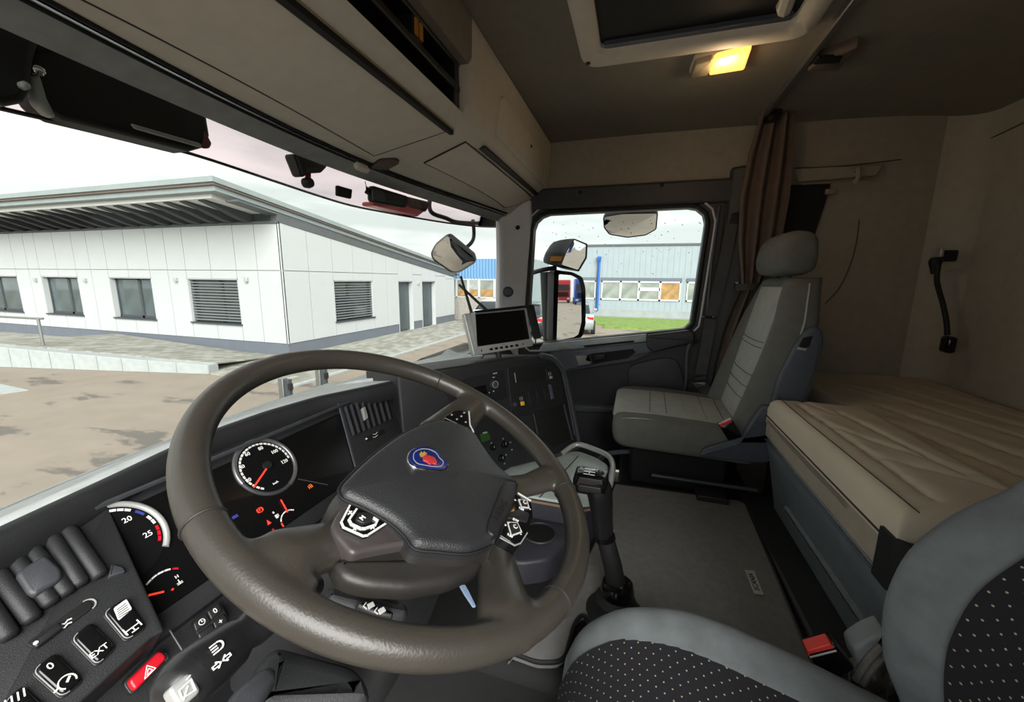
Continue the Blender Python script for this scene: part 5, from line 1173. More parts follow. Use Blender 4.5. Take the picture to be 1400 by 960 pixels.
# steering column
colm = thing('steering_column', W.at(0, 0, -.3), 'black steering column cover below the wheel with a lock switch', 'column')
b = MB(); R = []
for w_, su, sv in ((-.095, .040, .040), (-.13, .065, .070), (-.19, .075, .09), (-.28, .075, .10), (-.42, .07, .10)): R.append([W.at(x, y-.01, w_) for x, y in fillet([(-su, -sv), (su, -sv), (su, sv), (-su, sv)], .03, 4)])
b.rings(R); b.build('column_cover', 'soft_black', colm, smooth=50)
ww = -.085; q = W.pixs([(487, 827), (494, 819), (515, 822), (540, 836), (538, 843), (514, 839)], ww); b = MB(); b.pad(W, fillet(q, .006), -.15, ww, .004); lk = b.build('lock_switch', 'black_plastic', colm)
for px, py in ((507, 828), (522, 835)):
    u, v = W.pix(px, py, ww); b = MB(); b.pad(W, rect(u, v, .006, .0045, -25), ww-.001, ww+.0008); b.stroke(W, [(u-.005, v+.001), (u-.005, v+.005), (u-.001, v+.005)], .001, ww); b.build('lock_icon', 'white_print', lk)
b = MB(); q = W.pixs([(448, 800), (500, 812), (560, 826), (560, 845), (540, 848), (480, 838), (440, 822)], -.10); b.pad(W, fillet(q, .01), -.17, -.095, .012); b.build('adjuster_cover', 'soft_black', colm)
# combination stalk
sp = -.075
def wp(px, py, w_=sp): return W.at(*W.pix(px, py, w_), w_)
sk = thing('indicator_stalk', wp(340, 860), 'black indicator stalk with lamp and wiper symbols below the wheel rim', 'stalk')
b = MB(); path = [wp(430, 800, sp-.02), wp(372, 838), wp(345, 858), wp(332, 868), wp(318, 880), wp(285, 908), wp(262, 926), wp(250, 940)]
b.tube(path, [.010, .0135, .0145, .0125, .0165, .0185, .019, .0175], 18); b.build('stalk_arm', 'lever_black', sk, smooth=60)
b = MB(); b.tube([wp(262, 926), wp(248, 940), wp(236, 955), wp(230, 965)], [.0192, .0185, .016, .010], 18); b.build('stalk_end', 'lever_black', sk, smooth=60)
e_ = (wp(300, 895)-wp(340, 862)).normalized(); up_ = (CAM-wp(300, 895)); up_ = (up_-e_*up_.dot(e_)).normalized(); F = Frame((0, 0, 0), 0, 0); F.o = wp(285, 913); F.u = -e_; F.n = up_; F.v = F.n.cross(F.u)
hh_ = .0178
def sicon(pts, closed=False, wd=.0011, d=0.0): 
    pts = [(x*.6-.003, y*.6) for x, y in pts]; bb = MB(); bb.stroke(F, pts, wd*.8, hh_+d, .0008, closed); return bb.build('stalk_icon', 'white_print', sk)
sicon([(.010+.0045*math.cos(R_(t)), .012+.0045*math.sin(R_(t))) for t in range(-90, 91, 30)])
for k in range(4): sicon([(.008-.0055, .0075+.003*k), (.008, .0075+.003*k)])
sicon([(.006, -.004), (.010, -.0075), (.010, -.0055), (.0145, -.0055), (.0145, -.0025), (.010, -.0025), (.010, -.0005)], True, .0009)
sicon([(.004, -.004), (.000, -.0075), (.000, -.0055), (-.0045, -.0055), (-.0045, -.0025), (.000, -.0025), (.000, -.0005)], True, .0009)
F2_ = Frame((0, 0, 0), 0, 0); F2_.o = wp(240, 954); F2_.u, F2_.v, F2_.n = F.u, F.v, F.n
b = MB(); b.pad(F2_, rect(-.001, 0, .0125, .0145, 0, .003), .008, .0182, .002); eb = b.build('end_button', 'silver', sk)
b = MB(); b.stroke(F2_, [(-.0042, -.0028), (.0028, -.0042), (.0035, .0028), (-.0035, .0021)], .0007, .0183, .0005, True); b.stroke(F2_, [(-.0042, -.0042), (.0007, .0007)], .0007, .0183); b.stroke(F2_, [(.002, .0045), (.004, .005)], .0007, .0183); b.build('wiper_icon', 'white_print', eb)
u, v = F.u, F.v
b = MB(); p = wp(353, 866); 
b.box(F.o-e_*.075+F.n*.0155, (.0012, .006, .001), F); b.build('stalk_mark', 'white_print', sk)
# second stalk tip and lower covers at the left knee
b = MB(); b.tube([wp(370, 918, -.12), wp(362, 930, -.12), wp(335, 962, -.12), wp(320, 985, -.12)], [.004, .009, .012, .012], 12); st2 = tag(b.build('retarder_stalk', 'graphite', smooth=60), 'plain slate stalk tip below the indicator stalk', 'stalk')
b = MB(); b.pad(W, fillet(W.pixs([(352, 900), (380, 872), (500, 905), (520, 960), (330, 990)], -.16), .02), -.26, -.16, .02); b.build('knee_cover', 'soft_black', dash)
# ---------------------------------------------------------------- gear lever
gl_ = thing('gear_lever', rel(-.17, 0, TZ), 'black gear lever with glossy knob standing on the engine tunnel', 'gear lever')
b = MB(); b.lathe(axes(rel(-.17, 0, -.76), (1, 0, 0), (0, 1, 0)), [(.075, 0), (.070, .008), (.048, .018), (.040, .035), (.046, .042), (.036, .052), (.030, .062)], 24); b.build('boot', 'rubber', gl_)
b = MB(); b.lathe(axes(rel(-.17, -.003, -.705), (1, 0, 0), (0, 1, 0)), [(.036, 0), (.038, .012), (.034, .028), (.024, .034)], 20); b.build('collar', 'gloss_black', gl_)
b = MB(); b.tube([rel(-.17, -.004, -.70), rel(-.17, .012, -.63), rel(-.17, .032, -.565)], [.022, .021, .020], 16); b.build('shaft', 'rubber', gl_)
b = MB(); b.tube([rel(-.17, .030, -.572), rel(-.17, .034, -.558)], .0235, 16); b.build('ring', 'gloss_black', gl_)
b = MB(); b.tube(spline([rel(-.17, .034, -.56), rel(-.17, .040, -.52), rel(-.17, .046, -.475), rel(-.17, .055, -.44), rel(-.17, .066, -.424)], 5), [.021, .0215, .022, .0225, .023, .0235, .024, .0245, .0255, .0265, .027, .0275, .028, .028, .027, .026, .0255, .025, .024, .022, .018], 18, sq=1.15); b.build('grip', 'lever_black', gl_, smooth=60)
b = MB(); b.rings([[rel(-.17+x*k, .072+y*k, -.418+z_) for x, y in fillet([(-.030, -.040), (.028, -.040), (.028, .034), (-.030, .034)], .014, 4)] for k, z_ in ((.8, -.040), (1.0, -.030), (1.02, -.012), (.92, 0), (.7, .003))]); kb = b.build('knob', 'gloss_black', gl_, smooth=50)
b = MB()
for x0 in (-.016, -.003, .010): b.bb(-.17+x0-.001, -.17+x0+.001, .060, .084, H-.4152, H-.4142)
b.bb(-.187, -.158, .071, .073, H-.4152, H-.4142); b.build('shift_pattern', 'white_print', kb)
b = MB(); b.pad(axes(rel(-.2005, .068, -.44), (0, -1, 0), (0, 0, 1)), rect(0, 0, .05, .016, 0, .005), -.004, .005, .002); b.build('range_switch', 'black_plastic', kb)

b = MB(); q = [W.at(*W.pix(x, y, -.24), -.24) for x, y in ((625, 797), (631, 796), (640, 812), (649, 831), (646, 831), (634, 813))]; b.prism(q, W.n*.004); tag(b.build('hanging_strip', 'pale_blue', smooth=0), 'narrow pale blue strip hanging in the driver footwell', 'strip')
# ================================================================ floor mat
MZ = -.752
def zp(px, py, z=MZ): p = onZ(px, py, z); return (p.x, p.y)
matp = [zp(840, 662), zp(1018, 686), zp(1060, 785), zp(1104, 893), (-.30, -.39), (-.30, -.06), zp(797, 838), zp(785, 852), zp(771, 906), zp(735, 906), zp(698, 893), (-.36, .20), (-.20, .135), (-.10, .10), (.06, .07), (.40, .034)]
fm = thing('floor_mat', rel(.1, -.1, MZ), 'large charcoal carpet mat with sewn label covering the engine tunnel', 'mat')
FL = axes(rel(0, 0, MZ), (1, 0, 0), (0, 1, 0))
b = MB(); b.pad(FL, fillet(matp, [.01, .03, 0, .02, 0, 0, .03, .02, .03, .01, 0, .02, .02, .02, .02, .01], 4), -.014, .002, .003); b.build('carpet', 'mat_carpet', fm, smooth=40)
k5 = fillet(matp, [.01, .03, 0, .02, 0, 0, .03, .02, .03, .01, 0, .02, .02, .02, .02, .01], 4); ln = [FL.at(x, y, .0) for x, y in k5]; b = MB(); b.tube(ln+ln[:2], .0045, 6, caps=False); b.build('binding', 'rubber', fm)
lb = [onZ(x, y, MZ+.004) for x, y in ((1018, 780), (1031, 781), (1044, 814), (1031, 812))]
b = MB(); b.prism([p for p in lb], (0, 0, .0015)); b.build('label_patch', 'label_grey', fm, smooth=0)
c_ = sum(lb, V())/4; du = (lb[1]+lb[0])/2-(lb[2]+lb[3])/2; F = axes(c_, du, V((0, 0, 1)).cross(du)); text('SCANIA', F, 0, 0, .0018, .0175, 'deep_black', fm, sx=1.0)
b = MB(); b.prism([rel(-.9, -.405, -.775), rel(.52, -.405, -.775), rel(.52, -.53, -.775), rel(-.9, -.53, -.775)], (0, 0, .03)); b.build('step_strip', 'soft_black', flr, bevel=.008)
# ================================================================ bunk
bk = thing('sleeper_bunk', rel(.0, -.85, -1.05), 'sleeper bunk with tan quilted mattress on a dark storage base', 'bed')
def bx(mm, x0, x1, y0, y1, z0, z1): mm.bb(x0, x1, y0, y1, H+z0, H+z1)
b = MB(); b.rings([[rel(x, y, z) for y, z in ((-.445, -.498), (-.442, -.515), (-.455, -.56), (-.495, -.765), (-.53, -1.05), (-.66, -1.05), (-.66, -.498))] for x in (-.30, 0, .3, .432)]); b.build('storage_base', 'bunk_grey', bk, smooth=30, bevel=.006)
b = MB(); bx(b, -1.06, 1.075, -.66, -1.195, -1.05, -.498); b.build('rear_base', 'graphite', bk, smooth=0)
BF = Frame(rel(0, -.470, -.64), -11, 0)
for a_, c2, r_ in (((1075, 694), (1192, 868), .0075), ((1066, 690), (1182, 868), .003), ((1076, 664), (1200, 832), .003)):
    p, q = BF.at(*BF.pix(*a_), .0), BF.at(*BF.pix(*c2), .0); b = MB(); b.tube([p+BF.n*-.002, p.lerp(q, .02)+BF.n*.003, p.lerp(q, .98)+BF.n*.003, q+BF.n*-.002], r_, 8); b.build('pull_rib', 'bunk_grey' if r_ > .004 else 'slate_plastic', bk)
b = MB(); b.tube([rel(-.30, -.441, -.508), rel(-.225, -.441, -.508), rel(.432, -.441, -.508)], .0028, 6); b.build('edge_strip', 'slate_plastic', bk)
# mattress extension between the seats
def mattress(x0, x1, y0, y1, zt_, amp, seed, nx, ny, seams):
    P = []
    for i in range(nx+1):
        row = []
        for j in range(ny+1):
            x = x0+(x1-x0)*i/nx; y = y0+(y1-y0)*j/ny
            ex = min(x-x0, x1-x)/.03; ey = min(abs(y-y0), abs(y1-y))/.03
            e = min(1, ex, ey); ed = math.sqrt(max(0, 1-(1-e)**2))
            z = zt_-.035*(1-ed)
            for (ax0, ay0), (ax1, ay1), dep, wd_ in seams:
                dx, dy = ax1-ax0, ay1-ay0; L = math.hypot(dx, dy); t = max(0, min(1, ((x-ax0)*dx+(y-ay0)*dy)/L/L)); d = math.hypot(x-ax0-dx*t, y-ay0-dy*t)
                z -= dep*math.exp(-(d/(wd_*.6))**2)*(1+.35*math.sin(37*t*L/.3+seed)); z += dep*.3*math.exp(-((d-wd_*2.2)/(wd_*1.8))**2)
            z += amp*(math.sin(x*19+y*31+seed)*math.sin(y*23-x*9+seed*2)+.5*math.sin(x*47-y*39+seed*3))
            row.append(rel(x, y, z))
        P.append(row)
    return P
seams = [((.36, -.50), (-.18, -.52), .006, .012), ((.33, -.585), (-.05, -.64), .006, .012), ((.20, -.50), (-.04, -.655), .004, .010), ((-.0, -.52), (-.10, -.68), .004, .014), ((.42, -.52), (.30, -.56), .004, .009)]
P = mattress(-.25, .437, -.437, -.70, -.366, .0010, 1.3, 120, 60, seams)
b = MB(); b.grid(P, (0, 0, -.05)); b.build('mattress_front', 'mattress', bk, smooth=70)
b = MB(); bx(b, -.25, .434, -.437, -.69, -.497, -.428); b.build('mattress_side', 'mattress_side', bk, bevel=.008)
b = MB(); b.tube([rel(-.25, -.4365, -.428), rel(.436, -.4365, -.428)], .0022, 6); b.build('crease', 'leather_seam', bk)
b = MB(); b.tube([rel(-.245, -.462, -.3635), rel(.2, -.4605, -.364), rel(.430, -.462, -.3635)], .0011, 5); b.build('top_seam', 'leather_seam', bk)
seams = [((.75, -.84), (.10, -1.06), .006, .014), ((.85, -.95), (.25, -1.10), .006, .014), ((.52, -.78), (-.10, -.95), .007, .014), ((.35, -.72), (-.30, -.86), .006, .014), ((.95, -1.06), (.40, -1.14), .004, .012), ((.9, -.75), (.6, -.9), .004, .012)]
P = mattress(-1.06, 1.078, -.655, -1.200, -.386, .0012, 2.1, 170, 70, seams)
b = MB(); b.grid(P, (0, 0, -.11)); b.build('mattress_rear', 'mattress', bk, smooth=70)
# black end bracket at the corner of the front mattress
q = [onZ(x, y, -.43) for x, y in ((1203, 744), (1216, 751), (1248, 760))]
b = MB(); b.prism([rel(-.245, -.434, -.52), rel(-.245, -.434, -.40), rel(-.262, -.440, -.40), rel(-.270, -.60, -.40), rel(-.270, -.60, -.52), rel(-.262, -.44, -.52)], (0, 0, 0.0001)) if False else None
b.rings([[rel(x, y, z) for x, y in ((-.215, -.431), (-.255, -.431), (-.268, -.445), (-.268, -.60), (-.258, -.60), (-.258, -.45), (-.25, -.44), (-.215, -.440))] for z in (-.505, -.412)]); br = b.build('end_bracket', 'rubber', bk)
p = rel(-.269, -.478, -.455); b = MB(); b.lathe(axes(p, (0, -1, 0), (0, 0, 1)), [(.006, -.002), (.006, .002), (.002, .003)], 12); b.build('rivet', 'silver', br)
# ================================================================ passenger seat
ps = thing('passenger_seat', rel(.70, -.2, -1.05), 'grey cloth passenger seat with headrest and slate side cover', 'seat')
def rbox(x0, x1, y0, y1, z0, z1, r, name, m, par, sub=0, seg=4):
    mm = MB(); mm.bb(x0, x1, y0, y1, H+z0, H+z1); return mm.build(name, m, par, bevel=r, bseg=seg, smooth=60)
# cushion: rings across X, profile in Y/Z
def seat_rings(xs_, prof_fn): return [[rel(x, y, z) for y, z in prof_fn(x)] for x in xs_]
def rprof(pts, r, seg=4): return fillet(pts, r, seg)
xs_ = [.452, .458, .475, .505, .525, .56, .70, .84, .875, .895, .925, .942, .948]
def cush(x):
    e = min(x-.452, .948-x); s = min(1, e/.03); s = math.sqrt(max(0, 1-(1-s)**2)); k = .022*(1-s)
    dip = -.012 if .53 < x < .87 else 0.0
    if .50 < x < .53 or .87 < x < .90: dip = -.006
    return rprof([(.045-k, -.615+k), (.060-k, -.50-k), (-.10, -.488+dip-k), (-.42, -.505+dip-k), (-.42, -.625+k)], [.045, .05, .10, .02, .02], 5)
b = MB(); b.rings(seat_rings(xs_, cush)); cz = b.build('cushion', 'seat_cloth_dark', ps, smooth=60)
b = MB(); b.rings([[rel(x, y, z) for y, z in ((.045, -.535), (.0575, -.512), (.05, -.4965), (.02, -.492), (-.10, -.4905), (-.25, -.4955), (-.41, -.508), (-.41, -.53), (0, -.53))] for x in (.535, .70, .865)]); pn = b.build('cushion_panel', 'seat_cloth', ps, smooth=50, bevel=.006)
for y in (-.08, -.14, -.21, -.28, -.34): b = MB(); b.tube([rel(.54, y, -.4905-.014*max(0, (-y-.10)/.3)), rel(.86, y-.01, -.4905-.014*max(0, (-y-.10)/.3))], .0016, 5); b.build('cushion_seam', 'seat_cloth_dark', pn)
for x in (.468, .932): b = MB(); b.tube(spline([rel(x, .04, -.535), rel(x, .02, -.505), rel(x, -.10, -.497), rel(x, -.40, -.513)], 5), .0025, 6); b.build('piping', 'seat_cloth', cz)
# backrest
def lean(z): return -.395-.20*(z+.46)
def back(z):
    t = (z+.52)/.53; wd = .245-.03*max(0, t-.45)-.075*max(0, t-.72)/.28; th = .125-.03*t; bol = .045*max(0, 1-t*.9); y = lean(z)
    cxx = .70
    return [(cxx-wd, y-.03), (cxx-wd+.018, y+bol), (cxx-wd+.065, y+bol*.7), (cxx-wd+.105, y-.003), (cxx, y-.008), (cxx+wd-.105, y-.003), (cxx+wd-.065, y+bol*.7), (cxx+wd-.018, y+bol), (cxx+wd, y-.03), (cxx+wd-.02, y-th), (cxx, y-th-.01), (cxx-wd+.02, y-th)]
R = []
for z in (-.53, -.50, -.44, -.36, -.28, -.20, -.12, -.05, -.01, .008): R.append([rel(p.x, p.y, z) for p in spline([V((x, y, 0)) for x, y in back(z)], 3, closed=True)])
top_ = [rel(.70+(p.x-.70)*.86, p.y-H*0-.012+(lean(.01)-.05-p.y)*.10, .020) for p in R[-1]]; R.append(top_)
b = MB(); b.rings(R); bkst = b.build('backrest', 'seat_cloth_dark', ps, smooth=70)
Rr = []
for z in (-.50, -.42, -.30, -.22, -.14, -.06, -.012):
    y = lean(z); t = (z+.52)/.53; w2 = .142-.02*max(0, t-.6); Rr.append([rel(.70-w2, y-.02, z), rel(.70-w2, y+.006, z), rel(.70-w2*.5, y+.011, z), rel(.70+w2*.5, y+.011, z), rel(.70+w2, y+.006, z), rel(.70+w2, y-.02, z)])
b = MB(); b.rings(Rr); bp2 = b.build('backrest_panel', 'seat_cloth', ps, smooth=60, bevel=.004)
for z in (-.415, -.37, -.325, -.225, -.205): b = MB(); b.tube([rel(.565, lean(z)+.009, z), rel(.63, lean(z)+.0125, z-.004), rel(.77, lean(z)+.0125, z-.004), rel(.835, lean(z)+.009, z)], .0016, 5); b.build('backrest_seam', 'seat_cloth_dark', bp2)
b = MB(); pp_ = [rel(.70-.245+.03*max(0, (z+.52)/.53-.45)+.075*max(0, (z+.52)/.53-.72)/.28-.002, lean(z)-.055, z) for z in (-.45, -.3, -.2, -.12, -.05, .0)]; b.tube(spline(pp_, 4), .003, 6); b.build('piping', 'seat_cloth', bkst)
# headrest
R = []
for x, s in ((.555, .55), (.562, .78), (.580, .94), (.61, 1.0), (.70, 1.02), (.79, 1.0), (.82, .94), (.838, .78), (.845, .55)):
    cy_, cz_ = -.512, .098; pr = [(.055, -.062), (.068, -.02), (.060, .035), (.035, .070), (-.010, .078), (-.045, .062), (-.058, .02), (-.056, -.045), (-.03, -.068), (.02, -.072)]
    R.append([rel(p.x, p.y, p.z) for p in spline([V((x, cy_+a*s, cz_+c*s)) for a, c in pr], 3, closed=True)])
b = MB(); b.rings(R); hr_ = b.build('headrest', 'seat_cloth_dark', ps, smooth=70)
for x in (.64, .76): b = MB(); b.tube([rel(x, -.515, -.02), rel(x, -.513, .05)], .007, 8); b.build('headrest_post', 'rubber', ps)
# side covers (near side)
XC = .445; SF = axes((XC, 0, H), (0, -1, 0), (0, 0, 1))
q = SF.pixs([(1102, 452), (1112, 446), (1124, 449), (1127, 468), (1117, 508), (1100, 560), (1060, 562), (1052, 553), (1064, 515), (1086, 472)]); b = MB(); b.pad(SF, fillet(q, .012, 4), -.06, .004, .010); sc1 = b.build('side_shell', 'slate_plastic', ps)
q = SF.pixs([(1098, 462), (1112, 459), (1107, 474), (1099, 476), (1092, 474)], .006); b = MB(); b.pad(SF, fillet(q, .004), 0, .0048, .001); b.build('belt_slot', 'deep_black', sc1)
q = SF.pixs([(1092, 475), (1104, 477), (1102, 480), (1090, 478)], .01); b = MB(); b.pad(SF, q, .002, .008, .001); b.build('slot_pin', 'silver', sc1)
b = MB(); b.tube([SF.at(*SF.pix(1122, 462, .004), .002), SF.at(*SF.pix(1113, 508, .004), .004), SF.at(*SF.pix(1096, 552, .004), .003)], .0022, 5); b.build('shell_line', 'graphite', sc1)
for q4, nm in (([(955, 623), (962, 612), (1015, 596), (1056, 590), (1062, 628), (1040, 632)], 'base_cover'), ([(1008, 606), (1022, 582), (1040, 555), (1050, 553), (1058, 562), (1056, 606)], 'hinge_cover')):
    b = MB(); b.pad(SF, fillet(SF.pixs(q4), .010, 4), -.05, .010, .006); b.build(nm, 'slate_plastic', ps)
b = MB(); bx(b, .52, .90, -.36, -.02, -.78, -.615); b.build('suspension', 'deep_black', ps, bevel=.01)
b = MB(); bx(b, .49, .93, -.46, .02, -1.05, -.78); b.build('seat_box', 'rubber', ps, bevel=.01)
for (x0, y0), (x1, y1), z, mm in (((.485, .03), (.485, -.40), -.80, 'graphite'), ((.485, .03), (.485, -.40), -.835, 'slate_plastic'), ((.485, -.1), (.485, -.45), -.72, 'graphite')):
    b = MB(); b.tube([rel(x0, y0, z), rel(x1, y1, z)], .008, 8); b.build('slide_rail', mm, ps)
b = MB(); b.tube(spline([rel(.50, .10, -.70), rel(.56, .06, -.69), rel(.60, -.04, -.685), rel(.62, -.20, -.685)], 5), .010, 8); b.build('adjuster_bar', 'slate_plastic', ps)
b = MB(); b.pad(SF.off(.03), rect(.30, -.745, .10, .03, 0, .01), -.05, .012, .004); b.build('adjuster_grip', 'rubber', ps)
# buckle
bu = thing('belt_buckle', SF.at(*SF.pix(1000, 595), .03), 'black seat belt buckle with red button beside the passenger cushion', 'buckle', 'seat belt buckles')
SB = SF.off(.012)
b = MB(); b.pad(SB, fillet(SB.pixs([(982, 581), (1001, 573), (1015, 597), (996, 603)], .012), .003), -.008, .014, .003); b.build('buckle_body', 'gloss_black', bu)
b = MB(); b.pad(SB, fillet(SB.pixs([(984, 580.5), (1000, 574), (1001, 577.5), (985, 584)], .0155), .001), .006, .0155, .001); b.build('release_button', 'belt_red', bu)
# passenger belt
pb = thing('seat_belt', onX(958, 525, 1.0), 'dark passenger seat belt hanging down the belt pillar', 'seat belt')
pts = [onX(1001, 306, 1.0), onX(992, 350, .995), onX(983, 390, .99), onX(972, 436, .985), onX(964, 480, .98), onX(958, 512, .975)]
b = MB(); b.ribbon(spline(pts, 5), (0, 1, .25), .047, .003); b.build('webbing', 'belt_fabric', pb)
b = MB(); b.ribbon([onX(957, 516, .965), onX(962, 530, .965), onX(976, 546, .955)], (0, 1, .4), .047, .003); b.build('lap_webbing', 'belt_fabric', pb)
F = axes(onX(970.5, 434, .978), (0, -1, .0), (0, 0, 1)); b = MB(); b.box(F.o, (.058, .010, .014), F); b.build('belt_stop', 'deep_black', pb, bevel=.003)
for du_ in (-.026, .016): b = MB(); b.box(F.at(du_, .002, .009), (.014, .006, .004), F); b.build('stop_glint', 'chrome', pb, bevel=.001)
F = axes(onX(955, 525, .955), (0, -1, .12), (0, .1, 1)); b = MB(); b.pad(F, fillet([(-.035, .012), (.028, .016), (.030, -.004), (.008, -.020), (-.012, -.018)], .004), -.003, .006, .002); b.build('latch_plate', 'chrome', pb)
b = MB(); b.box(F.at(-.004, .014, .004), (.07, .010, .012), F); b.build('latch_grip', 'deep_black', pb, bevel=.003)
b = MB(); b.prism([onX(1000, 292, 1.035), onX(1009, 290, 1.035), onX(1010, 312, 1.035), onX(994, 316, 1.035)], (-.018, 0, 0)); b.build('belt_guide', 'rubber', pb, bevel=.004)
# ================================================================ curtain
cu_ = thing('curtain', onX(985, 530, 1.0), 'brown gathered curtain tied back behind the passenger seat', 'curtain')
def drape(levels, name, nf, amp, th=.004):
    R = []
    for px, py, X, half, ph in levels:
        c = onX(px, py, X); row = []
        for k in range(41):
            t = k/40*2-1; row.append(c+V((amp*(1-.3*abs(t))*math.sin(nf*math.pi*t+ph)+.02*t, -half*t, 0)))
        R.append(row)
    R2 = []
    for i in range(len(R)-1):
        for s in range(4): R2.append([a.lerp(b_, s/4) for a, b_ in zip(R[i], R[i+1])])
    R2.append(R[-1]); mm = MB(); mm.grid(R2, (th, 0, 0)); return mm.build(name, 'curtain_brown', cu_, smooth=70)
drape([(1073, 108, .93, .045, .2), (1064, 150, .94, .062, .3), (1054, 210, .95, .085, .4), (1045, 270, .96, .095, .5), (1038, 330, .96, .085, .5), (1031, 375, .96, .055, .4), (1028, 392, .96, .045, .3)], 'curtain_upper', 3, .022)
drape([(1028, 392, .96, .045, .3), (1018, 420, .965, .055, .3), (1006, 455, .97, .06, .5), (994, 495, .975, .055, .6), (984, 528, .98, .045, .7)], 'curtain_lower', 2.5, .02)
b = MB(); p = onX(1027, 392, .95); ring = [p+V((.034*math.cos(R_(a)), .066*math.sin(R_(a)), .003*math.sin(R_(2*a)))) for a in range(0, 360, 20)]; b.ribbon(ring+ring[:2], (0, 0, 1), .028, .003); b.build('tie_band', 'leather_seam', cu_)
b = MB(); p = onX(1007, 391, .955); b.box(p, (.012, .014, .034)); b.build('tie_stud', 'silver', cu_, bevel=.003)
b = MB(); p0_, p1_ = onX(1052, 168, .93), onX(1086, 108, .93); b.tube([p0_, p0_.lerp(p1_, .5), p1_], [.022, .020, .014], 8); b.build('heading_tape', 'rubber', cu_)
# ================================================================ driver seat
dsx = -.617
ds = thing('driver_seat', rel(dsx, -.2, -1.05), 'driver seat with dotted black cloth and grey velour bolsters', 'seat')
def nose(y): return 0.0 if y < -.03 else -.30*((y+.03)/.105)**2*.30-.02*((y+.03)/.105)
ysd = [-.50+.02*k for k in range(27)]+[.03, .04, .05, .058, .065, .071, .076, .079, .080]
zb_d = lambda y: {True: 0}.get(True)
def bol_z(y):
    tab = [(-.50, -.635), (-.36, -.588), (-.24, -.552), (-.115, -.528), (-.02, -.548), (.03, -.585), (.06, -.625), (.08, -.68)]
    for k in range(len(tab)-1):
        (a, p), (c, q) = tab[k], tab[k+1]
        if y <= c+1e-9:
            t = (y-a)/(c-a); m0 = (q-tab[k-1][1])/(c-tab[k-1][0]) if k else (q-p)/(c-a); m1 = (tab[k+2][1]-p)/(tab[k+2][0]-a) if k+2 < len(tab) else (q-p)/(c-a); h = c-a
            return (2*t**3-3*t*t+1)*p+(t**3-2*t*t+t)*h*m0+(-2*t**3+3*t*t)*q+(t**3-t*t)*h*m1
    return tab[-1][1]
R = []
for y in ysd:
    z = bol_z(y); R.append([rel(p.x, y, p.z) for p in spline([V((-.372, 0, z-.09)), V((-.362, 0, z-.045)), V((-.372, 0, z-.008)), V((-.395, 0, z+.002)), V((-.425, 0, z-.010)), V((-.450, 0, z-.028)), V((-.452, 0, z-.08)), V((-.42, 0, z-.12))], 3, closed=True)])
b = MB(); b.rings(R); b.build('cushion_bolster', 'velour', ds, smooth=70)
R2 = [[rel(2*dsx-p.x, p.y, p.z-H) for p in r] for r in R]; b = MB(); b.rings(R2); b.build('cushion_bolster', 'velour', ds, smooth=70)
UVS = (rel(dsx, 0, -.56), V((1, 0, 0)), V((0, 1, -.3)).normalized())
R = []
for y in ysd:
    z = bol_z(y)-.020; y2 = y+.004
    R.append([rel(x, y2, z+dz) for x, dz in ((-.81, -.10), (-.805, -.004), (-.76, -.006), (-.70, -.014), (dsx, -.018), (-.53, -.014), (-.47, -.006), (-.430, .006), (-.428, -.10))])
b = MB(); b.rings(R); b.build('cushion_centre', 'dotted_cloth', ds, smooth=70, uv=UVS)
# backrest: bolsters and dotted centre
tabf = [(-.66, -.42), (-.595, -.403), (-.551, -.383), (-.518, -.371), (-.46, -.362), (-.413, -.363), (-.358, -.375), (-.309, -.403), (-.277, -.431), (-.234, -.473), (-.10, -.545), (.05, -.60), (.20, -.645), (.30, -.67)]
tabf = [(p.x, p.y) for p in spline([V((z, y, 0)) for z, y in tabf], 4)]
R = []
for z, y in tabf:
    wv = .0 if z < -.2 else .0
    R.append([rel(p.x, p.y, z) for p in spline([V((-.372, y-.10, 0)), V((-.362, y-.05, 0)), V((-.370, y-.012, 0)), V((-.388, y+.002, 0)), V((-.412, y-.010, 0)), V((-.440, y-.036, 0)), V((-.462, y-.080, 0)), V((-.43, y-.14, 0))], 3, closed=True)])
b = MB(); b.rings(R); b.build('backrest_bolster', 'velour', ds, smooth=70)
R2 = [[rel(2*dsx-p.x, p.y, p.z-H) for p in r] for r in R]; b = MB(); b.rings(R2); b.build('backrest_bolster', 'velour', ds, smooth=70)
R = []
for z, y in tabf:
    R.append([rel(x, y+dy, z) for x, dy in ((-.80, -.14), (-.795, -.045), (-.76, -.06), (dsx, -.075), (-.50, -.062), (-.462, -.045), (-.446, -.032), (-.444, -.14))])
b = MB(); b.rings(R); b.build('backrest_centre', 'dotted_cloth', ds, smooth=70, uv=(rel(dsx, -.45, -.3), V((1, 0, 0)), V((0, -.35, 1)).normalized()))
b = MB(); bx(b, -.80, -.44, -.46, .0, -1.05, -.68); b.build('seat_base', 'rubber', ds, bevel=.02)
b = MB(); bx(b, -.84, -.39, -.46, .03, -.70, -.655); b.build('seat_pan', 'slate_plastic', ds, bevel=.015)
DX = -.345; DF = axes((DX, 0, H), (0, -1, 0), (0, 0, 1))
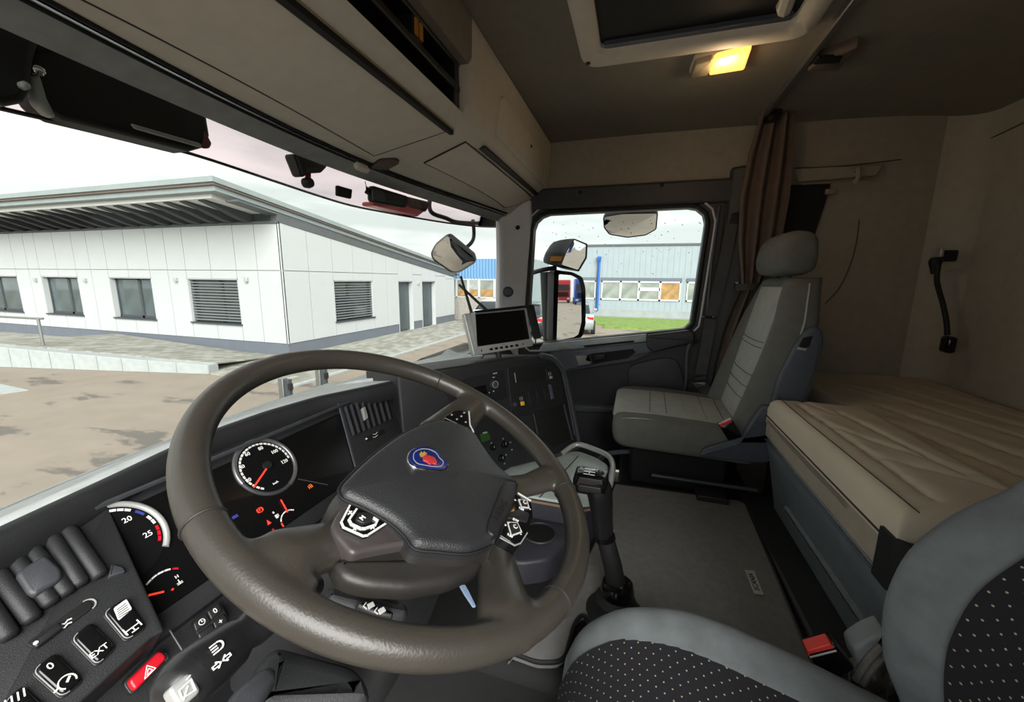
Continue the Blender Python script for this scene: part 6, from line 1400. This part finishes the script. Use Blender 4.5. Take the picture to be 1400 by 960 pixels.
# driver buckle
bu = thing('belt_buckle', DF.at(*DF.pix(1120, 888), 0), 'black seat belt buckle with red button beside the dotted driver seat', 'buckle', 'seat belt buckles')
b = MB(); b.pad(DF, fillet(DF.pixs([(1103, 893), (1143, 883), (1170, 916), (1130, 935)], .0), .004), -.026, 0, .003); b.build('buckle_body', 'gloss_black', bu)
b = MB(); b.pad(DF.off(-.004), fillet(DF.pixs([(1102, 887), (1134, 877.5), (1141, 884), (1104, 895.5)], -.004), .002), -.016, .004, .002); b.build('release_button', 'belt_red', bu)
b = MB(); b.tube([DF.at(*DF.pix(1107, 898), .001), DF.at(*DF.pix(1143, 889), .001)], .0015, 5); b.build('buckle_edge', 'silver', bu)
b = MB(); b.ribbon([DF.at(*DF.pix(1150, 925), -.013), DF.at(*DF.pix(1185, 990), -.013)], (1, 0, 0), .022, .004); b.build('stalk', 'rubber', bu)
# pale plastic cover and crumpled cloth in the gap
b = MB(); b.pad(DF.off(-.02), fillet(DF.pixs([(1165, 886), (1185, 872), (1212, 861), (1212, 890), (1190, 908), (1172, 912)], -.02), .008), -.03, .004, .006); b.build('recliner_cover', 'cover_grey', ds)
b = MB(); P = []
for i in range(17):
    row = []
    for j in range(15):
        px = 1160+75*i/16; py = 900+75*j/14-(i/16)*10; w_ = -.035+.012*math.sin(i*.9+j*.4)+.008*math.sin(j*1.1-i*.5)+.004*random.random(); row.append(DF.at(*DF.pix(px, py, w_), w_))
    P.append(row)
b.grid(P, (-.006, 0, 0)); cl = tag(b.build('crumpled_cloth', 'grey_cloth', smooth=60), 'crumpled grey cloth stuffed beside the driver backrest', 'cloth')
for k, (a_, c2, e_) in enumerate((((1170, 930), (1185, 905), (1206, 883)), ((1178, 935), (1192, 912), (1210, 895)))):
    mm = MB(); mm.tube(spline([DF.at(*DF.pix(*p, -.012), -.012) for p in (a_, c2, e_)], 5), .006, 8); mm.build('fold', 'grey_cloth', cl)
# ================================================================ sleeper fittings
gn = thing('reading_lamp', onY(1290, 345, -1.19), 'black flexible reading lamp hanging on the rear wall', 'lamp')
pts = [onY(1283, 362, -1.10), onY(1281, 385, -1.10), onY(1289, 415, -1.10), onY(1294, 440, -1.11), onY(1295, 458, -1.12)]
p = onY(1294, 350, -1.13); b = MB(); b.box(p, (.04, .05, .042)); b.build('mount_block', 'rubber', gn, bevel=.006)
p = onY(1285, 345, -1.09); b = MB(); b.box(p, (.03, .012, .035)); b.build('mount_face', 'silver', gn, bevel=.004)
p = onY(1280, 357, -1.10); b = MB(); b.tube([p+V((.02, 0, .004)), p, p+V((.0, .0, -.05))], [.012, .022, .008], 12); b.build('joint', 'rubber', gn)
b = MB(); b.tube(spline(pts, 6), .0085, 10); b.build('gooseneck', 'rubber', gn)
p = onY(1296, 471, -1.12); b = MB(); b.box(p, (.048, .03, .062)); b.build('lamp_head', 'gloss_black', gn, bevel=.01)
cr_ = thing('coat_rail', onX(1140, 240, 1.08), 'brown coat rail with hook on the sleeper side wall', 'rail')
b = MB(); b.prism([onX(1084, 232, 1.075), onX(1205, 226, 1.075), onX(1195, 242, 1.075), onX(1090, 250, 1.075)], (-.02, 0, 0)); b.build('rail_plate', 'wall_brown', cr_, bevel=.006)
b = MB(); b.tube([onX(1097, 252, 1.05), onX(1195, 245, 1.05)], .003, 6); b.build('rail_edge', 'lamp_dim', cr_)
b = MB(); p = onX(1168, 240, 1.05); b.tube(spline([p+V((.02, 0, .02)), p+V((-.02, 0, .02)), p+V((-.035, 0, -.01)), p+V((-.02, 0, -.03)), p+V((-.01, 0, -.02))], 5), .009, 8); b.build('hook', 'wall_brown', cr_)
b = MB(); p = onX(1135, 262, 1.06); b.box(p, (.02, .035, .022)); b.build('clip', 'lamp_dim', cr_, bevel=.004)
b = MB(); b.prism([onX(1070, 254, 1.083), onX(1134, 252, 1.083), onX(1128, 275, 1.083), onX(1108, 335, 1.083), onX(1066, 335, 1.083)], (-.012, 0, 0)); tag(b.build('storage_pocket', 'deep_black', bevel=.003), 'black cloth storage pocket below the coat rail', 'pocket')
# ================================================================ monitor on the dash
mp_ = onZ(684, 487, -.262); Mo = Frame(mp_, 14, -42)
mo = thing('monitor', mp_, 'small silver-edged monitor with black hood standing on the dash', 'monitor')
out_ = [(635, 428), (721, 420), (736, 470), (729, 474), (648, 487), (644, 486)]
sc = Mo.pixs([(646, 428), (718, 421), (727, 464), (652, 475)]); 
b = MB(); b.pad(Mo, fillet(Mo.pixs([(634, 429), (720, 420.5), (729, 473), (648, 486.5)]), .004), -.022, .0, .003); b.build('case', 'silver', mo)
b = MB(); b.pad(Mo, Mo.pixs([(648, 430), (717, 423.5), (724, 463.5), (653, 474)], .001), -.002, .0008); b.build('screen', 'screen_black', mo)
for a_, c2 in (((642, 429), (720, 420.5)), ((720, 420.5), (730, 464)), ((642, 429), (651, 476))):
    p, q = Mo.pix(*a_), Mo.pix(*c2); b = MB(); b.prism([Mo.at(*p, -.002), Mo.at(*q, -.002), Mo.at(*q, .045), Mo.at(*p, .045)] if c2[0] != 651 else [Mo.at(*p, -.002), Mo.at(*q, -.002), Mo.at(*q, .004), Mo.at(*p, .040)], Mo.v*.003 if a_[1] != c2[1] and a_[0] == 642 and c2[0] == 720 else Mo.u*.003); b.build('hood', 'rubber' if c2[0] != 651 else 'header_grey', mo)
for k in range(6):
    u, v = Mo.pix(671.5+7*k, 477.5-1.05*k, .001); b = MB(); b.pad(Mo, rect(u, v, .0125, .008, 0, .001), -.001, .0025, .001); b.build('button', 'gloss_black', mo)
for px, py in ((658.5, 479.5), (715, 470.5)): u, v = Mo.pix(px, py, .001); b = MB(); b.pad(Mo, rect(u, v, .004, .006), -.001, .0012); b.build('sensor', 'deep_black', mo)
u, v = Mo.pix(688.5, 471, .001); b = MB(); b.pad(Mo, rect(u, v, .018, .003, 0, .001), -.001, .003, .001); b.build('badge', 'lamp_dim', mo)
b = MB(); b.tube([Mo.at(0, .03, -.012), Mo.at(0, -.005, -.012), Mo.at(0, -.03, -.012)], [.012, .010, .022], 10); b.build('stand', 'rubber', mo)
b = MB(); b.tube(spline([onZ(678, 484, -.262), onZ(664, 484, -.262), onZ(658, 490, -.275), onZ(652, 492, -.280)], 5), .003, 6); b.build('cable', 'cable', mo)
b = MB(); b.tube(spline([Mo.at(*Mo.pix(716, 424), -.03), Mo.at(*Mo.pix(727, 418, -.03), -.03), Mo.at(*Mo.pix(733, 440, -.03), -.03), Mo.at(*Mo.pix(732, 470, -.03), -.03)], 6), .003, 6); b.build('cable', 'cable', mo)
# two rod aerials behind the monitor
for i, (a_, c2, lb_) in enumerate((((630, 378), (646, 432), 'thin black rod aerial standing nearly upright behind the monitor'), ((629, 388), (668, 424), 'thin black rod aerial leaning over behind the monitor'))):
    p, q = Mo.at(*Mo.pix(*c2, -.04), -.04-.012*i), Mo.at(*Mo.pix(*a_, -.06), -.06-.012*i); b = MB(); foot = Mo.at(*Mo.pix(662+8*i, 478, -.05), -.05-.012*i)
    b.tube([foot, p, q], [.0065, .006, .0045], 8); tag(b.build('rod_aerial', 'rubber', smooth=50), lb_, 'aerial', 'aerials behind the monitor')
# wiper resting beyond the glass
wi = thing('wiper', onY(600, 492, 1.0), 'black windscreen wiper resting outside the glass beyond the dash', 'wiper')
q = [onY(576, 500, .985), onY(598, 492, .975), onY(616, 487, .965)]
b = MB(); b.tube(q, .006, 6); b.build('wiper_arm', 'rubber', wi)
b = MB(); b.tube([x+V((0, .01, -.012)) for x in q], .004, 6); b.build('wiper_blade', 'steel', wi)
# ================================================================ outside mirrors
def mirror_frame(P, back_dir):
    P = V(P); n = ((CAM-P).normalized()+V(back_dir).normalized()).normalized(); u = V((0, 0, 1)).cross(n).normalized(); F = Frame((0, 0, 0), 0, 0); F.o, F.n, F.u, F.v = P, n, u, n.cross(u); return F
P0 = onX(778, 418, 1.36); MF = mirror_frame(P0, (.24, -1, -.045))
mm_ = thing('main_mirror', onX(755, 466, 1.36), 'tall black main door mirror outside the passenger window', 'mirror', 'outside mirrors')
g_ = MF.pixs([(764, 375), (781, 376.5), (791, 382), (794.5, 395), (795, 440), (791, 457), (785, 461), (761, 465.5)])
b = MB(); b.pad(MF, fillet(g_, .012), -.004, 0); b.build('mirror_glass', 'mirror_glass', mm_, smooth=0)
h_ = MF.pixs([(756, 369), (781, 372), (795, 379), (799, 394), (799.5, 441), (795, 460), (787, 465), (754, 469)], -.003)
b = MB(); b.rings([[MF.at(x, y, w_) for x, y in pl_] for pl_, w_ in ((fillet(h_, .02), .006), (fillet(h_, .02), -.03), (inset(fillet(h_, .02), .02), -.07))], False, True); b.rings([[MF.at(x, y, .006) for x, y in fillet(h_, .02)], [MF.at(x, y, .006) for x, y in resample(fillet(g_, .012), len(fillet(h_, .02)))]], False, False) if False else None; b.build('mirror_shell', 'mirror_shell', mm_, smooth=50)
pc = [onX(748, 372, 1.33), onX(750, 420, 1.33), onX(752, 466, 1.33)]
b = MB(); b.tube(pc, .042, 14, sq=.6, up=(1, 0, 0)); b.build('arm_cover', 'mirror_shell', mm_, smooth=60)
b = MB(); b.tube([onX(760, 366, 1.33), onX(742, 369, 1.28), onX(731, 372, 1.20), onX(722, 376, 1.14)], .013, 10); b.build('upper_arm', 'mirror_shell', mm_)
b = MB(); b.tube([onX(756, 466, 1.33), onX(742, 476, 1.28), onX(728, 482, 1.14)], .014, 10); b.build('lower_arm', 'mirror_shell', mm_)
P1 = onX(786, 347, 1.36); WF = mirror_frame(P1, (.45, -1, -.10))
wm = thing('wide_mirror', onX(772, 374, 1.36), 'black wide-angle mirror with amber stripe above the main mirror', 'mirror', 'outside mirrors')
g_ = WF.pixs([(785, 328), (801, 335), (800, 352), (790, 369), (768, 362), (774, 346)])
b = MB(); b.pad(WF, fillet(g_, .008), -.004, 0, 0, .004); b.build('mirror_glass', 'mirror_glass', wm)
h_ = fillet(WF.pixs([(784, 326), (802.5, 333.5), (801.5, 353), (790.5, 371.5), (766, 364), (772, 346)], 0), .01)
hb_ = [WF.o+(onX(x, y, 1.39)-WF.o) for x, y in ()]
cxy = (sum(p[0] for p in h_)/len(h_), sum(p[1] for p in h_)/len(h_)); bk_ = onX(757, 348, 1.37)
R = [[WF.at(x, y, .005) for x, y in h_], [WF.at(x, y, -.008) for x, y in h_]]
for s, f_ in ((.97, .25), (.90, .55), (.78, .85), (.55, 1.05), (.2, 1.12)):
    R.append([WF.at(cxy[0]+(x-cxy[0])*s, cxy[1]+(y-cxy[1])*s, -.012)+(bk_-WF.at(*cxy, 0))*f_ for x, y in h_])
b = MB(); b.rings(R, False, True); b.build('mirror_shell', 'mirror_shell', wm, smooth=60)
st = []
for s, f_ in ((1.006, .1), (.985, .25), (.915, .55), (.80, .85)):
    o_ = WF.at(*cxy, -.012)+(bk_-WF.at(*cxy, 0))*f_; st.append(o_)
b = MB(); q = [onX(752, 357, 1.268), onX(767, 357, 1.268), onX(770, 350.5, 1.268), onX(753, 350.5, 1.268)]; b.prism(q, (.06, 0, 0)); b.build('amber_stripe', 'amber', wm)
b = MB(); q = [onX(753, 367, 1.36), onX(775, 372, 1.36), onX(770, 380, 1.36), onX(756, 378, 1.36)]; b.prism(q, (.05, 0, 0)); b.build('mirror_foot', 'rubber', wm, bevel=.006)
P2 = onX(862, 308, 1.26); KF_ = mirror_frame(P2, (.10, .05, -1))
km = thing('kerb_mirror', onX(862, 288, 1.26), 'wide kerb mirror hanging over the top of the passenger window', 'mirror', 'outside mirrors')
KV = mirror_frame(P2, (.55, .05, -1))
g_ = fillet(KV.pixs([(826, 297), (850, 293), (898, 292), (896, 313), (882, 321), (858, 324), (834, 320), (827, 311)]), .012)
b = MB(); b.pad(KV, g_, -.004, 0, 0, .012); b.build('mirror_glass', 'mirror_glass', km)
b = MB(); go = inset(g_, -.006); b.rings([[KV.at(x, y, .002) for x, y in go], [KV.at(x, y, -.012) for x, y in go], [KV.at(x*.9, y*.9, -.05) for x, y in go], [KV.at(x*.6, y*.6, -.075) for x, y in go]], False, True); b.build('mirror_shell', 'mirror_shell', km, smooth=60)
p = onX(862, 290, 1.26); b = MB(); b.tube([p+V((.02, 0, -.02)), p+V((0, 0, .05)), p+V((-.10, 0, .10))], [.03, .025, .03], 10); b.build('mirror_stem', 'rubber', km)
# front mirror seen through the windscreen
FY = .96; P3 = onY(620, 347, FY); FM = Frame((0, 0, 0), 0, 0); n_ = ((CAM-P3).normalized()*.8+V((-.1, .35, -.75)).normalized()*.75).normalized(); FM.o, FM.n = P3, n_; FM.u = V((0, 0, 1)).cross(n_).normalized(); FM.v = n_.cross(FM.u)
fmn = thing('front_mirror', onY(646, 305, .93), 'silver-rimmed front mirror on a bent bracket before the windscreen', 'mirror', 'outside mirrors')
g_ = fillet(FM.pixs([(612, 322), (596, 335), (590, 347), (593, 355), (618, 372), (627, 372), (649, 358), (650, 353), (634, 340)]), .02)
b = MB(); b.pad(FM, g_, -.003, 0, 0, .016); b.build('mirror_glass', 'mirror_glass', fmn)
go = inset(g_, -.005); b = MB(); b.rings([[FM.at(x, y, .003) for x, y in go], [FM.at(x, y, -.010) for x, y in go], [FM.at(x*.9, y*.9, -.035) for x, y in go]], False, True); b.build('mirror_shell', 'mirror_shell', fmn, smooth=60)
b = MB(); ring = [FM.at(x, y, .002) for x, y in inset(g_, -.003)]; b.tube(ring+ring[:2], .003, 6, caps=False); b.build('mirror_rim', 'steel', fmn)
b = MB(); b.tube(spline([FM.at(.02, .03, -.03), onY(634, 340, FY-.0), onY(645, 331, FY-.02), onY(648, 320, .94), onY(646.5, 301, .93)], 6), .011, 10); b.build('mirror_arm', 'rubber', fmn)
b = MB(); b.tube(spline([onY(689, 307, .86), onY(660, 305.5, .90), onY(626, 304, .94), onY(609, 298, .97), onY(592, 292, 1.0), onY(587, 283, 1.02), onY(588, 272, 1.03)], 6), .011, 10); b.build('bracket', 'rubber', fmn)
# ================================================================ tinted visor over the windscreen and what hangs there
def vy(x): return 1.09-.26*x*x
def onV(px, py):
    Y = 1.0
    for _ in range(25): p = onY(px, py, Y); x = max(-1.1, min(1.05, p.x)); Y = Y*.5+vy(x)*.5
    return onY(px, py, Y)
le = [(-120, 118), (0, 148), (130, 178), (260, 210), (370, 246), (430, 266), (480, 281), (530, 291), (575, 299), (620, 306), (660, 310), (700, 311)]
low = spline([onV(*p) for p in le], 4)
vis = thing('sun_visor', low[20], 'pinkish tinted sun visor outside along the top of the windscreen', 'visor')
b = MB(); b.grid([[p for p in low], [V((p.x, p.y-.03, p.z+.09)) for p in low], [V((p.x, p.y-.08, p.z+.17)) for p in low]], (0, .004, 0)); b.build('visor_sheet', 'visor_tint', vis, smooth=60)
b = MB(); b.tube(low, .004, 6); b.build('visor_edge', 'rubber', vis)
# roof light housings on the visor
def house(pts, y0, y1, name, par, m):
    mm = MB(); mm.prism([onY(px, py, y0) for px, py in pts], (0, y1-y0, 0)); return mm.build(name, m, par, bevel=.012, bseg=3)
hs = thing('roof_lamp_housing', onY(170, 150, 1.02), 'long black lamp housing outside under the visor', 'lamp')
house([(30, 35), (46, 120), (58, 145), (90, 163), (150, 178), (262, 207), (287, 200), (289, 185), (280, 130), (140, 40)], .985, 1.055, 'housing', hs, 'deep_black')
house([(44, 105), (50, 140), (66, 156), (80, 162), (66, 135), (56, 100)], .965, .99, 'end_lens', hs, 'header_grey')
house([(180, 168), (276, 196), (277, 202), (186, 176)], .975, .985, 'rib', hs, 'header_grey')
house([(281, 178), (291, 196), (288, 203), (278, 203)], .98, .99, 'tip_lens', hs, 'tip_lens')
hs2 = thing('roof_lamp_housing', onY(20, 120, .985), 'short black lamp housing with a bright screw beside the long one', 'lamp')
house([(-60, 30), (-60, 128), (12, 144), (36, 140), (44, 125), (50, 80), (70, 20), (-60, -20)], .955, 1.02, 'housing', hs2, 'deep_black')
p = onY(33, 117, .95); b = MB(); b.lathe(axes(p, (1, 0, 0), (0, 0, 1)), [(.006, -.006), (.006, .004), (.003, .006)], 10); b.build('screw', 'silver', hs2)
p = onY(52, 97, .965); b = MB(); b.lathe(axes(p, (1, 0, 0), (0, 0, 1)), [(.008, -.006), (.008, .004), (.003, .007)], 10); b.build('stud', 'chrome', hs2)
# bracket, toll box, sensor, tassel on the windscreen
GY = .875
bt = thing('visor_bracket', onY(432, 235, .92), 'black bracket with a dangling knob at the windscreen top', 'bracket')
house([(404, 208), (452, 226), (442, 236), (424, 236), (418, 244), (412, 228)], .90, .95, 'plate', bt, 'rubber')
p = onY(421, 250, .91); b = MB(); b.lathe(axes(p, (1, 0, 0), (0, 0, 1)), [(.013, -.012), (.015, 0), (.012, .012), (.003, .016)], 16); b.build('knob', 'rubber', bt)
b = MB(); b.tube([onY(421, 236, .92), onY(421, 252, .915)], .008, 8); b.build('link', 'tail_red', bt)
b = MB(); b.prism([onY(462, 253, .888), onY(482.5, 259, .888), onY(481, 272, .888), onY(462, 267.5, .888)], (0, .012, 0)); tag(b.build('rain_sensor', 'deep_black', bevel=.004), 'small dark square sensor stuck on the windscreen', 'sensor')
tx = thing('toll_box', onY(530, 270, .86), 'black toll box mounted at the windscreen top beside the header', 'box')
house([(512, 253), (560, 268), (558, 284), (540, 281), (513, 276)], .840, .875, 'body', tx, 'rubber')
house([(511, 258), (526, 262), (528, 276), (512, 274)], .832, .842, 'end_cap', tx, 'graphite')
rb_ = thing('red_reflection', onY(560, 285, 1.0), 'red tinted marker lamp body hanging under the visor', 'lamp')
house([(512, 275), (545, 282), (580, 275), (586, 286), (580, 290), (572, 296), (512, 281)], .96, 1.02, 'reflection_body', rb_, 'tail_red')  # red-tinted reflection modelled as a solid red block, no lamp here
house([(558, 268), (590, 276), (584, 290), (560, 284)], .955, 1.0, 'mount_block', rb_, 'curtain_brown')
ts = thing('tassel', onY(502, 262, .86), 'tiny black tassel hanging from the header trim', 'tassel')
b = MB(); b.tube([onY(499, 248, .865), onY(501, 256, .865)], .0012, 5); b.build('cord', 'tassel', ts)
b = MB(); b.tube([onY(501, 255, .865), onY(503, 260, .865), onY(502, 264, .865)], [.002, .007, .009], 8); b.build('fringe', 'tassel', ts)
